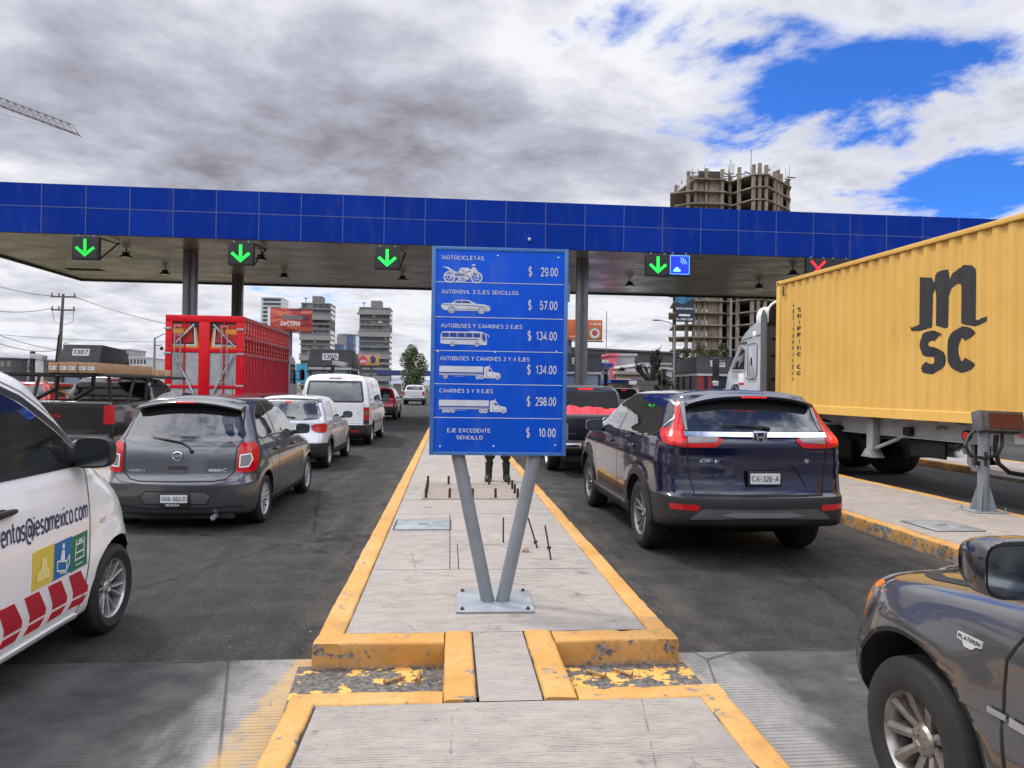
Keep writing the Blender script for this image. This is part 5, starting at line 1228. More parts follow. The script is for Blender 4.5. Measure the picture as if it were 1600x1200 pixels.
        bd.lay('reflector', rpoly([(s*.60,.590),(s*.80,.598),(s*.89,.600),(s*.88,.548),(s*.61,.535)], .012), 'wrap', M['red_lens'], T, .006, .008, .03)
    b = B(); p, _ = bd.proj(0, 1.235, 'rear'); yq = p.y-.028
    b.prism(rpoly([(-.078,1.285),(.078,1.285),(.066,1.205),(.030,1.180),(-.030,1.180),(-.066,1.205)], .02), 'Y', yq, yq+.02); emo = obj('emblem', b, M['chrome'], T, bevel=.004)
    b = B(); b.prism(rpoly([(-.064,1.274),(.064,1.274),(.055,1.210),(.026,1.190),(-.026,1.190),(-.055,1.210)], .015), 'Y', yq-.002, yq-.0005); obj('emblem_field', b, M['black_plastic'], emo, smooth=False)
    b = B()
    for s in (-1, 1): b.hexa([(s*.030,yq-.008,1.192),(s*.016,yq-.008,1.192),(s*.016,yq-.001,1.192),(s*.030,yq-.001,1.192),(s*.052,yq-.008,1.272),(s*.034,yq-.008,1.272),(s*.034,yq-.001,1.272),(s*.052,yq-.001,1.272)])
    b.box(-.022,.022,yq-.0075,yq-.0012,1.222,1.238); obj('emblem_letter', b, M['chrome'], emo, smooth=False)
    bd.strip('hatch_gap', [(-.69,1.13),(-.675,.90),(-.63,.685),(.63,.685),(.675,.90),(.69,1.13)], .010, 'rear', M['dark'], bo)
    bd.lay('lower_hatch_gap', [(-.63,.690),(.63,.690),(.63,.672),(-.63,.672)], 'rear', M['dark'], bo, .002, .004)
    rec = bd.lay('plate_recess', rpoly([(-.30,.965),(.33,.965),(.46,.775),(.36,.755),(-.33,.755),(-.45,.775)], .03), 'rear', car_paint('paint_navy_recess', (.004,.005,.024), .2, .04, .2), T, .002, .003)
    bd.strip('recess_edge', [(-.45,.775),(-.29,.975),(-.25,.99),(.28,.99),(.33,.975),(.47,.775)], .022, 'rear', pm, T, .010, .03)
    plate(T, (.02,.028,.845), .29, .10, 'CA-326-A', True)
    bd.text('lettering', 'CR-V', -.575, -.385, .985, 1.018, 'rear', M['chrome'], T, .007, .2, .35)
    b = B(); p, _ = bd.proj(.475, 1.0, 'rear'); b.prism(rpoly([(.452,1.022),(.498,1.022),(.492,.985),(.458,.985)], .008), 'Y', p.y-.008, p.y); obj('badge', b, M['chrome'], T)
    bd.lay('skid_plate', rpoly([(-.70,.455),(-.56,.555),(.56,.555),(.70,.455),(.35,.468),(0,.478),(-.35,.468)], .02), 'rear', plain('skid_silver', (.085,.088,.092), .4, .3), T, .012, .02)
    bd.lay('skid_centre', rpoly([(-.40,.500),(-.28,.530),(.28,.530),(.40,.500),(.28,.483),(-.28,.483)], .02), 'rear', plain('skid_silver_b', (.19,.195,.20), .35, .4), T, .020, .008)  # paler silver middle of the skid plate
    wiper(bd, T, [(-.335,1.325),(-.12,1.320),(.04,1.312),(.11,1.300)])
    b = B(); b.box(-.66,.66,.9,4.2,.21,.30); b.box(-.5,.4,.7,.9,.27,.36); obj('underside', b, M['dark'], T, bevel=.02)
    b = B(); b.tube([(-.35,.62,.335),(.35,.62,.335)], .065, 14); obj('silencer', b, plain('silencer', (.22,.20,.17), .5, .4), T)
    for s in (-1, 1):
        sd = SIDE[s]
        W1 = rpoly([(.50,1.26),(.40,1.40),(.46,1.50),(.60,1.545),(1.02,1.57),(1.12,1.20),(.62,1.235)], [.05,.08,.06,.06,.02,.02,.06])
        W2 = rpoly([(1.16,1.20),(1.07,1.573),(1.55,1.59),(1.83,1.583),(1.90,1.185)], .02); W3 = rpoly([(1.95,1.185),(1.88,1.583),(2.12,1.565),(2.42,1.48),(2.75,1.335),(3.05,1.185)], [.02,.02,.1,.1,.1,.03])
        for w_ in (W1, W2, W3): bd.lay('side_window', w_, sd, M['glass'], T, .003, cell=.06)
        bd.strip('window_trim', [(2.95,1.17),(1.9,1.172),(1.1,1.188),(.62,1.222),(.47,1.26),(.375,1.395),(.44,1.515),(.58,1.562),(1.05,1.588),(1.6,1.603)], .018, sd, M['chrome'], T, .006)
        bd.strip('door_gap', [(1.92,1.17),(1.92,.5),(1.90,.40)], .008, sd, M['dark'], bo); bd.strip('door_gap', [(3.08,1.17),(3.16,.9),(3.12,.42)], .008, sd, M['dark'], bo)
        bd.strip('door_gap', [(.92,1.21),(1.05,1.08),(1.42,.72),(1.46,.42)], .008, sd, M['dark'], bo)
        bd.lay('sill', rpoly([(1.40,.24),(3.25,.24),(3.27,.42),(3.1,.445),(1.55,.445),(1.38,.42)], .02), sd, blk, T, .014, .012, .08)
        bd.lay('sill_trim', [(1.50,.385),(3.15,.385),(3.15,.425),(1.50,.425)], sd, plain('sill_grey', (.12,.12,.125), .4), T, .022, .01, .08)
        for y in (1.0, 3.66):
            bd.lay('wheel_arch', ring_arc(y, .365, .412, .488, -6, 186), sd, blk, T, .012, .015, .05)
            wheel(T, s*.80, y, .366, .235, .63, 5, 'V', plain('alloy_mid', (.22,.22,.23), .3, .5, .15, 12))
        handle_part(bd, T, 1.24, 1.065, sd, M['chrome'] if False else pm, .2); handle_part(bd, T, 2.24, 1.05, sd, pm, .2)
        m_ = mirror_part(T, s*1.03, 2.82, 1.20, (.22,.15,.155), pm)
    return T
blue_suv()
def silver_hatch():
    T = thing('hatchback', (-3.22, 14.15, 0), R(-0.8), 'small silver hatchback with black bumper, between the grey hatchback and the white van', 'car')
    pm = car_paint('paint_silver', (.53,.54,.57), .25, .06, .25); blk = M['black_plastic']
    K = [(.20,.20,3.45,.66,.18,.18,.3,.4,.05,.06),(.25,.06,3.58,.745,.2,.22,.34,.45,.06,.1),(.33,.01,3.65,.770,.22,.26,.36,.5,.07,.12),(.46,.0,3.68,.783,.23,.28,.36,.5,.075,.13),(.535,.006,3.68,.788,.23,.28,.36,.5,.08,.13),(.62,.03,3.67,.790,.22,.28,.36,.5,.085,.13),(.74,.075,3.62,.792,.20,.28,.38,.55,.09,.14),(.86,.105,3.45,.785,.18,.27,.40,.55,.09,.15),
         (.94,.115,3.15,.772,.17,.26,.40,.5,.09,.16),(1.0,.155,2.9,.750,.165,.25,.38,.42,.085,.16),(1.08,.235,2.7,.722,.16,.24,.34,.34,.08,.14),(1.2,.335,2.45,.680,.16,.23,.3,.28,.075,.12),(1.31,.42,2.22,.635,.16,.22,.28,.24,.07,.10),(1.375,.485,2.05,.59,.16,.20,.26,.22,.06,.08)]
    ar = ((.68,.285,.345),(3.10,.285,.345)); bd = Body(K, 4, .10, .01, ar, .016)
    bo = bd.mesh('body', [pm, M['dark'], blk], T, arch_cuts((.68,3.10), .79, .325, .288), paint=lambda c: 2 if (c.z < .535 and c.y < .45) or c.z < .33 else 0)
    bd.lay('rear_window', rpoly([(-.55,1.345),(-.68,1.06),(-.64,1.005),(-.3,.975),(.3,.975),(.64,1.005),(.68,1.06),(.55,1.345)], .05), 'rear', glass_dark('kwid_glass', (.03,.034,.035)), T, .003)
    bd.strip('spoiler_edge', [(-.60,1.365),(0,1.385),(.60,1.365)], .035, 'rear', blk, T, .02)
    b = B(); p, _ = bd.proj(0, 1.335, 'rear'); b.box(-.07,.07,p.y-.02,p.y+.005,1.325,1.350); obj('brake_light', b, M['led_red'], T)
    wiper(bd, T, [(-.30,1.03),(-.05,1.035),(.10,1.03),(.17,1.02)])
    for s in (-1, 1):
        t = bd.lay('tail_lamp', rpoly([(s*.50,.86),(s*.56,.90),(s*.78,.925),(s*.88,.90),(s*.885,.80),(s*.80,.735),(s*.62,.74),(s*.53,.79)], .05), 'wrap', M['red_lens'], T, .012, .02, .03)
        bd.lay('lamp_core', rpoly([(s*.63,.885),(s*.80,.895),(s*.84,.85),(s*.83,.79),(s*.66,.785)], .03), 'wrap', M['red_lit'], t, .016, .003, .03)
        sd = SIDE[s]
        bd.lay('side_window', rpoly([(.60,1.09),(.70,1.22),(.92,1.33),(1.17,1.36),(1.22,1.02),(.72,1.03)], [.05,.08,.08,.02,.02,.06]), sd, M['glass'], T, .003); bd.lay('side_window', rpoly([(1.27,1.02),(1.22,1.36),(1.5,1.36),(1.8,1.28),(2.3,1.01)], [.02,.02,.08,.08,.02]), sd, M['glass'], T, .003)
        bd.strip('door_gap', [(1.245,1.36),(1.245,.38)], .009, sd, M['dark'], bo); bd.strip('door_gap', [(2.38,1.0),(2.50,.8),(2.46,.38)], .009, sd, M['dark'], bo); bd.strip('door_gap', [(.72,1.0),(1.02,.62),(1.05,.38)], .009, sd, M['dark'], bo)
        for y in (.68, 3.10): bd.lay('wheel_arch', ring_arc(y, .285, .322, .395, -5, 185), sd, blk, T, .012, .015, .05); wheel(T, s*.70, y, .283, .165, .64, 6, 'plain')
        bd.lay('sill', rpoly([(1.02,.22),(2.74,.22),(2.72,.37),(1.05,.37)], .03), sd, blk, T, .012, .012, .08)
        mirror_part(T, s*.90, 2.22, 1.03, (.21,.13,.15), blk); handle_part(bd, T, 1.1, .87, sd, pm); handle_part(bd, T, 2.0, .86, sd, pm)
    emblem_ring(T, (0,.08,.85), .05, M['chrome'], False)
    b = B(); b.box(-.6,.6,.15,3.4,.16,.24); obj('underside', b, M['dark'], T)
    b = B(); b.lathe([(.004,0),(.003,.2)], 6, 'Z', (.0,1.9,1.47)); obj('aerial', b, blk, T)
silver_hatch()
def white_van():
    T = thing('van', (-3.17, 19.9, 0), R(-0.5), 'tall white passenger van with large rear window, in front of the silver hatchback', 'van')
    pm = car_paint('paint_white_van', (.70,.70,.69), 0, .07, .28); blk = M['black_plastic']
    K = [(.24,.14,4.66,.84,.12,.14,.3,.4,.04,.05),(.31,.03,4.80,.92,.14,.16,.3,.4,.05,.1),(.42,.0,4.86,.94,.15,.18,.3,.4,.05,.12),(.585,.0,4.89,.947,.15,.18,.3,.4,.05,.12),(.62,.04,4.89,.950,.14,.18,.3,.4,.05,.12),(.8,.05,4.86,.952,.13,.18,.32,.4,.05,.13),(1.0,.055,4.72,.952,.13,.18,.34,.45,.05,.14),(1.14,.06,4.35,.946,.12,.18,.36,.45,.05,.15),(1.24,.075,4.02,.934,.12,.18,.34,.4,.05,.15),
         (1.5,.115,3.78,.900,.12,.17,.3,.3,.05,.12),(1.74,.16,3.52,.858,.12,.17,.28,.25,.05,.1),(1.85,.195,3.36,.825,.13,.17,.28,.24,.05,.08),(1.91,.24,3.22,.77,.14,.17,.26,.22,.05,.07)]
    ar = ((1.0,.33,.4),(4.0,.33,.4)); bd = Body(K, 4, .11, .012, ar, .012, shrink=.12)
    bo = bd.mesh('body', [pm, M['dark'], blk], T, arch_cuts((1.0,4.0), .952, .385, .33), paint=lambda c: 2 if (c.z < .60 and c.y < .75) else 0)
    gz_ = glass_dark('van_rear_glass', (.085,.095,.095))
    rw = bd.lay('rear_window', rpoly([(-.70,1.79),(-.775,1.30),(-.76,1.24),(.76,1.24),(.775,1.30),(.70,1.79)], .06), 'rear', gz_, T, .003)
    bd.strip('window_seal', [(-.70,1.79),(-.775,1.30),(-.76,1.24),(.76,1.24),(.775,1.30),(.70,1.79)], .05, 'rear', M['window_trim'], rw, .005, .05, True)
    b = B(); p, _ = bd.proj(0, 1.885, 'rear'); b.box(-.17,.17,p.y-.015,p.y+.01,1.872,1.90); obj('brake_light', b, M['red_lens'], T)
    for s in (-1, 1):
        bd.lay('tail_lamp', rpoly([(s*.80,1.09),(s*.98,1.09),(s*.985,.74),(s*.80,.74)], .03), 'wrap', M['red_lens'], T, .012, .02, .03)
        bd.lay('lamp_amber', [(s*.80,.97),(s*.984,.97),(s*.985,.88),(s*.80,.88)], 'wrap', plain('van_lamp_smoke', (.20,.10,.06), .2), T, .0135, .003, .03)
        bd.lay('lamp_base', [(s*.80,.735),(s*.985,.735),(s*.985,.605),(s*.80,.605)], 'wrap', blk, T, .008, .012, .03)
        sd = SIDE[s]
        for w_ in ([(.28,1.28),(.36,1.77),(1.28,1.79),(1.28,1.27)], [(1.36,1.27),(1.36,1.79),(2.42,1.79),(2.42,1.27)], [(2.50,1.27),(2.50,1.78),(2.95,1.77),(3.55,1.30),(3.56,1.24)]): bd.lay('side_window', rpoly(w_, .06), sd, M['glass'], T, .003, cell=.09)
        bd.strip('door_gap', [(2.46,1.85),(2.46,.40)], .012, sd, M['dark'], bo); bd.strip('door_gap', [(1.32,1.82),(1.32,.42)], .012, sd, M['dark'], bo); bd.strip('slide_rail', [(.30,1.17),(1.32,1.17)], .03, sd, M['grey_plastic'], bo); bd.strip('rub_strip', [(1.45,.62),(3.55,.62)], .05, sd, M['grey_plastic'], T, .008)
        for y in (1.0, 4.0): wheel(T, s*.835, y, .328, .205, .62, 6, 'steel')
        mirror_part(T, s*1.08, 3.42, 1.32, (.21,.14,.24), blk); handle_part(bd, T, 2.62, 1.08, sd, blk)
    bd.strip('tailgate_gap', [(-.80,1.22),(-.80,.63),(.80,.63),(.80,1.22)], .012, 'rear', M['dark'], bo)
    bd.lay('badge', rpoly([(.56,.96),(.66,.96),(.66,.925),(.56,.925)], .005), 'rear', M['chrome'], T, .005, .005); bd.lay('reflector', [(.45,.44),(.68,.44),(.68,.40),(.45,.40)], 'rear', M['red_lens'], T, .006, .006)
    b = B(); b.box(-.75,.75,.2,4.5,.18,.28); obj('underside', b, M['dark'], T)
white_van()
def simple_suv(name, loc_, rz, label, cat, paint, L=4.3, hw=.89, H=1.64, dark=False, lit=True, r=.34, detail=True):
    """an upright five-door seen mostly from behind at a distance"""
    T = thing(name, loc_, rz, label, cat); f = L/4.3; k = H/1.64; blk = M['black_plastic']
    K = [(.22,.2,4.1,.76,.2,.2,.35,.45,.05,.06),(.30,.04,4.22,.86,.22,.25,.36,.5,.06,.1),(.48,.0,4.28,.88,.23,.28,.36,.5,.07,.12),(.62,.0,4.3,.888,.23,.28,.36,.5,.08,.13),(.66,.04,4.3,.89,.22,.28,.36,.5,.08,.13),(.9,.085,4.2,.89,.2,.28,.4,.55,.085,.14),(1.02,.095,3.9,.88,.19,.27,.42,.5,.085,.15),(1.1,.12,3.45,.86,.18,.26,.4,.42,.085,.16),(1.2,.19,3.15,.825,.17,.25,.36,.34,.08,.14),(1.38,.30,2.8,.765,.17,.24,.32,.28,.07,.12),(1.5,.38,2.5,.705,.17,.22,.28,.24,.065,.1),(1.55,.42,2.35,.66,.17,.2,.26,.22,.06,.08)]
    K = [(z*k, a*f, c*f, w*hw/.89, *q) for (z, a, c, w, *q) in K]
    ax = (.86*f, 3.40*f); bd = Body(K, 3, .085*k, .01, tuple((y, r, r+.06) for y in ax), .014)
    bo = bd.mesh('body', [paint, M['dark'], blk], T, arch_cuts(ax, hw, r+.045, r), paint=lambda c: 2 if (c.z < .64*k and c.y < .6) or c.z < .36 else 0)
    x = hw/.89
    bd.lay('rear_window', rpoly([(-.53*x,1.50*k),(-.68*x,1.14*k),(.68*x,1.14*k),(.53*x,1.50*k)], .05), 'rear', M['glass'], T, .003)
    b = B(); p, _ = bd.proj(0, 1.535*k, 'rear'); b.box(-.14,.14,p.y-.02,p.y+.01,1.525*k,1.55*k); obj('brake_light', b, M['led_red'] if lit else M['red_lens'], T)
    for s in (-1, 1):
        bd.lay('tail_lamp', rpoly([(s*.60*x,1.05*k),(s*.95*x,1.10*k),(s*.99*x,.95*k),(s*.92*x,.80*k),(s*.70*x,.86*k)], .03), 'wrap', M['red_lit'] if lit else M['red_lens'], T, .012, .02, .04)
        sd = SIDE[s]
        for w_ in ([(.55,1.20),(.60,1.42),(1.15,1.50),(1.22,1.13)], [(1.28,1.13),(1.22,1.505),(1.80,1.51),(1.85,1.12)], [(1.91,1.12),(1.86,1.51),(2.2,1.49),(2.95,1.12)]): bd.lay('side_window', rpoly([(a*f, c*k) for a, c in w_], .04), sd, M['glass'], T, .003, cell=.1)
        for y in ax: wheel(T, s*(hw-.10), y, r, .21, .63, 5, 'plain'); bd.lay('wheel_arch', ring_arc(y, r, r+.042, r+.105, -5, 185), sd, blk, T, .010, .012, .07)
        mirror_part(T, s*(hw+.11), 2.72*f, 1.14*k, (.2,.13,.15), blk if not detail else paint)
    bd.lay('skid_plate', rpoly([(-.45,.34),(-.38,.50),(.38,.50),(.45,.34)], .03), 'rear', M['steel'], T, .012, .012)
    return T
simple_suv('suv', (-3.62, 36.4, 0), R(-.5), 'red SUV with lit brake lights ahead of the white van', 'suv', car_paint('paint_red_suv', (.33,.008,.014), .2, .05, .2), 4.3, .89, 1.66)
simple_suv('minivan', (9.05, 36.0, 0), R(.5), 'black minivan with one red lamp above its rear window', 'minivan', car_paint('paint_black_suv', (.012,.013,.016), .2, .06, .25), 4.5, .93, 1.80)
def pickup(name, loc_, rz, label, paint, L=5.3, hw=.94, H=1.78, rail=1.28, bed=1.75, r=.37, glass=None, lamps='tall', lit=False, bumper=None, ground=.42, rim='plain'):
    T = thing(name, loc_, rz, label, 'pickup truck'); blk = M['black_plastic']
    a, b1 = 1.25, L-.98; cow = L-1.45
    K = [(ground,.13,L-.25,hw-.10,.1,.1,.3,.4,.02,.05),(ground+.08,.09,L-.12,hw-.02,.08,.08,.3,.4,.02,.1),(ground+.2,.085,L-.04,hw,.07,.07,.32,.4,.02,.12),(ground+.45,.085,L,hw+.005,.06,.07,.34,.4,.02,.13),(rail-.28,.085,L-.05,hw+.005,.06,.07,.36,.45,.02,.14),(rail-.14,.085,L-.25,hw,.06,.07,.4,.5,.02,.15),(rail-.05,.085,cow+.35,hw-.012,.06,.07,.4,.45,.02,.15),(rail,.095,cow,hw-.03,.06,.07,.36,.36,.02,.14)]
    bd = Body(K, 3, .012, .006, tuple((y, r, r+.07) for y in (a, b1)), .016, shrink=.02)
    cuts = arch_cuts((a, b1), hw, r+.06, r+.01)+[('BOX', (-hw+.13, hw-.13, .17, .12+bed, .72, rail+.3), 0, 0, 0)]
    bo = bd.mesh('body', [paint, M['dark'], blk], T, cuts)
    yb = .16+bed
    KC = [(rail-.03,yb,cow+.02,hw-.035,.1,.1,.3,.3,.02,.14),(rail+.10,yb+.02,cow-.14,hw-.075,.1,.1,.3,.28,.02,.12),(rail+.25,yb+.06,cow-.36,hw-.13,.1,.1,.28,.25,.02,.1),(H-.12,yb+.12,cow-.60,hw-.205,.11,.12,.26,.22,.02,.09),(H-.055,yb+.17,cow-.72,hw-.26,.12,.12,.25,.2,.02,.08)]
    cb = Body(KC, 3, .055, .008, shrink=.15); co = cb.mesh('cab', [paint, M['dark']], T)
    cb.lay('rear_window', rpoly([(-hw+.26,H-.13),(-hw+.19,rail+.06),(hw-.19,rail+.06),(hw-.26,H-.13)], .06), 'rear', glass or M['glass'], T, .003, cell=.1)
    p, _ = cb.proj(0, H-.075, 'rear'); b = B(); b.box(-.16,.16,p.y-.02,p.y+.02,H-.095,H-.06); obj('brake_light', b, M['led_red'] if lit else M['red_lens'], T)
    for s in (-1, 1):
        sd = SIDE[s]; m_ = yb+(cow-yb)*.42
        for w_ in ([(yb+.10,rail+.06),(yb+.18,H-.14),(m_-.03,H-.12),(m_-.03,rail+.04)], [(m_+.03,rail+.04),(m_+.03,H-.12),(cow-.78,H-.14),(cow-.22,rail+.06),(cow-.2,rail+.04)]): cb.lay('side_window', rpoly(w_, .04), sd, M['glass'], T, .003, cell=.1)
        for y in (m_, yb+.04, cow-.15): bd.strip('door_gap', [(y,rail-.02),(y,.5)], .010, sd, M['dark'], bo)
        for y in (a, b1): wheel(T, s*(hw-.13), y, r, .25, .60, 6, rim)
        mirror_part(T, s*(hw+.13), cow-.32, rail+.06, (.22,.14,.19), blk)
        if lamps == 'tall': bd.lay('tail_lamp', rpoly([(s*(hw-.15),rail-.06),(s*(hw+.05),rail-.06),(s*(hw+.05),rail-.42),(s*(hw-.15),rail-.42)], .02), 'wrap', M['red_lit'] if lit else M['red_lens'], T, .012, .02, .04)
    bd.strip('tailgate_gap', [(-hw+.17,rail-.015),(-hw+.17,rail-.50),(hw-.17,rail-.50),(hw-.17,rail-.015)], .012, 'rear', M['dark'], bo)
    bb = B(); bb.prism([(.0,ground+.10),(.0,ground+.24),(.06,ground+.27),(.12,ground+.27),(.12,ground+.08)], 'X', -hw+.04, hw-.04); obj('rear_bumper', bb, bumper or M['chrome'], T, bevel=.015)
    b = B(); b.box(-.7,.7,.2,L-.5,ground-.14,ground+.02); b.tube([(-.75,a,r),(.75,a,r)], .07, 10); obj('underside', b, M['dark'], T)
    return T, bd, cb
# black work truck with a loaded roof rack
pb = car_paint('paint_black_truck', (.004,.0045,.006), 0, .012, .2)
T, bd, cb = pickup('pickup_truck', (-7.32, 13.95, 0), R(0.2), 'black pickup truck with a roof rack carrying brown cartons, left behind the white car', pb, 5.4, .965, 1.80, 1.30, 1.95, .37, glass=M['glass_deep'], bumper=plain('dull_bumper', (.10,.10,.105), .35, .5))
bd.text('lettering', 'GMC', -.22, .06, 1.00, 1.07, 'rear', M['red_lens'], T, .006, .2, 0, .3)
b = B()
for r0, r1 in ((.085,.10),(.0,.05)):
    for k in range(26):
        a0, a1 = math.pi*2*k/26, math.pi*2*(k+1)/26
        if r0 > 0 and math.sin(a0) < -.2: continue
        b.face([(-.52+r0*math.cos(a0),.078,1.08+r0*math.sin(a0)),(-.52+r1*math.cos(a0),.078,1.08+r1*math.sin(a0)),(-.52+r1*math.cos(a1),.078,1.08+r1*math.sin(a1)),(-.52+r0*math.cos(a1),.078,1.08+r0*math.sin(a1))])
obj('round_sticker', b, M['white_letter'], T, smooth=False, fixn=False)
b = B(); b.box(-.58,-.46,.0765,.0775,.955,.985); obj('sticker_strip', b, M['white_letter'], T, smooth=False)
plate(T, (-.30,-.012,.60), .30, .12, 'GH-84-172')
b = B(); b.tube([(.30,-.06,.50),(.40,-.02,.55),(.52,-.06,.47)], .05, 8); obj('tow_bag', b, plain('plastic_bag', (.3,.3,.31), .5), T)
zr = 1.80
for x in (-.93, .93): b = B(); b.tube([(x,-.30,zr),(x,3.9,zr)], .032, 8); obj('rack_rail', b, M['black_plastic'], T)
for y in (-.25,.75,1.85,2.9,3.8): b = B(); b.box(-.96,.96,y-.035,y+.035,zr-.012,zr+.034); obj('rack_crossbar', b, M['black_plastic'], T)
for x in (-.9,.9):
    for (y0, y1) in ((.18,.05),(.9,1.15),(1.75,1.75)): b = B(); b.tube([(x,y0,1.29),(x*1.02,y1,zr)], .035, 8); obj('rack_post', b, M['black_plastic'], T)
for x0, x1 in ((.15,.55),(-.55,-.1)): b = B(); b.tube([(x0,.3,1.32),(x1,.22,1.55),(x1+.02,.2,zr-.01)], .04, 8); obj('rack_brace', b, M['black_plastic'], T)
b = B(); b.tube([(-.35,.2,1.70),(-.1,.25,1.52),(.28,.3,1.33)], .018, 6); obj('strap', b, plain('orange_strap', (.42,.20,.07), .8), T)
mk = plain('cardboard', (.36,.215,.115), .8, var=.14, scale=6); mk2 = plain('cardboard_pale', (.42,.27,.16), .8, var=.14, scale=6)
pos = ('leftmost', 'second from left', 'middle', 'second from right', 'rightmost')
for i in range(5):
    x = .12+.168*i; q = thing('carton', (-7.32+x, 13.60+.03*(i % 2), zr+.037), R(.3), 'long brown carton, %s of the five on the rack of the black pickup' % pos[i], 'carton', 'cartons on the roof rack')
    b = B(); b.box(-.080,.080,0,2.5,0,.185+.006*(i % 3)); obj('box', b, mk, q, bevel=.006)
    b = B(); b.box(-.066,.05+.008*(i%2),-.0035,-.001,.05,.118); obj('label', b, plain('carton_label', (.6,.6,.6), .6), q, smooth=False)
    b = B(); put_text(b, 'OTP', -.05, .00, .070, .098, -.005, .2); obj('print', b, M['ink'], q, smooth=False)
for (x, w, y0, l, h, s_) in ((.45,.70,16.2,1.1,.14,'flat pale carton at the front end of the pickup rack'),):
    q = thing('carton', (-7.32+x, y0, zr+.037), R(.3), s_, 'carton', 'cartons on the roof rack')
    b = B(); b.box(-w/2,w/2,0,l,0,h); obj('box', b, mk2, q, bevel=.006)
    for yy in (.3, .8): b = B(); b.box(-w/2-.004,w/2+.004,yy,yy+.05,.004,h+.004); obj('tape', b, plain('tape', (.55,.45,.30), .5), q, smooth=False)
# dark pickup with red cargo, right lane
T, bd, cb = pickup('pickup_truck', (2.93, 13.35, 0), R(.2), 'dark pickup truck carrying red cargo, partly hidden behind the price sign', car_paint('paint_black_blue', (.005,.006,.011), 0, .02, .2), 5.2, .925, 1.76, 1.18, 1.5, .36, lit=True, glass=M['glass_deep'], bumper=plain('dark_bumper', (.035,.035,.037), .35))
emblem_ring(T, (.05,.065,1.08), .055, M['chrome']); bd.text('lettering', 'FRONTIER', -.72, -.34, .80, .835, 'rear', M['chrome'], T, .006, .2, .1)
bd.lay('gate_handle', rpoly([(-.10,1.02),(.28,1.02),(.28,.95),(-.10,.95)], .02), 'rear', M['black_plastic'], T, .004, .008)
for x in (-.62, -.02): b = B(); b.box(x-.20,x+.20,-.022,-.001,.545,.640); obj('bumper_step', b, M['chrome'], T, bevel=.006)
plate(T, (.34,-.03,.60), .30, .11, 'GK-05-218')
def tarp():
    b = B(); nx, ny = 40, 26; g = []
    for j in range(ny+1):
        row = []
        for i in range(nx+1):
            u, v = i/nx, j/ny; x = -.76+1.52*u; y = .22+1.3*v; e_ = min(1, 6*u, 6*(1-u))*min(1, 5*v, 5*(1-v))
            h = .06+.13*e_*(.55+.45*math.sin(u*9+1.3*math.sin(v*5))**2)+.06*noise.noise(Vector((x*3.5, y*3.5, 0)))*e_+.028*noise.noise(Vector((x*13, y*9, 2)))+.10*(1-u)*e_
            row.append(b.bm.verts.new((x, y, 1.065+h)))
        g.append(row)
    for j in range(ny):
        for i in range(nx): b.bm.faces.new((g[j][i], g[j][i+1], g[j+1][i+1], g[j+1][i]))
    ed = [v for r_ in (g[0], g[-1]) for v in r_]
    o = obj('cargo_cover', b, plain('red_cover', (.50,.018,.034), .7, var=.2, scale=12), fixn=False); o.location = (2.93, 13.35, 0)
    tag(o, 'bright red lumpy cloth cover over the load of the dark pickup', 'cargo cover')
    return o
tarp()
# white pickup far ahead
T, bd, cb = pickup('pickup_truck', (-3.40, 67.6, 0), R(-.2), 'white pickup truck far ahead on the open road left of the sign', car_paint('paint_white_pickup', (.66,.66,.66), 0, .06, .3), 5.6, 1.0, 1.92, 1.36, 1.8, .40, lit=False, ground=.50)
plate(T, (0,-.012,.70), .3, .12, 'GX-20-911')
# red car in the farthest lane on the left
simple_suv('suv', (-13.7, 23.9, 0), R(0), 'red car glimpsed between the white car and the loaded black pickup', 'car', car_paint('paint_red_far', (.36,.010,.012), .1, .05, .22), 4.2, .88, 1.68, lit=False)
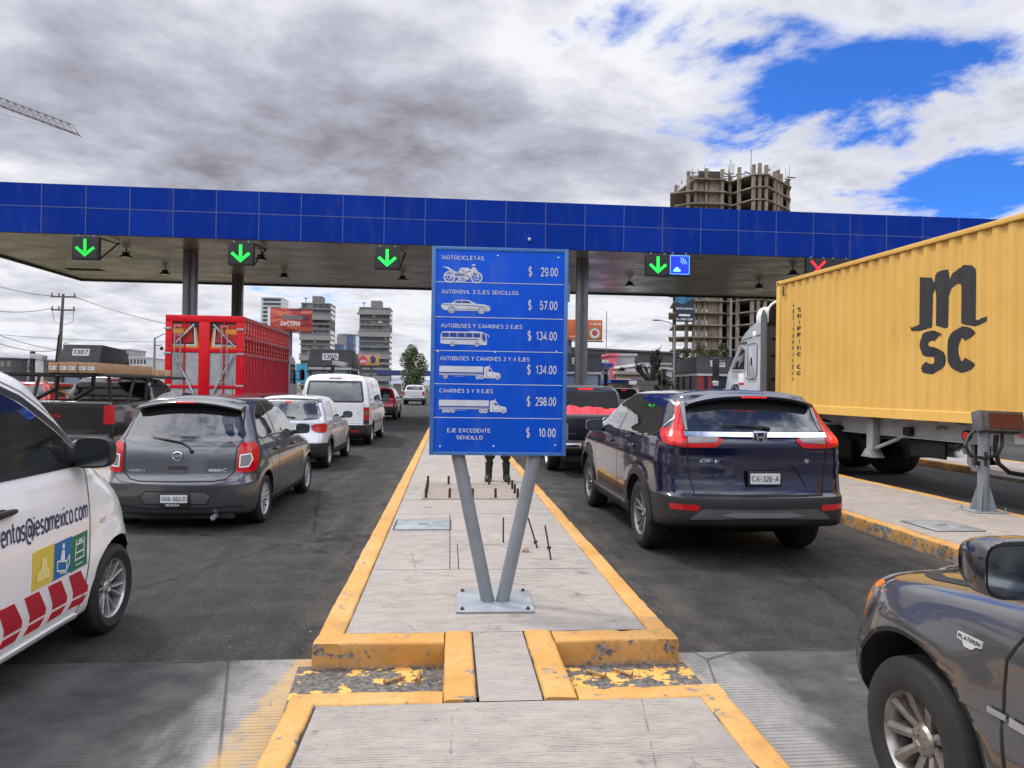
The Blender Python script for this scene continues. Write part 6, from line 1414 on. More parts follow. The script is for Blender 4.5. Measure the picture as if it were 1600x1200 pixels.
# ------------------------------------------------------------------ the two near vehicles
def near_white():
    # front wheel outer face X=-2.26, Y=4.95
    T = thing('minivan', (-3.035, 1.55, 0), 0.0, 'white company car with red stripes and an e-mail address, cut off at the left edge', 'car')
    pm = car_paint('paint_white_near', (.80,.80,.80), 0, .05, .24); blk = M['black_plastic']; L = 4.13; hw = .825
    K = [(.19,.2,3.86,.66,.18,.18,.34,.4,.05,.10),(.235,.06,4.0,.775,.2,.22,.40,.5,.06,.14),(.30,.02,4.08,.800,.2,.25,.44,.55,.06,.16),(.42,.0,4.12,.815,.2,.25,.46,.6,.06,.17),(.55,.0,4.13,.822,.2,.25,.46,.62,.06,.17),(.70,.03,4.115,.825,.18,.24,.48,.66,.06,.17),(.80,.04,4.095,.826,.17,.24,.50,.68,.06,.18),(.89,.05,4.05,.822,.16,.23,.50,.70,.06,.19),(.955,.055,3.99,.816,.16,.23,.50,.70,.06,.20),(1.005,.06,3.91,.808,.16,.23,.50,.66,.06,.20),(1.045,.063,3.81,.800,.16,.23,.48,.58,.06,.20),(1.085,.067,3.70,.793,.15,.22,.44,.48,.06,.19),(1.14,.08,3.56,.772,.15,.22,.38,.38,.06,.17),(1.24,.10,3.43,.745,.15,.22,.34,.32,.06,.15),(1.40,.13,3.22,.708,.15,.2,.30,.27,.05,.12),(1.54,.17,3.03,.674,.15,.2,.26,.22,.05,.1),(1.66,.22,2.86,.635,.15,.18,.22,.2,.05,.08),(1.72,.26,2.72,.60,.15,.18,.22,.2,.05,.08)]
    ar = ((.72,.29,.36),(3.43,.29,.36)); bd = Body(K, 5, .09, .010, ar, .020, shrink=.15)
    bo = bd.mesh('body', [pm, M['dark'], blk], T, arch_cuts((.72,3.43), hw, .345, .30))
    for s in (-1, 1):
        sd = SIDE[s]
        bd.lay('side_window', rpoly([(1.82,1.65),(2.30,1.635),(2.56,1.545),(2.84,1.38),(3.08,1.215),(3.085,1.18),(1.82,1.185)], [.02,.1,.1,.1,.02,.02,.02]), sd, M['glass'], T, .003, cell=.05)
        bd.lay('side_window', rpoly([(.85,1.63),(1.74,1.65),(1.74,1.185),(.78,1.19)], .04), sd, M['glass'], T, .003, cell=.07)
        bd.strip('window_seal', [(1.80,1.668),(2.32,1.652),(2.59,1.56),(2.87,1.395),(3.12,1.225),(3.12,1.165),(2.4,1.165),(1.80,1.168)], .040, sd, M['window_trim'], T, .006)
        bd.strip('roof_gutter', [(1.0,1.71),(1.9,1.718),(2.34,1.70),(2.62,1.60),(2.92,1.43),(3.20,1.24)], .008, sd, plain('gutter_grey', (.16,.16,.16), .5), bo, .003)
        bd.lay('mirror_sail', rpoly([(2.93,1.29),(3.10,1.20),(3.11,1.165),(2.93,1.165)], .01), sd, blk, T, .012, .01)
        bd.strip('door_gap', [(3.09,1.16),(3.06,.95),(3.07,.62),(3.02,.40),(2.96,.26)], .008, sd, plain('gap_shadow', (.06,.06,.06), .8), bo, .003); bd.strip('door_gap', [(1.78,1.66),(1.78,.27)], .008, sd, plain('gap_shadow_b', (.06,.06,.06), .8), bo, .003)
        bd.strip('hood_gap', [(3.28,1.10),(3.45,1.045),(3.62,1.0),(3.80,.93)], .006, sd, plain('gap_shadow_c', (.10,.10,.10), .8), bo, .002)
        hp = handle_part(bd, T, 2.17, .995, sd, blk, .26); handle_part(bd, T, 1.05, .965, sd, blk, .24)
        p, n_ = bd.proj(2.13, .665, sd); k_ = B(); k_.lathe([(.017,-.004),(.017,.004),(.008,.006),(.001,.005)], 14, 'X', (p.x if s < 0 else p.x, 2.13, .665)); obj('door_lock', k_, M['steel'], T)
        mir = mirror_part(T, s*.905, 2.98, 1.235, (.215,.155,.185), blk, glass_face=True)
        bd.lay('sill', rpoly([(1.06,.215),(2.98,.215),(2.98,.265),(1.06,.265)], .02), sd, pm, T, .012, .012, .08)
        for y in (.72, 3.43): wheel(T, s*.722, y, .292, .185, .66, 6, 'V', plain('alloy_near', (.42,.42,.43), .25, .6, .12, 12)); 
        bd.lay('headlamp', rpoly([(3.84,.80),(3.98,.79),(4.03,.70),(4.02,.64),(3.90,.67)], .03), sd, M['clear_lens'], T, .006, .02, .04)
        bd.lay('fender_repeater', rpoly([(3.20,.80),(3.27,.80),(3.27,.765),(3.20,.765)], .015), sd, plain('repeater', (.55,.54,.52), .3), T, .006, .006, .03)
        if s > 0:
            ex = lambda u, v: (u, v+0.0)
            bd.text('lettering', 'ventas@iesamexico.com', 2.13, 3.035, .825, .940, 'right', plain('navy_letters', (.022,.024,.10), .4), T, .004, .135, 0, .20)
            y0 = 2.44
            def card(name, a, c, col): return bd.lay(name, [(a,.745),(c,.752),(c,.545),(a,.538)], 'right', plain(name, col, .4, var=.05), T, .004, .003, .05)
            cy = card('yellow_card', 2.45, 2.655, (.62,.47,.06)); cb_ = card('blue_card', 2.656, 2.845, (.012,.13,.33)); cg = card('green_card', 2.846, 3.03, (.022,.16,.075))
            wl_ = plain('card_line', (.62,.66,.66), .5); yl_ = plain('card_line_yellow', (.72,.62,.22), .5)
            def art(nm, polys, mt, par):
                b = B()
                for P in polys: b.face([tuple(bd.proj(a, c, 'right')[0]+Vector((.0065,0,0))) for a, c in P])
                obj(nm, b, mt, par, smooth=False, fixn=False)
            def bar(a, b_, w=.010):
                a, b_ = Vector(a), Vector(b_); d = (b_-a).normalized(); n_ = Vector((-d.y, d.x))*w/2; return [tuple(a+n_), tuple(b_+n_), tuple(b_-n_), tuple(a-n_)]
            art('sack_mark', [[(2.48,.575),(2.62,.575),(2.605,.625),(2.585,.64),(2.578,.69),(2.53,.695),(2.525,.64),(2.49,.62)]], yl_, cy)
            art('figure_mark', [bar((2.69,.64),(2.69,.585)),bar((2.69,.64),(2.79,.62)),bar((2.79,.62),(2.79,.57)),bar((2.69,.585),(2.79,.565)),bar((2.79,.62),(2.82,.65)),bar((2.79,.57),(2.82,.60)),bar((2.82,.65),(2.82,.60)),[(2.72,.64),(2.77,.63),(2.765,.69),(2.735,.695)],[(2.738,.70),(2.762,.70),(2.762,.73),(2.738,.73)],bar((2.72,.565),(2.80,.553),.006)], wl_, cb_)
            art('rack_mark', [bar((2.895,.72),(2.885,.59)),bar((2.985,.725),(2.985,.60)),bar((2.895,.69),(2.985,.695)),bar((2.89,.64),(2.985,.645)),bar((2.885,.60),(2.985,.605)),[(2.92,.70),(2.965,.702),(2.965,.72),(2.92,.718)],bar((2.89,.568),(2.98,.572),.006)], wl_, cg)
            rd = plain('stripe_red', (.40,.010,.028), .35, var=.06)
            for i in range(7):
                a = 2.985-.222*i
                bd.lay('stripe', [(a,.535),(a-.135,.500),(a-.135,.40),(a-.015,.40),(a+.075,.41),(a+.075,.43)] if False else [(a-.15,.520),(a-.02,.520),(a+.065,.405),(a+.065,.372),(a-.085,.372),(a-.085,.405)], 'right', rd, T, .004, .003, .05)
                bd.lay('stripe', [(a-.085,.355),(a+.06,.355),(a+.02,.315),(a-.125,.315)], 'right', rd, T, .004, .003, .05)
    fw = [(-.60,1.66),(-.68,1.16),(.68,1.16),(.60,1.66)]
    bd.lay('windscreen', rpoly(fw, .06), 'front', M['glass'], T, .003, cell=.08)
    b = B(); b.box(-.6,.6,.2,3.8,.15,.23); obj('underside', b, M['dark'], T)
    bd.lay('grille', rpoly([(-.45,.52),(.45,.52),(.40,.34),(-.40,.34)], .05), 'front', blk, T, .004, .01)
near_white()
def near_grey():
    # front wheel outer face X=1.84, Y=2.60 ; front bumper Y=3.42
    T = thing('suv', (2.715, -1.25, 0), 0.0, 'charcoal SUV with a dark mirror and silver fender badge at the lower right corner', 'suv')
    pm = car_paint('paint_charcoal', (.070,.070,.075), .35, .10, .18); blk = M['black_plastic']; hw = .90
    K = [(.26,.2,4.42,.74,.2,.2,.35,.4,.05,.08),(.31,.05,4.56,.86,.22,.25,.40,.48,.06,.12),(.40,.02,4.655,.885,.22,.26,.42,.52,.06,.14),(.50,.0,4.70,.893,.22,.26,.42,.54,.06,.15),(.585,.0,4.705,.897,.22,.26,.42,.54,.06,.15),(.60,.02,4.66,.898,.2,.26,.42,.52,.06,.15),(.70,.03,4.645,.900,.2,.25,.42,.54,.06,.15),(.78,.04,4.61,.899,.19,.25,.42,.56,.06,.15),(.84,.05,4.53,.892,.18,.25,.42,.58,.06,.16),(.885,.055,4.38,.878,.18,.24,.42,.58,.06,.17),(.92,.06,4.15,.858,.17,.24,.42,.55,.06,.18),(.955,.065,3.80,.84,.17,.24,.42,.5,.06,.18),(.99,.07,3.45,.845,.17,.24,.42,.46,.06,.18),
         (1.04,.08,3.28,.838,.16,.23,.4,.42,.06,.18),(1.2,.12,3.0,.795,.16,.22,.34,.34,.06,.15),(1.4,.18,2.66,.73,.16,.2,.3,.27,.05,.12),(1.54,.24,2.4,.67,.16,.2,.26,.22,.05,.1),(1.60,.3,2.2,.61,.15,.18,.22,.2,.05,.08)]
    ar = ((1.0,.305,.44),(3.88,.305,.44)); bd = Body(K, 5, .09, .010, ar, .035, shrink=.15)
    bo = bd.mesh('body', [pm, M['dark'], blk], T, arch_cuts((1.0,3.88), hw+.02, .405, .315))
    for s in (-1, 1):
        sd = SIDE[s]
        bd.lay('side_window', rpoly([(2.05,1.55),(2.35,1.53),(2.65,1.36),(3.08,1.06),(3.08,1.03),(2.05,1.03)], [.02,.1,.1,.03,.03,.02]), sd, M['glass'], T, .003); bd.lay('side_window', rpoly([(1.05,1.54),(1.98,1.55),(1.98,1.03),(1.0,1.04)], .05), sd, M['glass'], T, .003)
        bd.strip('window_trim', [(3.20,1.00),(3.05,1.005),(2.0,1.00)], .022, sd, M['chrome'], T, .006)
        bd.strip('door_gap', [(3.20,1.02),(3.34,.93),(3.41,.80),(3.42,.60),(3.38,.32)], .009, sd, M['dark'], bo, .003); bd.strip('door_gap', [(2.02,1.56),(2.02,.32)], .009, sd, M['dark'], bo, .003)
        bd.strip('rub_strip', [(3.40,.615),(3.47,.618)], .02, sd, M['steel'], T, .008); bd.strip('rub_strip', [(1.45,.595),(3.385,.612)], .028, sd, M['steel'], T, .009)
        bd.strip('hood_gap', [(3.28,.985),(3.6,.955),(4.0,.905),(4.3,.875)], .007, sd, M['dark'], bo, .002)
        bd.lay('side_marker', rpoly([(4.22,.835),(4.40,.80),(4.44,.70),(4.42,.64),(4.36,.635),(4.26,.72)], .03), sd, M['amber'], T, .006, .015, .03)
        bd.lay('headlamp', rpoly([(s*.42,.83),(s*.70,.83),(s*.86,.80),(s*.86,.68),(s*.45,.66)], .04), 'front', M['clear_lens'], T, .006, .02, .04)
        bd.strip('bumper_gap', [(4.20,.56),(4.30,.592),(4.44,.598),(4.56,.600)], .010, sd, M['dark'], bo, .003)
        for y in (1.0, 3.88): wheel(T, s*.80, y, .312, .215, .58, 9, 'fat', plain('alloy_worn', (.30,.275,.25), .30, .75, .2, 14))
        mirror_part(T, s*.985, 3.335, 1.125, (.235,.16,.185), car_paint('mirror_black', (.012,.012,.014), .1, .05, .15))
        bd.lay('arch_liner', ring_arc(3.88, .315, .400, .418, 0, 180), sd, M['dark'], T, .001, .01, .06)
        if s < 0:
            bg_ = bd.lay('badge', rpoly([(3.515,.820),(3.630,.820),(3.630,.795),(3.605,.792),(3.590,.778),(3.555,.778),(3.540,.792),(3.515,.795)], .003), 'left', plain('badge_silver', (.55,.55,.55), .3, .3), T, .006, .006, .03)
            b = B()
            for q, l in text_quads('PLATINUM', 0, 1, 0, 1, .2, .3):
                b.face([tuple(bd.proj(3.624-(u*.103), .800+.016*v, 'left')[0]+Vector((-.0075-l*.0006, 0, 0))) for u, v in q])
            obj('badge_lettering', b, M['ink'], bg_, smooth=False, fixn=False)
    bd.lay('windscreen', rpoly([(-.58,1.56),(-.70,1.08),(.70,1.08),(.58,1.56)], .06), 'front', M['glass'], T, .003, cell=.08)
    bd.lay('grille', rpoly([(-.38,.82),(.38,.82),(.34,.66),(-.34,.66)], .04), 'front', blk, T, .004, .01)
    for x in (-.30, .35):
        b = B(); P = [bd.proj(x+.5*t, 1.045+.03*t, 'front')[0]+Vector((0,.02,.012)) for t in (0,.5,1)]; b.tube(P, .009, 6); obj('wiper', b, blk, T)
    b = B(); b.box(-.66,.66,.2,4.3,.2,.30); obj('underside', b, M['dark'], T)
near_grey()
# ------------------------------------------------------------------ red stake truck
def stake_truck():
    T = thing('stake_truck', (-7.95, 23.8, 0), R(0.2), 'bright red stake truck with steel ladders and barred sides, seen from behind', 'truck')
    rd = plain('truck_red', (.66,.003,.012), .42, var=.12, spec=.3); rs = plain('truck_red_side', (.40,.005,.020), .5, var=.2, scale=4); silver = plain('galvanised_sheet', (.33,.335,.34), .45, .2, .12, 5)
    w = 1.22; zt = 3.86; zb = 1.36; L = 6.8
    b = B()
    for x in (-w+.11, w-.11): b.box(x-.11, x+.11, 0, .10, zb-.12, zt)
    b.box(-w+.002, w-.002, -.012, .09, zt-.17, zt+.04); b.box(-w+.002, w-.002, -.010, .09, 2.70, 2.84); b.box(-w+.004, w-.004, -.014, .09, zb+.18, zb+.28); b.box(-w-.02, w+.02, -.02, .14, zb-.32, zb-.06)
    b.box(-.17, .17, -.020, .085, zb-.06, zt-.172); obj('door_frame', b, rd, T, bevel=.012)
    for x in (-.62, .62): b = B(); b.box(x-.022, x+.022, -.006, .02, zb-.05, zt-.18); obj('door_bar', b, rd, T)
    b = B()
    nz = 22
    for i in range(nz):
        z0 = zb-.06+i*(2.70-zb+.06)/nz; z1 = z0+(2.70-zb+.06)/nz
        for x0, x1 in ((-1.0, -.171), (.171, 1.0)): b.hexa([(x0,.022,z0),(x1,.022,z0),(x1,.05,z0),(x0,.05,z0),(x0,.034,z1-.001),(x1,.034,z1-.001),(x1,.05,z1-.001),(x0,.05,z1-.001)])
    obj('shutter', b, silver, T, smooth=False)
    mats_ = (plain('panel_dark', (.012,.012,.02), .4), plain('panel_white', (.62,.63,.65), .4), plain('panel_yellow', (.68,.31,.02), .4), plain('panel_red', (.45,.02,.015), .4), plain('panel_black', (.014,.012,.016), .4))
    for s in (-1, 1):
        b = B()
        def quad(x0, x1, z0, z1, sl, y, m): b.face([(s*x0,y,z0),(s*(x1-0),y,z0),(s*(x1+sl*0),y,z1),(s*(x0-0+sl),y,z1)], m)
        b.box(min(s*.171,s*1.0), max(s*.171,s*1.0), .045, .06, 2.84, zt-.172, m=0)
        # nested mitred frames, the inner corner swept towards the centre
        def frame(a0, a1, c0, c1, sw, y, m): b.face([(s*a0,y,c0),(s*a1,y,c0),(s*a1,y,c1),(s*(a0+sw),y,c1)], m)
        frame(.172, .995, 2.842, 3.50, .09, .040, 2); frame(.25, .995, 2.90, 3.56, .07, .036, 1); frame(.32, .995, 2.96, 3.62, .04, .032, 4); frame(.345, .995, 3.02, 3.62, .10, .028, 3)
        frame(.52, .995, 3.30, 3.46, .03, .024, 2)
        obj('painted_panel', b, mats_, T, smooth=False)
        for (x0, z0, x1, z1) in ((.30,3.60,.93,2.92),(.93,2.62,.30,1.36)):
            g = B(); g.tube([(s*x0,-.05,z0),(s*x1,-.05,z1)], .035, 6); obj('brace', g, M['steel'], T)
        lx = s*.66 if s > 0 else -.80
        for dx_ in (-.09, .09): g = B(); g.tube([(lx+dx_,-.10,1.66),(lx+dx_,-.10,3.58)], .018, 8); obj('ladder_rail', g, M['steel'], T)
        for k in range(7): g = B(); g.tube([(lx-.09,-.10,1.74+.30*k),(lx+.09,-.10,1.74+.30*k)], .014, 6); obj('ladder_rung', g, M['steel'], T)
        for z in (1.62, 2.66, 3.46): g = B(); g.box(min(s*(w-.20),s*(w+.03)), max(s*(w-.20),s*(w+.03)), -.03, -.002, z-.035, z+.035); obj('hinge', g, M['steel'], T, bevel=.006)
        for x in (.42, 1.17): g = B(); g.box(s*x-.05, s*x+.05, -.10, -.022, zb-.16, zb-.02); obj('marker_lamp', g, M['white_letter'], T, bevel=.01)
        g = B(); g.box(min(s*.75,s*1.05), max(s*.75,s*1.05), -.08, -.022, .95, 1.04); obj('tail_lamp', g, M['red_lit'], T, bevel=.01)
    
    plate(T, (-.10,-.05,zb-.19), .36, .12, 'SE-40-912')
    # barred sides
    for s in (-1, 1):
        x0, x1 = (w-.06, w) if s > 0 else (-w, -w+.06)
        b = B()
        for z0, z1 in ((zt-.10, zt+.03), (3.16, 3.27), (2.60, 2.72), (zb-.10, zb+.02)): b.box(x0-.012, x1+.012, .12, L, z0, z1)
        obj('side_rail', b, plain('side_rail_red', (.33,.05,.06), .5, var=.3, scale=6) if s > 0 else rs, T, bevel=.006)
        b = B(); b.box(x0+.012, x1-.022, .12, L, zb+.021, 2.599); obj('side_panel', b, rs, T, smooth=False)
        for i in range(19):
            y = .20+i*(L-.3)/18; g = B(); g.box(x0+.002, x1+.001, y-.05, y+.05, zb+.021, 2.599); g.box(x0+.004, x1-.001, y-.075, y+.075, 2.721, 3.159); g.box(x0+.004, x1-.001, y-.075, y+.075, 3.271, zt-.101)
            for z in (2.80, 2.96, 3.35, 3.52): g.box(x0, x1+.001, y-.055, y+.055, z, z+.05, m=1); 
            obj('stake', g, [rs, plain('stake_yellow', (.50,.26,.05), .5) if i == 0 and s < 0 else M.setdefault('stake_y', plain('stake_yellow', (.50,.26,.06), .5))], T, smooth=False)
    b = B(); b.box(-w+.08, w-.08, .15, L, zb-.05, zb+.02); b.box(-w+.08, w-.08, L-.06, L-.005, zb, zt-.05); obj('load_bed', b, rs, T, smooth=False)
    b = B(); b.box(-w+.09, w-.09, .14, L-.08, zt-.55, zt-.5); obj('cover', b, M['dark'], T, smooth=False)
    b = B(); b.box(-.45,.45,.2,L+2.2,.75,.98); b.box(-.9,.9,.1,.2,.55,.75); obj('chassis', b, M['dark'], T)
    for y in (1.6, 2.95, L+1.2):
        for s in (-1, 1): wheel(T, s*.98, y, .50, .30, .56, 8, 'steel')
    cw = plain('cab_white', (.50,.50,.52), .35); b = B(); b.prism(rpoly([(L+.15,.75),(L+2.1,.75),(L+2.15,1.7),(L+1.9,2.75),(L+1.5,2.95),(L+.15,2.95)], .15), 'X', -1.1, 1.1); cabo = obj('cab', b, cw, T, bevel=.06)
    for s in (-1, 1):
        g = B(); g.prism([(L+.85,1.75),(L+1.95,1.75),(L+1.75,2.6),(L+.85,2.6)], 'X', s*1.1 if s > 0 else -1.112, 1.112 if s > 0 else -1.1); obj('side_window', g, M['glass'], T, smooth=False)
        mirror_part(T, s*1.42, L+1.75, 2.15, (.22,.12,.5), M['black_plastic'], arm=False); g = B(); g.tube([(s*1.1,L+1.8,2.3),(s*1.4,L+1.75,2.35)], .02, 6); g.tube([(s*1.1,L+1.8,1.95),(s*1.4,L+1.75,1.95)], .02, 6); obj('mirror_arm', g, M['black_plastic'], T)
    g = B(); g.tube([(.75,L+.05,1.2),(.75,L+.05,3.5)], .07, 10); obj('exhaust_stack', g, M['steel'], T); g = B(); g.blob((.6,L-.3,zt+.03), (.8,.8,.36), 2.3, 14, 8); obj('rolled_tarp', g, M['dark'], T)
stake_truck()
# ------------------------------------------------------------------ container on its trailer
CPH = R(3.7)
def yellow():
    t = NT('container_yellow'); n1 = t.noise(.8, 6); n2 = t.noise(3.5, 7, .65, (1, 1, .35)); x, y, z = t.xyz()
    c = t.mix(t.rng(n1, .3, .7), (.62,.365,.080), (.67,.41,.105)); c = t.mix(t.ma('MULTIPLY', t.rng(n2, .55, .75), .38), c, (.38,.22,.08))
    rust = t.ma('MULTIPLY', t.rng(t.noise(9, 8, .7), .64, .70), .5); c = t.mix(rust, c, (.17,.07,.025))
    t.set(color=c, rough=.52, spec=.35); return t.mat
MY = yellow(); MK = plain('container_black', (.022,.022,.026), .55, var=.2)
CT = thing('shipping_container', (7.255, 15.33, 1.25), CPH, 'long yellow corrugated shipping container with black lettering on a white trailer', 'container')
# local frame: +Y forward along the container, origin at the lower left front corner, X to the right
CL, CW, CH = 12.19, 2.44, 2.90; PIT = .272; CD = .036
def corr(y):
    """depth of the corrugation (inwards +x) at distance y from the front corner post"""
    u = ((-y) % PIT)/PIT
    if u < .27: return 0.0
    if u < .50: return CD*(u-.27)/.23
    if u < .77: return CD
    return CD*(1-(u-.77)/.23)
b = B(); ys = []; y = -.17
while y > -CL+.17:
    for f in (0, .27, .50, .77): ys.append(y-f*PIT)
    y -= PIT
ys = [q for q in ys if q > -CL+.16]; oc = lambda q: corr(q+.17)
for (xa, sg) in ((.028, 1), (CW-.028, -1)):
    b = B()
    for a, c in zip(ys[:-1], ys[1:]): b.face([(xa+sg*oc(a),a,.16),(xa+sg*oc(c),c,.16),(xa+sg*oc(c),c,CH-.085),(xa+sg*oc(a),a,CH-.085)])
    obj('side_wall', b, MY, CT, smooth=False)
b = B()
for x0 in (0, CW-.07): b.box(x0, x0+.07, -CL+.17, -.17, CH-.09, CH-.012)
obj('top_rail', b, MY, CT, bevel=.008)
b = B()
for x0 in (-.004, CW-.066): b.prism([(x0+.0,.0),(x0+.07,.0),(x0+.07,.162),(x0+.022,.162),(x0+.012,.15)], 'Y', -CL+.17, -.17)
obj('bottom_rail', b, MY, CT)
for yy in (-.165, -CL):
    for x0 in (0, CW-.165):
        b = B(); b.box(x0, x0+.165, yy, yy+.165, .12, CH-.12); po = obj('corner_post', b, MY, CT, bevel=.012)
        for z0 in (0, CH-.118): c_ = B(); c_.box(x0-.004, x0+.170, yy-.004, yy+.169, z0, z0+.118); co = obj('corner_casting', c_, MY, po, bevel=.014); d_ = B(); d_.lathe([(.032,-.006),(.032,.002)], 12, 'X', (x0-.001 if x0 == 0 else x0+.168, yy+.085, z0+.06)); obj('casting_hole', d_, M['dark'], co)
b = B(); b.box(.165, CW-.165, -.06, -.03, .12, CH-.1); b.box(.165, CW-.165, -CL+.03, -CL+.06, .12, CH-.1); obj('end_wall', b, MY, CT, smooth=False)
b = B(); b.box(.03, CW-.03, -CL+.1, -.1, CH-.05, CH-.02); obj('roof', b, MY, CT, smooth=False); b = B(); b.box(.08, CW-.08, -CL+.1, -.1, .05, .12); obj('floor', b, M['dark'], CT, smooth=False)
# lettering follows the corrugation: quads are cut at every fold
def on_wall(name, quads, par=CT, lift=.0035):
    bm = bmesh.new()
    for q, l in quads:
        vs = [bm.verts.new((-(lift+l*.0012), p[0], p[1])) for p in q]
        try: bm.faces.new(vs)
        except ValueError: pass
    for q in ys:
        bmesh.ops.bisect_plane(bm, geom=bm.verts[:]+bm.edges[:]+bm.faces[:], plane_co=(0, q, 0), plane_no=(0, 1, 0), dist=1e-6)
    for v in bm.verts: v.co.x += .028+oc(v.co.y)
    b = B(); b.bm.free(); b.bm = bm; return obj(name, b, MK, par, smooth=False, fixn=False)
def wall_poly(pts):
    from mathutils.geometry import tessellate_polygon
    return [([pts[i] for i in t_], 0) for t_ in tessellate_polygon([[Vector((p[0], p[1], 0)) for p in pts]])]
F_ = lambda P: [(-p[0], p[1]) for p in P]
m_out = F_([(4.405,2.325),(4.675,2.275),(4.715,2.19),(4.76,2.27),(4.83,2.335),(4.93,2.36),(5.03,2.345),(5.075,2.28),(5.085,2.18),(5.14,2.27),(5.22,2.33),(5.36,2.36),(5.48,2.335),(5.545,2.27),(5.568,2.17),(5.568,1.53),(5.64,1.505),(5.70,1.535),(5.765,1.55),(5.755,1.48),(5.66,1.43),(5.54,1.425),(5.40,1.46),(5.292,1.50),(5.292,2.02),(5.265,2.09),(5.20,2.10),(5.12,2.03),(5.075,1.93),(5.065,1.455),(4.95,1.445),(4.86,1.485),(4.812,1.50),(4.812,1.98),(4.79,2.07),(4.745,2.08),(4.70,2.02),(4.69,1.49),(4.58,1.455),(4.40,1.448),(4.275,1.455),(4.225,1.525),(4.30,1.515),(4.36,1.535),(4.402,1.56)])
on_wall('lettering', wall_poly(m_out))
def wtext(ch, u0, u1, z0, z1, wgt): return [([(-p[0], p[1]) for p in q], l) for q, l in text_quads(ch, u0, u1, z0, z1, wgt)]
on_wall('lettering', wtext('S', 4.412, 4.985, .745, 1.432, .30)); on_wall('lettering', wtext('C', 5.03, 5.56, .745, 1.445, .33))
q_ = []
for i, ch in enumerate('SHIPPING CO'):
    if ch != ' ': zc = 2.185-.1355*i; w_ = .012 if ch == 'I' else .052; q_ += wtext(ch, .862-w_, .862+w_, zc-.048, zc+.048, .24)
on_wall('column_lettering', q_)
q_ = []
for i, ch in enumerate('MEDITERRANEAN'):
    zc = 2.30-.133*i; w_ = .012 if ch == 'I' else .048; q_ += wtext(ch, .640-w_, .640+w_, zc-.046, zc+.046, .20)
on_wall('column_lettering', q_)
q_ = B(); q_.box(-.002, .02, -.285, -.265, 2.55, 2.75); q_.box(-.002, .02, -.32, -.285, 2.55, 2.57); obj('lashing_hook', q_, MK, CT)
# ---- trailer
tw = plain('trailer_white', (.36,.37,.38), .5, .1, .14, 3); td = M['dark']
TR = thing('trailer', (7.255, 15.33, 0), CPH, 'white skeletal trailer with landing legs under the yellow container', 'trailer')
b = B()
for x in (.42, 1.90): b.box(x, x+.12, -CL+.2, -1.9, .93, 1.245); b.box(x-.04, x+.16, -CL+.2, -1.9, 1.225, 1.247); b.box(x-.04, x+.16, -CL+.2, -1.9, .915, .935)
b.box(.6, 1.85, -1.9, -.3, 1.12, 1.245)
for y in (-2.2,-4.2,-6.2,-8.2,-10.2): b.box(.55, 1.9, y-.06, y+.06, 1.0, 1.2)
obj('frame', b, tw, TR, smooth=False)
b = B(); b.prism([(-1.0,1.245),(-1.9,1.245),(-2.45,.93),(-1.95,1.0),(-1.0,1.18)], 'X', .425, .535); obj('gooseneck', b, tw, TR, smooth=False)
for x in (.34, 2.0):
    b = B(); b.box(x-.07, x+.08, -2.98, -2.80, .62, 1.225); b.box(x-.05, x+.06, -2.965, -2.815, .50, .62); leg = obj('landing_leg', b, tw, TR, bevel=.008)
    b = B(); b.prism([(-3.08,.50),(-2.70,.50),(-2.76,.56),(-2.84,.66),(-2.94,.66),(-3.02,.56)], 'X', x-.12, x+.12); obj('foot', b, M['steel'], leg, bevel=.01)
    b = B(); b.tube([(x,-3.0,.68),(x+.06,-3.45,.86),(x+.09,-3.78,1.03)], .035, 8); obj('brace', b, tw, leg)
    b = B(); b.box(x-.02,x+.12,-3.86,-3.70,.96,1.10); obj('bracket', b, M['dark'], leg, bevel=.01)
b = B(); b.tube([(.42,-2.88,.86),(1.95,-2.88,.86)], .03, 8); obj('cross_shaft', b, M['steel'], TR)
for y in (-3.75,-4.35,-5.6,-6.4): 
    b = B(); b.box(.374,.379,y-.14,y+.14,1.252-.03,1.252+.018); b.xf(Matrix.Translation((0,0,-.008))); obj('reflective_tape', b, M['red_lens'], TR, smooth=False); b = B(); b.box(.374,.379,y+.15,y+.42,1.214,1.262); obj('reflective_tape', b, M['white_letter'], TR, smooth=False)
b = B(); b.box(.26,.44,-5.0,-4.60,1.20,1.31); obj('twist_lock', b, tw, TR, bevel=.01)
b = B(); 
for q, l in text_quads('APN', 4.36, 4.62, 1.09, 1.16, .2): b.face([(.417-l*.0006,-p[0],p[1]) for p in q])
obj('lettering', b, M['ink'], TR, smooth=False, fixn=False)
b = B(); b.lathe([(.085,-.02),(.085,.02),(.001,.021)], 20, 'X', (.405,-5.02,1.035)); lm = obj('marker_lamp', b, M['black_plastic'], TR)
for k in range(7): a = 2*math.pi*k/6; r_ = .045 if k < 6 else 0; b = B(); b.lathe([(.015,-.024),(.001,-.028)], 8, 'X', (.405,-5.02+r_*math.cos(a),1.035+r_*math.sin(a))); obj('led', b, M['led_red'], lm)
b = B(); b.box(.55,.60,-4.40,-3.58,.60,.88); obj('side_flap', b, M['black_plastic'], TR, bevel=.01); b = B(); b.box(.60,1.8,-4.6,-3.5,.86,.92); obj('air_tank', b, M['dark'], TR)
b = B(); b.prism([(-4.75,.90),(-4.55,.90),(-4.62,.72),(-4.52,.56),(-4.86,.56),(-4.72,.72)], 'X', .9, 1.1); obj('bracket', b, M['dark'], TR)
b = B(); b.tube([(.5,-5.0,.92),(.5,-5.0,.62),(.5,-5.08,.52),(.5,-5.5,.50),(.5,-7.0,.50)], .05, 8); obj('side_guard', b, M['steel'], TR)
b = B(); b.box(.395,.418,-6.55,-5.9,.98,1.17); obj('notice', b, M['white_letter'], TR, smooth=False)
b = B()
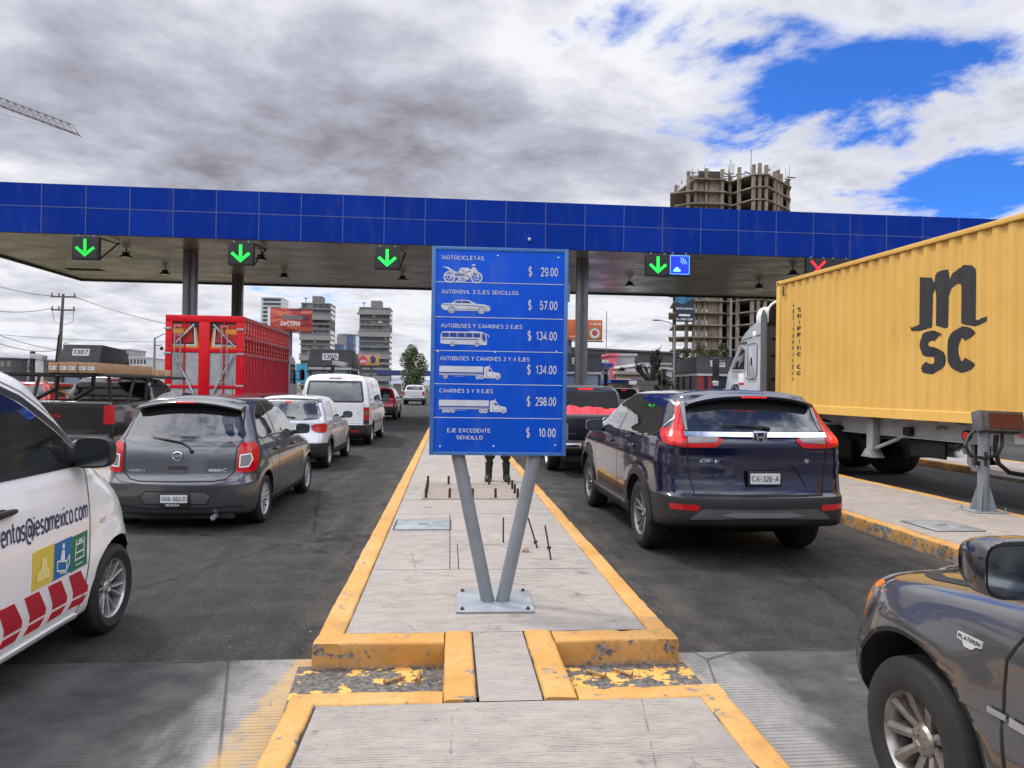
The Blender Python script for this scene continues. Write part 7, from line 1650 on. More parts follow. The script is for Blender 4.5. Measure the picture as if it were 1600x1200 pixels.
for q, l in text_quads('VEHICULO', 5.95, 6.45, 1.07, 1.13, .2): b.face([(.393-l*.0006,-p[0],p[1]) for p in q])
obj('notice_lettering', b, M['red_lens'], TR, smooth=False, fixn=False)
for y in (-9.2,-10.5):
    for x in (.30, 2.14): wheel(TR, x, y, .50, .34, .56, 8, 'steel')
# ---- tractor
tg = car_paint('tractor_silver', (.40,.415,.45), .1, .06, .3); tdk = plain('tractor_back', (.085,.085,.088), .55, var=.12)
TT = thing('semi_truck', (7.255, 15.33, 0), CPH, 'pale grey sleeper cab truck pulling the yellow container, seen from behind', 'truck')
prof = [(.74,.95),(.74,3.42),(1.02,3.40),(1.30,3.32),(1.55,3.19),(1.74,3.03),(1.90,2.82),(2.20,2.45),(2.46,2.12),(2.56,1.75),(3.4,1.62),(4.2,1.56),(4.5,1.45),(4.6,.8),(4.5,.62),(2.4,.62),(2.4,.95)]
b = B()
xs_ = [(.06,.0),(.10,.05),(.20,.10),(.36,.13)]; N_ = [0.0,.05,.11,.19]
def sect(x, ins):
    cy, cz = 2.2, 1.9; return [(x, cy+(p[0]-cy)*(1-ins*.35) if p[0] > .8 else p[0], (cz+(p[1]-cz)*(1-ins)) if p[1] > 1.9 else p[1]) for p in prof]
secs = [sect(.04,.105), sect(.055,.07), sect(.10,.035), sect(.20,.01), sect(.45,0), sect(1.2,-.012), sect(1.95,0), sect(2.20,.01), sect(2.30,.035), sect(2.345,.07), sect(2.36,.105)]
V = [[b.bm.verts.new(q) for q in s_] for s_ in secs]; n = len(prof)
for A, C in zip(V[:-1], V[1:]):
    for j in range(n): b.bm.faces.new((A[j], A[(j+1)%n], C[(j+1)%n], C[j]))
b.bm.faces.new(V[0]); b.bm.faces.new(list(reversed(V[-1]))); cabo = obj('cab', b, tg, TT, angle=40)
def side_plate(name, pts, x, mat, th=.01, par=TT, r=.03, bev=.004):
    b = B(); b.prism(rpoly(pts, r), 'X', x-th, x); return obj(name, b, mat, par, bevel=bev)
sw = side_plate('door_window', [(1.66,2.74),(2.05,2.36),(2.16,2.24),(1.55,2.22),(1.52,2.70)], .038, M['glass'], .008); 
b = B(); P = rpoly([(1.70,2.79),(2.09,2.39),(2.24,2.21),(1.50,2.18),(1.47,2.76)], .05); b.tube([(.036,*p) for p in P], .018, 6, closed=True); obj('window_frame', b, tg, sw)
side_plate('rain_guard', [(1.42,2.905),(1.80,2.90),(1.84,2.86),(1.42,2.86)], .036, M['grey_plastic'], .03)
side_plate('sleeper_hatch', [(.92,2.80),(1.34,2.80),(1.34,2.02),(.92,2.02)], .039, tg, .012, TT, .10)
b = B(); P = rpoly([(.90,2.83),(1.37,2.83),(1.37,2.0),(.90,2.0)], .12); b.tube([(.036,*p) for p in P], .010, 6, closed=True); obj('hatch_seal', b, M['grey_plastic'], TT)
side_plate('hatch_latch', [(1.13,2.50),(1.19,2.50),(1.19,2.30),(1.13,2.30)], .026, M['black_plastic'], .01); side_plate('grab_rail', [(.94,2.02),(1.36,2.02),(1.36,1.98),(.94,1.98)], .03, M['chrome'], .04); side_plate('company_sticker', [(1.56,2.12),(1.84,2.12),(1.84,1.90),(1.56,1.90)], .037, M['white_letter'], .002, TT, .005, 0); side_plate('sticker_band', [(1.56,1.90),(1.84,1.90),(1.84,1.84),(1.56,1.84)], .036, M['red_lens'], .002, TT, .003, 0); side_plate('vent_panel', [(.98,3.12),(1.14,3.12),(1.14,2.96),(.98,2.96)], .052, M['white_letter'], .02, TT, .01)
b = B(); b.tube([(.03,.76,3.02),(.03,1.2,2.99),(.045,1.75,2.93)], .008, 6); obj('roof_seam', b, M['grey_plastic'], TT)
b = B(); b.box(.12,2.28,.712,.738,.95,3.30); obj('sleeper_back', b, tdk, TT, bevel=.01)
for z in (1.95,2.5,2.9): b = B(); b.box(.30,.52,.69,.711,z,z+.05); obj('back_handle', b, M['dark'], TT)
for s in (0, 1):
    x0 = .025 if s == 0 else 2.335
    b = B(); b.prism(rpoly([(.735,1.05),(.735,3.46),(.62,3.62),(.48,3.40),(.44,1.05)], .05), 'X', x0, x0+.035); obj('side_fairing', b, tdk, TT, bevel=.008)
b = B(); N_ = 16; A = []; Cc = []
for i in range(N_+1):
    t = math.pi*i/N_; x = 1.2-1.08*math.copysign(abs(math.cos(t))**.55, math.cos(t)); z = 3.30+.56*abs(math.sin(t))**.5
    A.append((x, .60, z)); Cc.append((1.2+(x-1.2)*.92, 1.62, 3.18+(z-3.30)*.10))
mid = [((p[0]+(c[0]-p[0])*.45), 1.05, p[2]+(c[2]-p[2])*.28) for p, c in zip(A, Cc)]
V = [[b.bm.verts.new(q) for q in r_] for r_ in (A, mid, Cc)]
for P_, Q_ in zip(V[:-1], V[1:]):
    for j in range(N_): b.bm.faces.new((P_[j], P_[j+1], Q_[j+1], Q_[j]))
rf = obj('roof_fairing', b, [tg], TT, angle=70); md = rf.modifiers.new('thickness', 'SOLIDIFY'); md.thickness = .03
b = B(); b.tube(A, .028, 8); obj('fairing_rim', b, M['white_letter'], rf)
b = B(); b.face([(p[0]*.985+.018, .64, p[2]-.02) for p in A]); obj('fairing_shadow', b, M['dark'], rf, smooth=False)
b = B(); b.blob((.30,.98,3.44), (.42,.50,.52), 2.4, 18, 10); obj('roof_deflector', b, M['white_letter'], TT)
for s in (0, 1):
    x = -.22 if s == 0 else 2.62
    b = B(); b.box(x-.09, x+.09, 2.55, 2.63, 2.02, 2.55); mo = obj('mirror', b, M['black_plastic'], TT, bevel=.03); b = B(); b.tube([(x,2.6,2.45),(.1 if s == 0 else 2.3,2.45,2.45)], .018, 6); obj('mirror_arm', b, M['black_plastic'], mo); b = B(); b.box(x-.08,x+.08,2.55,2.66,1.82,1.95); obj('convex_mirror', b, M['chrome'], mo, bevel=.03)
b = B(); b.box(.75,.95,-2.0,4.4,.75,1.0); b.box(1.45,1.65,-2.0,4.4,.75,1.0); b.box(.7,1.7,-1.6,.5,1.0,1.10); obj('chassis', b, td, TT)
b = B(); b.tube([(.32,.9,.75),(.32,2.3,.75)], .30, 20); obj('fuel_tank', b, M['chrome'], TT, bevel=.01)
for y in (.2,-1.1,3.9):
    for x in (.30, 2.10): wheel(TT, x, y, .50, .34 if y > 3 else .58, .56, 8, 'steel')
for x in (.0, 1.78): b = B(); b.box(x+.03, x+.64, -1.82, -1.79, .38, 1.02); obj('mud_flap', b, M['black_plastic'], TT, bevel=.006)
for x in (.0, 1.78): b = B(); b.tube([(x+.05,-1.78,1.06),(x+.62,-1.78,1.06)], .03, 6); b.tube([(x+.3,-1.78,1.06),(x+.3,.9,1.08)], .02, 6); obj('mud_flap_hanger', b, M['steel'], TT)
# ------------------------------------------------------------------ trees
def leaf_mat(name, c0, c1):
    t = NT(name); g = t.n('ShaderNodeNewGeometry'); n1 = t.noise(.7, 4)
    c = t.mix(g.outputs['Random Per Island'], c0, c1); c = t.mix(t.rng(n1, .35, .65, 0, .5), c, mul(c0, .6))
    t.set(color=c, rough=.6, spec=.25); return t.mat
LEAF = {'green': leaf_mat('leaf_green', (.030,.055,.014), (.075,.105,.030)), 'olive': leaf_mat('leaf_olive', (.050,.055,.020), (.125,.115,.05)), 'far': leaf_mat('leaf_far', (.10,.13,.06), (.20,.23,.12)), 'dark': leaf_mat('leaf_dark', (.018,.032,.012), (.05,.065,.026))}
BARK = plain('bark', (.075,.058,.045), .9, var=.35, scale=8, bump=.4, bscale=14)
def leaves(b, c, d, n, size, rnd, core=.45):
    for _ in range(n):
        while True:
            p = Vector((rnd.uniform(-1,1), rnd.uniform(-1,1), rnd.uniform(-1,1)))
            if core < p.length < 1.0: break
        q = Vector((c[0]+p.x*d[0], c[1]+p.y*d[1], c[2]+p.z*d[2])); s = size*rnd.uniform(.6,1.4)
        a = Vector((rnd.uniform(-1,1), rnd.uniform(-1,1), rnd.uniform(-.6,.6))).normalized(); e_ = a.orthogonal().normalized(); e_ = (e_*rnd.uniform(-1,1)+a.cross(e_)*rnd.uniform(-1,1)).normalized()
        b.face([q-a*s, q+e_*s*.45, q+a*s, q-e_*s*.45])
def tree(x, y, h, wdt, seed, label, mat='green', group=None, shape='round', n=2600, size=.16, trunk=.16, base=.28):
    rnd = random.Random(seed); q = thing('tree', (x, y, 0), rnd.uniform(0, 6), label, 'tree', group)
    b = B(); z0 = h*base; b.tube([(0,0,-.1),(.05*wdt,0,z0*.6),(0,.04*wdt,h*.62)], [trunk*1.3, trunk, trunk*.35], 9)
    for k in range(7):
        a = rnd.uniform(0, 6.28); zz = rnd.uniform(z0*.7, h*.55); r_ = wdt*rnd.uniform(.25,.42)
        b.tube([(0,0,zz),(r_*.5*math.cos(a),r_*.5*math.sin(a),zz+h*.1),(r_*math.cos(a),r_*math.sin(a),zz+h*rnd.uniform(.14,.24))], [trunk*.45,trunk*.28,trunk*.08], 6)
    obj('trunk', b, BARK, q)
    b = B(); cl = 24
    for k in range(cl):
        t = (k+.5)/cl; z = z0+(h-z0)*t; pr_ = (math.sin(math.pi*min(1, t*.92+.10))**.6) if shape == 'round' else (1-t)**.75*1.0 if shape == 'cone' else (.55+.45*math.sin(math.pi*t))
        a = rnd.uniform(0, 6.28); rr = wdt*.5*pr_*rnd.uniform(.35,.85); s = wdt*.5*(.24+.30*pr_)*rnd.uniform(.7,1.15)
        leaves(b, (rr*math.cos(a), rr*math.sin(a), z), (s, s, s*.8*min(1.6, h/wdt)), n//cl, size, rnd, .25)
    obj('crown', b, LEAF[mat], q, smooth=False, fixn=False); return q
# ------------------------------------------------------------------ poles, wires, lamps, crane
mpole = plain('wood_pole', (.11,.095,.08), .85, var=.3, scale=3); mwire = plain('wire', (.03,.03,.032), .6); mlamp = plain('lamp_steel', (.24,.25,.26), .5, .3)
UY = 62.0; p = at(99, 459, UY); UP = thing('utility_pole', (p.x, UY, 0), 0, 'tall wooden utility pole with two crossarms and insulators behind booth 1307', 'utility pole')
H_ = p.z; b = B(); b.tube([(-.35,0,-.2),(-.2,0,H_*.5),(0,0,H_)], [.19,.16,.10], 10); obj('pole', b, mpole, UP)
for z, w_ in ((H_-.25, 1.0), (H_-1.35, .95)):
    b = B(); b.box(-w_, w_, -.05, .05, z-.06, z+.06); ca = obj('crossarm', b, mpole, UP)
    for x in (-w_*.9, -w_*.35, w_*.9): g = B(); g.lathe([(.03,z+.06),(.07,z+.12),(.05,z+.18),(.07,z+.24),(.03,z+.32)], 8, 'Z', (x,0,0)); obj('insulator', g, M['grey_plastic'], ca)
b = B(); b.tube([(-.85,0,H_-1.3),(-.75,.1,H_-2.3),(-.1,0,H_-2.6)], .02, 5); b.tube([(.85,0,H_-1.3),(.75,.1,H_-2.3),(.1,0,H_-2.6)], .02, 5); obj('jumper_cable', b, mwire, UP)
b = B(); b.tube([(-.45,-.05,0),(-.42,-.12,H_*.35),(-.20,-.12,H_*.62)], .09, 8); obj('conduit', b, M['black_plastic'], UP); b = B(); b.tube([(.35+.22*math.cos(t*.5),-.1,H_*.52+.26*math.sin(t*.5)) for t in range(13)], .03, 6); obj('cable_coil', b, mwire, UP)
def wire(p0, p1, sag, label, r_=.022):
    p0, p1 = Vector(p0), Vector(p1); b = B(); b.tube([p0.lerp(p1, i/24)-Vector((0,0,sag*4*(i/24)*(1-i/24))) for i in range(25)], r_, 5)
    o = obj('overhead_wire', b, mwire); tag(o, label, 'wire', 'overhead wires left of the toll canopy'); return o
tp = Vector((p.x, UY, H_)); 
wire(tp+Vector((-.8,0,-.2)), at(-60, 427, 50), .3, 'overhead wire rising left from the top crossarm'); wire(tp+Vector((-.9,0,-1.2)), at(-60, 476, 46), .4, 'overhead wire running left from the lower crossarm')
wire(tp+Vector((.8,0,-.2)), at(330, 515, 80), .5, 'overhead wire falling right from the top crossarm behind the grey columns'); wire(at(-60, 500, 45), at(112, 548, 66), .4, 'higher of two wires sloping down left of the pole'); wire(at(-60, 512, 43), at(112, 542, 66), .8, 'lower of two wires sloping down left of the pole')
wire(at(-60, 518, 70), at(300, 534, 85), .3, 'long nearly level wire passing behind the utility pole')
def street_lamp(px, ptop, Y, side, label, arm=2.2, cam_=False):
    p = at(px, ptop, Y); q = thing('street_lamp', (p.x, Y, 0), 0, label, 'street lamp', 'street lamps beyond the plaza')
    b = B(); b.tube([(0,0,-.1),(0,0,p.z-.3)], [.11,.07], 10); obj('pole', b, mlamp, q)
    b = B(); b.tube([(0,0,p.z-.4),(side*arm*.35,0,p.z-.05),(side*arm,0,p.z+.12)], .04, 8); obj('arm', b, mlamp, q); b = B(); b.blob((side*(arm+.3),0,p.z+.12), (.8,.28,.14), 2.6, 12, 8); obj('lamp_head', b, mlamp, q)
    if cam_: b = B(); b.tube([(0,0,p.z-.9),(side*.5,0,p.z-.85)], .03, 6); b.blob((side*.5,0,p.z-1.1), (.26,.26,.3), 2, 10, 8); obj('camera', b, M['black_plastic'], q)
street_lamp(242, 521, 55, 1, 'street lamp with a hanging camera left of the red truck', 1.6, True); street_lamp(1054, 503, 60, -1, 'tall street lamp in front of the unfinished tower, arm to the left', 1.3); street_lamp(1143, 440, 58, 1, 'tall street lamp between the unfinished tower and the grey truck', 1.2)
pb_ = at(948, 486, 36.0); q = thing('camera_mast', (pb_.x, 36.0, 0), 0, 'thin mast with a small camera right of the grey column', 'mast'); b = B(); b.tube([(0,0,0),(0,0,2.75)], .10, 8); obj('base', b, M['black_plastic'], q); b = B(); b.tube([(0,0,2.75),(0,0,pb_.z)], .018, 6); obj('aerial', b, M['steel'], q); b = B(); b.obox((-.2,-.1,2.55),(.5,.2,.16),rz=.3); obj('camera', b, M['steel'], q, bevel=.02)
pb_ = at(1037, 578, 40.0); q = thing('post', (pb_.x, 40.0, 0), 0, 'short dark post between the bare tree and the street lamp', 'post'); b = B(); b.box(-.11,.11,-.11,.11,0,pb_.z); b.box(-.14,.14,-.14,.14,pb_.z,pb_.z+.05); obj('shaft', b, M['grey_plastic'], q); b = B(); b.blob((0,-.16,pb_.z-.7),(.3,.14,.3),2.5,10,8); obj('lamp', b, M['dark'], q)
# crane jib far away
CY_ = 150.0; a0, a1 = at(-420, 8, CY_), at(121, 209, CY_); CJ = thing('tower_crane', (a0.x, CY_, 0), 0, 'grey lattice jib of a tower crane reaching in from the upper left', 'crane'); cm = plain('crane_steel', (.13,.13,.15), .6)
d = a1-a0; n = 44; up = Vector((0,0,1.75)); bk = Vector((0,1.5,0)); b = B(); O = Vector((a0.x, CY_, 0)); P0 = [a0-O+d*(i/n) for i in range(n+1)]
b.tube([P0[0],P0[-1]], .11, 6); b.tube([P0[0]+bk,P0[-1]+bk], .11, 6); b.tube([P0[0]+up+bk*.5,P0[-2]+up*.9+bk*.5,P0[-1]+bk*.5], .09, 6); obj('jib_chords', b, cm, CJ)
b = B()
for i in range(n-1): m = (P0[i]+P0[i+1])/2+up+bk*.5; [b.tube([P0[i+k]+s, m], .05, 5) for k in (0,1) for s in (Vector(), bk)]; b.tube([P0[i],P0[i]+bk],.04,5)
obj('jib_lattice', b, cm, CJ); b = B(); b.tube([(0,0,0),(0,0,a0.z+9)], .7, 4); obj('mast', b, cm, CJ); b = B(); b.tube([(0,0,a0.z+9),P0[20]+up],.04,5); b.tube([Vector((0,0,a0.z-.5)),P0[30]-Vector((0,0,2.4)),P0[-1]],.03,5); obj('stay', b, cm, CJ)
# ------------------------------------------------------------------ buildings
def bm_(name, c, rough=.75, var=.12): return plain(name, c, rough, var=var, scale=.25)
MB_ = {'conc': bm_('tower_concrete', (.20,.195,.185)), 'conc_l': bm_('tower_concrete_light', (.27,.265,.255)), 'white': bm_('tower_white', (.55,.56,.57)), 'dk': bm_('tower_dark', (.075,.08,.085)), 'glass': glass_dark('tower_glass', (.05,.06,.075), .12), 'blue': glass_dark('tower_glass_blue', (.07,.13,.24), .12), 'wood': bm_('tower_brown', (.18,.13,.10))}
def tower(name, px0, px1, pyt, Y, depth, label, floors, style, rz=0.0, pent=None, cat='building'):
    a, c = at(px0, pyt, Y), at(px1, pyt, Y); w = c.x-a.x; h = (a.z+c.z)/2; q = thing(name, ((a.x+c.x)/2, Y, 0), rz, label, cat); x0, x1 = -w/2, w/2; fh = h/floors; rnd = random.Random(int(px0))
    b = B(); b.box(x0, x1, 0, depth, 0, h); obj('wall', b, MB_[style[0]], q, smooth=False)
    for k in range(floors):
        z0 = k*fh; b = B(); off = 0.0
        if style[1] == 'bands': b.box(x0+w*.10, x1-w*.06, -.10, .02, z0+fh*.30, z0+fh*.92); b.box(x1-.02, x1+.08, depth*.06, depth*.94, z0+fh*.20, z0+fh*.95); obj('window', b, MB_['glass'], q, smooth=False)
        else:
            segs = [x0+w*f for f in (.02,.22,.40,.58,.80,.98)]
            for i in range(5):
                if rnd.random() < .22: continue
                b.box(segs[i]+.3, segs[i+1]-.3, -.10, .02, z0+fh*rnd.choice((.12,.30,.38)), z0+fh*.88)
            b.box(x0-.08, x0+.02, depth*.1, depth*.9, z0+fh*.25, z0+fh*.85); b.box(x1-.02, x1+.08, depth*.1, depth*.9, z0+fh*.25, z0+fh*.85)
            obj('window', b, MB_['glass'] if rnd.random() < .8 else MB_['dk'], q, smooth=False)
            if rnd.random() < .5:
                g = B(); i = rnd.randrange(5); g.box(segs[i]+.5, segs[i+1]-.6, -.16, -.11, z0+fh*.35, z0+fh*.8); obj('blind', g, MB_['white'], q, smooth=False)
            g = B(); g.box(x0-rnd.choice((.0,.5,.9)), x1+rnd.choice((0,.3,.8)), -rnd.choice((.5,1.2,1.6)), .3, z0-.16*fh, z0+.14*fh)
            obj('balcony', g, MB_[rnd.choice(('conc','conc_l','conc'))], q, smooth=False)
            if k % 4 == 2: g = B(); g.box(x0-.3, x1+.5, -1.8, .2, z0-.18*fh, z0+.75*fh); obj('parapet', g, MB_['conc_l'], q, smooth=False)
    b = B(); b.box(x0-.2, x1+.2, -.3, depth+.2, h, h+.5); r_ = obj('roof', b, MB_[style[0]], q, smooth=False)
    if pent:
        u0, u1, ph = pent; b = B(); b.box(x0+w*u0, x0+w*u1, depth*.2, depth*.7, h+.5, h+ph); obj('penthouse', b, MB_['conc'], r_, smooth=False); b = B(); b.box(x0+w*.12, x0+w*.14, 1, 1.3, h+.5, h+ph*.7); b.box(x0+w*.08, x0+w*.20, 1, 1.3, h+ph*.6, h+ph*.7); obj('mast', b, MB_['dk'], r_, smooth=False)
    return q
tower('tower', 408, 441, 466, 420, 16, 'slim white framed office tower with dark window bands behind the red billboard', 22, ('white','bands'))
tower('tower', 471, 516, 475, 330, 15, 'dark grey concrete apartment tower right of the red billboard', 17, ('conc','mixed'), 0, (.33,.68,4.0))
tower('tower', 562, 609, 482, 300, 14, 'grey apartment tower with stacked concrete balconies behind the white van', 15, ('conc','mixed'), 0, (.35,.70,3.6))
def round_tower(px0, px1, pyt, Y, label, split):
    a, c = at(px0, pyt, Y), at(px1, pyt, Y); r_ = (c.x-a.x)/2; q = thing('tower', ((a.x+c.x)/2, Y+r_, 0), 0, label, 'building'); b = B(); b.lathe([(r_,0),(r_,a.z)], 28, 'Z'); obj('wall', b, MB_['blue'], q); b = B(); b.lathe([(r_+.6,a.z),(r_+.6,a.z+.7),(.01,a.z+.9)], 28, 'Z'); obj('roof', b, MB_['conc_l'], q)
    for k in range(1, int(a.z/4)): b = B(); b.lathe([(r_+.1,k*4),(r_+.12,k*4+.2),(r_+.1,k*4+.45)], 28, 'Z', cap=False); obj('floor_band', b, MB_['dk'], q)
    if split: b = B(); b.box(-r_*1.02, r_*.05, -r_*1.04, -r_*.2, 0, a.z-.3); obj('stone_face', b, MB_['conc_l'], q, smooth=False)
round_tower(527, 555, 523, 460, 'blue glass office block with a pale stone face between the two grey towers', True); round_tower(514, 538, 538, 440, 'low round blue glass block behind booth 1305', False)
# low buildings at the far left
def block(name, px0, px1, pyt, Y, depth, mat, label, rows=2, cols=6, cat='building', wm_=None, gap=.2, base=0.0, roof=None):
    a, c = at(px0, pyt, Y), at(px1, pyt, Y); w = c.x-a.x; h = (a.z+c.z)/2; q = thing(name, ((a.x+c.x)/2, Y, 0), 0, label, cat); b = B(); b.box(-w/2, w/2, 0, depth, 0, h); obj('wall', b, mat, q, smooth=False)
    b = B(); b.box(-w/2-.2, w/2+.2, -.25, depth+.2, h, h+.25); obj('roof', b, roof or mat, q, smooth=False)
    for j in range(rows):
        for i in range(cols):
            x = -w/2+w*(i+gap)/cols; x2 = -w/2+w*(i+1-gap)/cols; z = base+(h-base)*(j+.25)/max(1,rows); z2 = base+(h-base)*(j+.82)/max(1,rows); b = B(); b.box(x, x2, -.06, .02, z, z2); obj('window', b, wm_ or MB_['glass'], q, smooth=False)
    return q
block('apartment_building', -70, 19, 560, 150, 18, MB_['dk'], 'dark slatted apartment block at the far left edge', 3, 9, wm_=MB_['conc']); block('apartment_building', 20, 56, 561, 155, 14, MB_['white'], 'white apartment block with grey panels left of the camera post', 2, 6, wm_=MB_['conc_l']); block('apartment_building', 56, 71, 564, 158, 12, MB_['wood'], 'small brown house beside the white apartment block', 2, 2)
block('house', 72, 96, 571, 120, 10, MB_['dk'], 'low grey house behind the camera post at the left', 1, 3); block('hotel', 187, 229, 559, 190, 16, MB_['white'], 'pale hotel with dark window grid right of booth 1307', 4, 8); block('hotel', 187, 205, 547, 196, 9, MB_['conc_l'], 'pale stair tower rising behind the white hotel', 2, 1)
for i, (px0, px1, pyt, Y, hh) in enumerate(((60,112,583,60,0),(200,262,585,300,0))): pass
# billboards
def billboard(px0, px1, py0, py1, Y, label, face, legs=(.5,), rz=0.0, lr=.35, ms=None):
    a, c = at(px0, py0, Y), at(px1, py1, Y); w = c.x-a.x; z1, z0 = a.z, c.z; q = thing('billboard', ((a.x+c.x)/2, Y, 0), rz, label, 'billboard'); b = B(); b.box(-w/2, w/2, 0, .35, z0, z1); obj('panel', b, ms[0], q, bevel=.02)
    for u in legs: b = B(); b.tube([(-w/2+w*u,.5,0),(-w/2+w*u,.5,z0+.5)], lr, 10); obj('post', b, M['grey_plastic'], q)
    b = B(); b.box(-w/2, w/2, -.7, -.1, z0-.25, z0-.12); obj('catwalk', b, M['black_plastic'], q); face(q, -w/2, w/2, z0, z1); return q
def m_sunset():
    t = NT('sunset_print'); x, y, z = t.xyz(); n1 = t.noise(.35, 5, .55, (.6,1,3.0), .8); r_ = t.n('ShaderNodeValToRGB'); t.l(n1, r_.inputs[0]); e_ = r_.color_ramp.elements; e_[0].position = .32; e_[0].color = (.10,.012,.03,1); e_[1].position = .68; e_[1].color = (.55,.20,.17,1); k = e_.new(.5); k.color = (.45,.04,.04,1); k = e_.new(.58); k.color = (.60,.16,.05,1)
    t.set(color=t.mix(t.rng(z, 13, 9.6), r_.outputs[0], (.14,.018,.03)), rough=.5); return t.mat
wh_ = M['white_letter']
def f1(q, x0, x1, z0, z1):
    w = x1-x0; h = z1-z0; b = B(); b.box(x0+.28*w, x0+.77*w, -.012, -.002, z0+.52*h, z0+.70*h); obj('picture', b, plain('print_grey', (.16,.15,.16), .5), q, smooth=False); b = B(); put_text(b, 'DeCORë', x0+.25*w, x0+.72*w, z0+.25*h, z0+.45*h, -.02, .17); obj('lettering', b, wh_, q, smooth=False)
    b = B(); b.box(x0-.5, x0-.04, -.05, .4, z0, z1+.1); obj('edge', b, wh_, q, smooth=False)
billboard(423, 487, 481, 519, 130, 'red sunset billboard with white lettering above the red truck', f1, (.45,), 0, .5, (m_sunset(),))
def f2(q, x0, x1, z0, z1):
    w = x1-x0; h = z1-z0
    def dsk(nm, u, v, r_, col, y): b = B(); b.face([(x0+u*w+r_*math.cos(2*math.pi*k/24), y, z0+v*h+r_*math.sin(2*math.pi*k/24)) for k in range(24)]); obj(nm, b, plain(nm, col, .5), q, smooth=False, fixn=False)
    dsk('round_mark', .78, .34, .30*h, (.10,.28,.09), -.01); dsk('round_mark', .78, .34, .25*h, (.62,.58,.55), -.016); dsk('round_mark', .78, .36, .14*h, (.45,.05,.06), -.022); dsk('fruit', .25, .60, .20*h, (.50,.10,.02), -.01); dsk('fruit', .33, .48, .20*h, (.66,.38,.03), -.014); dsk('fruit_pip', .34, .50, .09*h, (.35,.12,.02), -.02)
    b = B(); put_text(b, 'ARTE', x0+.72*w, x0+.96*w, z0+.74*h, z0+.86*h, -.012, .2); put_text(b, 'EL', x0+.64*w, x0+.70*w, z0+.76*h, z0+.83*h, -.012, .2); obj('lettering', b, wh_, q, smooth=False); b = B(); b.box(x0+.05*w, x0+.34*w, -.012, -.002, z0+.12*h, z0+.20*h); obj('caption_strip', b, plain('strip_pale', (.60,.35,.25), .5), q, smooth=False)
billboard(887, 941, 499, 532, 95, 'orange billboard with fruit and a round green mark behind the grey column', f2, (.06,), 0, .4, (plain('print_orange', (.56,.115,.03), .5, var=.06),))
def f3(q, x0, x1, z0, z1):
    w = x1-x0; h = z1-z0; b = B(); b.face([(x0+w*(.22+.19*math.cos(t*math.pi/12)), -.01, z0+h*(.45+(.35 if t < 13 else .45)*math.sin(t*math.pi/12))) for t in range(24)]); obj('pink_shape', b, plain('print_pink', (.62,.05,.16), .5), q, smooth=False, fixn=False); b = B(); put_text(b, '$50', x0+.09*w, x0+.35*w, z0+.2*h, z0+.45*h, -.016, .22); obj('lettering', b, wh_, q, smooth=False); b = B(); b.prism([(x0+.62*w,z0+.15*h),(x0+.82*w,z0+.2*h),(x0+.86*w,z0+.6*h),(x0+.7*w,z0+.85*h),(x0+.58*w,z0+.7*h)], 'Y', -.012, -.002); obj('figure', b, plain('print_navy', (.05,.05,.14), .5), q, smooth=False); b = B(); b.box(x0,x1,-.014,-.002,z1-.14*h,z1-.02*h); obj('banner', b, plain('print_lilac', (.30,.22,.42), .5), q, smooth=False)
billboard(560, 592, 552, 571, 140, 'small yellow and pink billboard in front of the grey balcony tower', f3, (.12,.62), 0, .18, (plain('print_yellow', (.62,.33,.10), .5),))
a, c = at(463, 568, 70), at(479, 598, 70); q = thing('banner', ((a.x+c.x)/2, 70, 0), 0, 'turquoise upright banner between the red truck and booth 1305', 'banner'); b = B(); b.box((a.x-c.x)/2, (c.x-a.x)/2, 0, .1, c.z, a.z); obj('cloth', b, plain('turquoise', (.05,.33,.50), .5, var=.25, scale=2), q); b = B(); b.tube([((a.x-c.x)/2,.2,0),((a.x-c.x)/2,.2,a.z)], .06, 6); obj('post', b, M['steel'], q)
# second canopy farther down the road
a, c = at(588, 578, 215), at(700, 578, 215); q = thing('far_canopy', ((a.x+c.x)/2, 215, 0), 0, 'distant flat blue canopy across the road left of the sign', 'canopy'); w = (c.x-a.x)/2; b = B(); b.box(-w, w, 0, 10, a.z-1.45, a.z); obj('fascia', b, plain('far_blue', (.035,.045,.17), .5), q)
for x in (-w*.15, w*.52, w*.95): b = B(); b.box(x-.35, x+.35, 3, 4, 0, a.z-1.45); obj('column', b, M['grey_plastic'], q)
for i, x in enumerate((-w*.45, w*.1, w*.7)): b = B(); b.box(x-1.1, x+1.1, 3, 6, 0, 2.8); obj('booth', b, MB_['conc'], q)
# right side: sheds, shops, unfinished tower
a, c = at(889, 545, 110), at(1062, 553, 122); q = thing('warehouse', (0, 0, 0), 0, 'long dark sheet metal hall behind the shops on the right', 'building'); b = B(); b.hexa([(a.x,110,0),(c.x,122,0),(c.x,150,0),(a.x,150,0),(a.x,110,a.z),(c.x,122,c.z),(c.x,150,c.z),(a.x,150,a.z)]); obj('wall', b, plain('shed_dark', (.055,.055,.055), .6, var=.3, scale=.6), q, smooth=False); b = B(); b.hexa([(a.x-.3,109.7,a.z),(c.x+.3,121.7,c.z),(c.x,150,c.z),(a.x,150,a.z),(a.x-.3,109.7,a.z+.3),(c.x+.3,121.7,c.z+.3),(c.x,150,c.z+.3),(a.x,150,a.z+.3)]); obj('roof', b, M['grey_plastic'], q, smooth=False)
mw = bm_('shop_white', (.58,.58,.58)); mp = bm_('shop_pink', (.62,.13,.18)); mbg = bm_('wall_beige', (.40,.33,.27)); mbl = bm_('trim_blue', (.03,.08,.32))
block('shop', 953, 964, 556, 74, 8, mp, 'bright pink house front beside the grey warehouse building', 0, 0); block('warehouse', 964, 992, 556, 75, 9, bm_('clad_grey', (.36,.36,.37)), 'pale grey clad building right of the pink front', 0, 0)
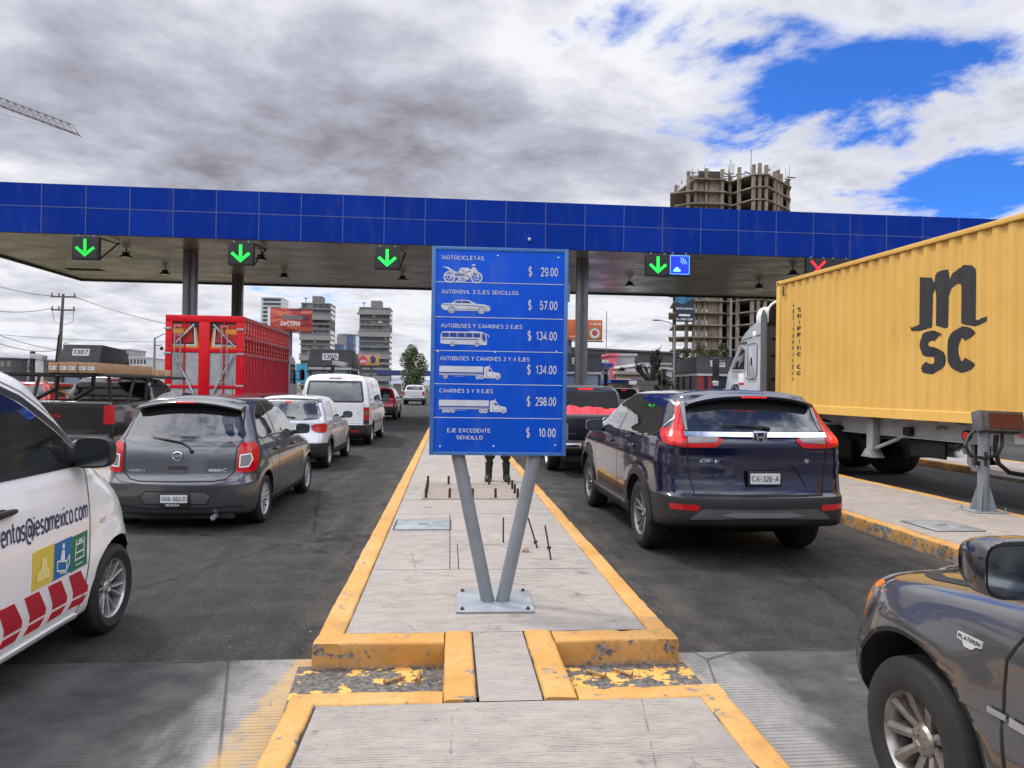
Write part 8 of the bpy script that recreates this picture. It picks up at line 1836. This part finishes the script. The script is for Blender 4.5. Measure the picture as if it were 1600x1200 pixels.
block('shop', 929, 953, 573, 52, 7, mw, 'small white shop with a blue roof edge right of booth 2303', 1, 2, roof=mbl); block('shop', 936, 946, 567, 60, 6, mw, 'small white gable house behind the blue edged shop', 0, 0); block('house', 992, 1020, 573, 66, 8, mw, 'white house behind the bare tree', 1, 2); block('house', 1020, 1050, 578, 70, 8, bm_('house_cream', (.48,.46,.43)), 'cream house between the bare tree and the lamp post', 1, 3); block('house', 1008, 1046, 570, 84, 8, bm_('house_grey', (.40,.40,.40)), 'grey house standing behind the cream house', 1, 3)
q = block('wall', 964, 1004, 585, 56, .4, mbg, 'beige block wall with concrete pillars behind the small hut', 0, 0, 'wall')
for i in range(5): b = B(); b.box(-1.05+.5*i, -.98+.5*i, -.08, 0, 0, 2.7); obj('pillar', b, MB_['conc_l'], q)
q = block('hut', 958, 999, 599, 46, 4, bm_('hut_tan', (.38,.30,.24)), 'low hut with a pinkish roof and blue fascia above the black minivan', 0, 0, roof=mbl); b = B(); b.hexa([(-.75,-.2,2.18),(.75,-.2,2.18),(.75,4,2.18),(-.75,4,2.18),(-.45,.6,2.45),(.45,.6,2.45),(.45,3,2.45),(-.45,3,2.45)]); obj('roof_top', b, bm_('roof_pink', (.45,.26,.20)), q, smooth=False)
block('shop', 998, 1022, 601, 44, 5, mw, 'small white building beside the hut with one dark window', 1, 2)
# unfinished concrete tower
UD = 185.0; mm = UD/1110; o_ = at(1150, 606, UD); UT = thing('unfinished_tower', (o_.x, UD, 0), R(-3), 'abandoned concrete tower frame with bare floors rising behind the canopy', 'building')
muc = plain('raw_concrete', (.24,.205,.165), .9, var=.35, scale=.35); mud = plain('raw_concrete_dark', (.075,.062,.050), .9, var=.35, scale=.5)
top = at(1150, 283, UD).z; nf = 18; fh = top/nf
plan = [(-16.9,1.5),(-12.5,-1.5),(-4.0,-1.5),(-2.2,.8),(1.6,-6.5),(5.2,-7.0),(12.5,0.5),(16.2,4.0),(17.6,8.0),(17.0,17),(-14,17)]
cols = [(-13.6,0.2),(-11.6,0.2),(-8.8,.0),(-4.6,-.3),(2.0,-5.6),(3.5,-5.8),(5.2,-5.9),(8.8,-2.4),(12.0,1.0),(15.4,4.8),(17.0,8.2),(10.4,-.8),(-1.9,1.4),(-.4,-1.6),(14,15),(-13,15),(0,15)]
for k in range(1, nf+1):
    z = k*fh; b = B(); P = [(x+random.uniform(-.25,.25)-(1.2 if (i == 0 and k % 2) else 0), y+random.uniform(-.2,.2)) for i, (x, y) in enumerate(plan)]
    if k == nf: P = [p for i, p in enumerate(P) if i not in (0,)]
    b.prism(P, 'Z', z-.16, z+.16); obj('floor_slab', b, muc, UT, smooth=False)
for i, (x, y) in enumerate(cols): b = B(); b.box(x-.42, x+.42, y-.4, y+.4, 0, top+random.uniform(1.2, 3.4)); obj('column', b, muc, UT, smooth=False)
for k in range(nf):
    z0, z1 = k*fh+.161, (k+1)*fh-.161
    b = B(); b.box(-10.9, -9.4, .1, .4, z0, z1); obj('infill_wall', b, muc, UT, smooth=False); b = B(); b.box(-8.0, -4.9, .1, .4, z0, z1); obj('infill_wall', b, muc, UT, smooth=False)
    if k < nf: b = B(); b.box(-4.39, 16.6, 8.5, 9.0, z0, z1); b.box(-4.4,-3.8,.5,8.49,z0,z1); b.box(13.0,13.4,2.5,8.49,z0,z1); obj('core_wall', b, mud, UT, smooth=False)
    if k % 3 != 1: b = B(); b.hexa([(6.0,-4.9,z0),(11.6,.7,z0),(11.4,.9,z0),(5.8,-4.7,z0),(6.0,-4.9,z0+.9),(11.6,.7,z0+.9),(11.4,.9,z0+.9),(5.8,-4.7,z0+.9)]); obj('parapet', b, mud, UT, smooth=False)
b = B(); rnd = random.Random(8)
for _ in range(170):
    x = rnd.uniform(-13, 15); y = rnd.uniform(-4 if 0 < x < 10 else 1, 12); z = top+.16; l = rnd.uniform(.6, 3.4); b.obox((x, y, z+rnd.uniform(.2, 2.4)), (l, .22, .25), rz=rnd.uniform(0, 3), ry=rnd.uniform(-.4, .4))
b.box(-10.8,-4.4,.3,.6,top+.16,top+2.6); b.box(6,14,5,5.4,top+.16,top+1.9)
obj('formwork', b, mud, UT, smooth=False)
for _ in range(46): x = rnd.choice((rnd.uniform(-13,-8), rnd.uniform(-3.4,-.6), rnd.uniform(1.5,5), rnd.uniform(8,15))); y = rnd.uniform(-3,6) ; b = B(); b.tube([(x,y,top),(x+rnd.uniform(-.1,.1),y,top+rnd.uniform(2.4,5.8 if -3.4 < x < -.5 else 4.2))], .05, 4); obj('rebar', b, MB_['dk'], UT, smooth=False)
b = B(); b.tube([(2.6,-2,top),(2.6,-2,top+8.0)], .09, 5); obj('mast', b, MB_['dk'], UT)
b = B(); b.prism([(15.6,6.0),(16.8,7.5),(15.8,12.0),(15.0,11.5)], 'Z', top-14, top-1.5); obj('net', b, mud, UT, smooth=False)
bz1, bz0 = at(1070, 462, UD-4).z, at(1070, 503, UD-4).z; xb0, xb1 = at(1055, 480, UD-4).x-o_.x, at(1084, 480, UD-4).x-o_.x
q = thing('hanging_banner', (o_.x+(xb0+xb1)/2, UD-4, 0), 0, 'dark blue advertising banner hung on the unfinished tower', 'banner'); w = (xb1-xb0)/2; bz1 += 3.0
b = B(); b.box(-w, w, 0, .1, bz0, bz1); obj('cloth', b, plain('banner_navy', (.018,.026,.055), .5), q, smooth=False); b = B(); b.prism([(-w,bz0+5.2),(-w*.2,bz0+4.6),(w,bz0+6.4),(w,bz1),(-w,bz1)], 'Y', -.05, -.01); obj('picture', b, plain('banner_blue', (.03,.16,.30), .5, var=.5, scale=.6), q, smooth=False)
b = B(); put_text(b, 'TORRE', -w*.8, w*.8, bz1-1.1, bz1-.5, -.09, .2); put_text(b, 'DEPARTAMENTOS', -w*.9, w*.9, bz0+3.2, bz0+3.7, -.09, .2); put_text(b, '55 3100 1500', -w*.9, w*.9, bz0+.4, bz0+.95, -.09, .2); b.box(-w*.6,w*.6,-.09,-.06,bz0+1.5,bz0+2.0); obj('lettering', b, wh_, q, smooth=False)
b = B()
p = at(1229, 300, 41); q = thing('antenna_frame', (p.x, 41.0, 9.4), 0, 'small white tripod frame standing on the canopy roof', 'antenna')
for s in (-1, 0, 1): b = B(); b.tube([(s*.55,abs(s)*.3,0),(0,0,2.2)], .05, 6); obj('leg', b, wh_, q)
# vegetation
tg_ = 'green trees behind booth 2305'
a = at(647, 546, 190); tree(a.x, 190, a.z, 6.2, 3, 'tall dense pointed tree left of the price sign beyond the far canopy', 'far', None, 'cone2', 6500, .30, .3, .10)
for i, (px, py, Y, w_, m_, l) in enumerate(((1072,548,78,3.6,'dark','dark green tree just right of the street lamp'),(1092,537,80,3.8,'olive','olive green tree in front of the unfinished tower'),(1112,548,74,3.2,'green','bushy green tree behind the navy booth'),(1062,568,66,2.2,'green','low green bush tree at the foot of the street lamp'),(1127,541,70,2.8,'olive','dry leaved tree beside the cab mirror'),(1032,583,60,2.4,'green','small green tree right of the bare tree'),(973,578,62,1.8,'dark','small dark round tree above the beige wall'))):
    a = at(px, py, Y); tree(a.x, Y, a.z, w_, 20+i, l, m_, tg_ if i in (0,1,2) else None, 'round', 2200, .13, .12, .18)
def bare_tree():
    rnd = random.Random(4); a = at(1018, 610, 48); q = thing('bare_tree', (a.x, 48, 0), 0, 'dark heavily pruned tree with bare stubby limbs', 'tree'); b = B(); P = lambda px, py, dy=0: tuple(at(px, py, 48+dy)-Vector((a.x, 48, 0)))
    b.tube([(0,0,-.1),P(1018,612),P(1018,600)], [.34,.27,.24], 10)
    for path, r0 in (([P(1018,604),P(1012,594),P(1004,584),P(998,574)], .22), ([P(1019,602),P(1020,588),P(1021,575),P(1024,562),P(1027,551)], .25), ([P(1018,600),P(1014,588,.5),P(1010,578,.8)], .14), ([P(1021,585),P(1028,574),P(1031,563)], .14), ([P(1021,578),P(1018,566),P(1017,558)], .12), ([P(1006,586),P(1001,583),P(997,581)], .10)):
        b.tube(path, [r0*(1-.45*i/len(path)) for i in range(len(path))], 8)
        e_ = Vector(path[-1]); b.blob(e_, (r0*1.7,r0*1.7,r0*1.6), 2, 8, 6)
        for _ in range(9): d_ = Vector((rnd.uniform(-1,1),rnd.uniform(-1,1),rnd.uniform(-.1,1.2)))*rnd.uniform(.2,.5); b.tube([e_, e_+d_*.5, e_+d_+Vector((0,0,.08))], [.05,.035,.012], 5)
    for v in b.bm.verts: v.co += noise.noise_vector(v.co*3.0)*.05
    obj('trunk', b, plain('dark_bark', (.045,.034,.028), .9, var=.4, scale=10), q)
bare_tree()
rnd = random.Random(9)
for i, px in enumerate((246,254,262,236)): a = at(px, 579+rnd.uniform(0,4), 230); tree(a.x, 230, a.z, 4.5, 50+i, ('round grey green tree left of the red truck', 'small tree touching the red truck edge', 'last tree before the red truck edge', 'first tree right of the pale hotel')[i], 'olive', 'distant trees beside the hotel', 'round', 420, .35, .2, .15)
# scrub and far hills
def ridge(name, x0, x1, y, h0, amp, col, seed):
    b = B(); n = 160; P = []
    for i in range(n+1):
        x = x0+(x1-x0)*i/n; P.append((x, h0+amp*noise.noise(Vector((x*.0022, seed, 0)))+amp*.3*noise.noise(Vector((x*.011, seed, 3)))))
    for (xa, za), (xc, zc) in zip(P[:-1], P[1:]): b.face([(xa,y,-2),(xc,y,-2),(xc,y+300,max(1,zc)),(xa,y+300,max(1,za))]); b.face([(xa,y+300,max(1,za)),(xc,y+300,max(1,zc)),(xc,y+900,-2),(xa,y+900,-2)])
    o = obj(name, b, plain(name, col, .95, var=.3, scale=.01)); o['kind'] = 'structure'
ridge('hills', -2600, 2600, 2300, 34, 26, (.16,.18,.23), 1); ridge('hills', -1800, 1800, 1100, 7, 6, (.075,.08,.05), 5)
def scrub():
    b = B(); rnd = random.Random(3)
    for _ in range(240):
        x = rnd.uniform(-160, 150); y = rnd.uniform(90, 420)
        if -26 < x < 24 and y < 430: continue
        s = rnd.uniform(.5, 1.8); leaves(b, (x, y, s*.4), (s*1.3, s, s*.7), 26, .28, rnd, .2)
    o = obj('scrub', b, LEAF['olive'], smooth=False, fixn=False); o['kind'] = 'stuff'; o['label'] = 'low dry scrub scattered over the ground beyond the plaza'
scrub()
# ------------------------------------------------------------------ the guard standing behind the sign
def person():
    Q = thing('person', (.80, 11.62, .150), R(178), 'person in black trousers and boots standing behind the price sign', 'person')
    # local: +Y is where the person faces (towards the viewer once turned)
    V = {'pel':(0,0,.96),'sp1':(0,.0,1.12),'sp2':(0,-.01,1.30),'neck0':(0,-.02,1.46),'neck':(0,.0,1.53),'head':(0,.015,1.64),'crown':(0,.0,1.74)}
    for s, n in ((-1,'L'),(1,'R')):
        V.update({'hip'+n:(s*.095,0,.92),'kn'+n:(s*.125,.02,.50),'an'+n:(s*.145,-.02,.10),'toe'+n:(s*.165,.10,.055),'sh'+n:(s*.19,-.02,1.42),'el'+n:(s*.27,-.05,1.15),'wr'+n:(s*.235,.10,.95),'pa'+n:(s*.215,.15,.88)})
        for i, (dx, dy, dz) in enumerate(((-.025,.02,-.03),(-.008,.03,-.035),(.010,.028,-.035),(.026,.02,-.03))):
            V['f%d'%i+n] = (s*.215+dx, .155+dy, .85+dz); V['g%d'%i+n] = (s*.215+dx*.9, .150+dy*1.1, .815+dz*1.1)
        V['th'+n] = (s*.185, .17, .875); V['tt'+n] = (s*.170, .185, .835)
    RAD = {'pel':.135,'sp1':.13,'sp2':.15,'neck0':.085,'neck':.055,'head':.088,'crown':.062}
    for n in 'LR': RAD.update({'hip'+n:.098,'kn'+n:.066,'an'+n:.048,'toe'+n:.045,'sh'+n:.068,'el'+n:.048,'wr'+n:.032,'pa'+n:.036,'th'+n:.012,'tt'+n:.009}); RAD.update({'f%d'%i+n:.0105 for i in range(4)}); RAD.update({'g%d'%i+n:.0085 for i in range(4)})
    E_ = [('pel','sp1'),('sp1','sp2'),('sp2','neck0'),('neck0','neck'),('neck','head'),('head','crown')]
    for n in 'LR': E_ += [('pel','hip'+n),('hip'+n,'kn'+n),('kn'+n,'an'+n),('an'+n,'toe'+n),('neck0','sh'+n),('sh'+n,'el'+n),('el'+n,'wr'+n),('wr'+n,'pa'+n),('wr'+n,'th'+n),('th'+n,'tt'+n)]+[('pa'+n,'f%d'%i+n) for i in range(4)]+[('f%d'%i+n,'g%d'%i+n) for i in range(4)]
    K = list(V); me = bpy.data.meshes.new('body'); me.from_pydata([V[k] for k in K], [(K.index(a), K.index(c)) for a, c in E_], []); o = bpy.data.objects.new('body', me); COL.objects.link(o)
    sk = o.modifiers.new('skin', 'SKIN'); sk.use_smooth_shade = True
    for k, d in zip(K, me.skin_vertices[0].data): d.radius = (RAD[k], RAD[k]*(.78 if k in ('sp1','sp2','pel') else 1.0)); d.use_root = (k == 'pel')
    sb = o.modifiers.new('sub', 'SUBSURF'); sb.levels = 2; sb.render_levels = 2
    dg = bpy.context.evaluated_depsgraph_get(); nm = bpy.data.meshes.new_from_object(o.evaluated_get(dg)); o.modifiers.clear(); o.data = nm; nm.name = 'body'
    skin = plain('skin', (.30,.17,.11), .5); blk = plain('black_cloth', (.012,.012,.014), .85, var=.3, scale=9, bump=.4, bscale=22); nav = plain('navy_shirt', (.018,.022,.04), .8, var=.2)
    for m in (blk, nav, skin): nm.materials.append(m)
    for v in nm.vertices:
        if .1 < v.co.z < .9: v.co.x += .010*math.sin(v.co.z*38+v.co.y*20); v.co.y += .008*math.sin(v.co.z*31+v.co.x*30)
    for f in nm.polygons:
        c = f.center; f.use_smooth = True; f.material_index = 2 if c.z > 1.49 or (c.z < .94 and c.y > .09 and abs(c.x) > .15 and c.z > .7) else (0 if c.z < 1.0 and not (abs(c.x) > .2) else 1)
    o.parent = Q
    for s in (-1, 1):
        b = B(); b.tube([(s*.145,-.02,.02),(s*.145,-.02,.12),(s*.142,-.018,.22),(s*.138,-.012,.30)], [.058,.056,.060,.068], 14); b.blob((s*.160,.055,.045), (.105,.26,.10), 2.6, 16, 8); b.box(s*.158-.05, s*.158+.05, -.07, .175, 0, .018)
        for k in range(5): b.tube([(s*.150-.03,.03,.10+.03*k),(s*.150+.03,.035-.006*k,.105+.03*k)], .006, 5)
        obj('boot', b, plain('boot_leather', (.010,.010,.011), .35, var=.3, scale=20), Q, angle=50)
        b = B(); b.blob((s*.13,.01,.40), (.17,.17,.12), 2.2, 16, 8); 
        for v in b.bm.verts: v.co += noise.noise_vector(v.co*18)*.012
        obj('trouser_fold', b, blk, Q, angle=60)
        b = B(); b.blob((s*.034,.088,1.655), (.022,.014,.014), 2, 10, 6); obj('eye', b, plain('eye', (.5,.5,.5), .2), Q); b = B(); b.blob((s*.088,.005,1.645), (.022,.04,.065), 2, 10, 8); obj('ear', b, skin, Q)
    for s in (-1, 1): b = B(); b.tube([(s*.246,.052,1.008),(s*.238,.090,.962),(s*.236,.098,.950)], [.047,.045,.043], 16); obj('cuff', b, nav, Q)
    b = B(); b.prism([(.085,1.655),(.118,1.612),(.085,1.605)], 'X', -.014, .014); obj('nose', b, skin, Q, bevel=.006); b = B(); b.blob((0,.094,1.575), (.048,.012,.012), 2, 10, 6); obj('mouth', b, plain('lip', (.25,.09,.07), .5), Q)
    b = B(); b.lathe([(.100,1.685),(.106,1.72),(.098,1.765),(.06,1.785),(.001,1.79)], 20, 'Z'); b.hexa([(-.08,.08,1.683),(.08,.08,1.683),(.06,.19,1.672),(-.06,.19,1.672),(-.08,.08,1.695),(.08,.08,1.695),(.06,.19,1.680),(-.06,.19,1.680)]); obj('cap', b, nav, Q)
    b = B(); b.blob((0,-.03,1.665), (.185,.17,.13), 2.2, 16, 8); obj('hair', b, plain('hair', (.015,.012,.010), .6), Q); b = B(); b.lathe([(.152,.955),(.158,.965),(.158,1.035),(.152,1.045)], 24, 'Z', cap=False); b.xf(Matrix.Diagonal((1,.82,1,1))); obj('belt', b, plain('belt', (.01,.01,.01), .4), Q)
person()
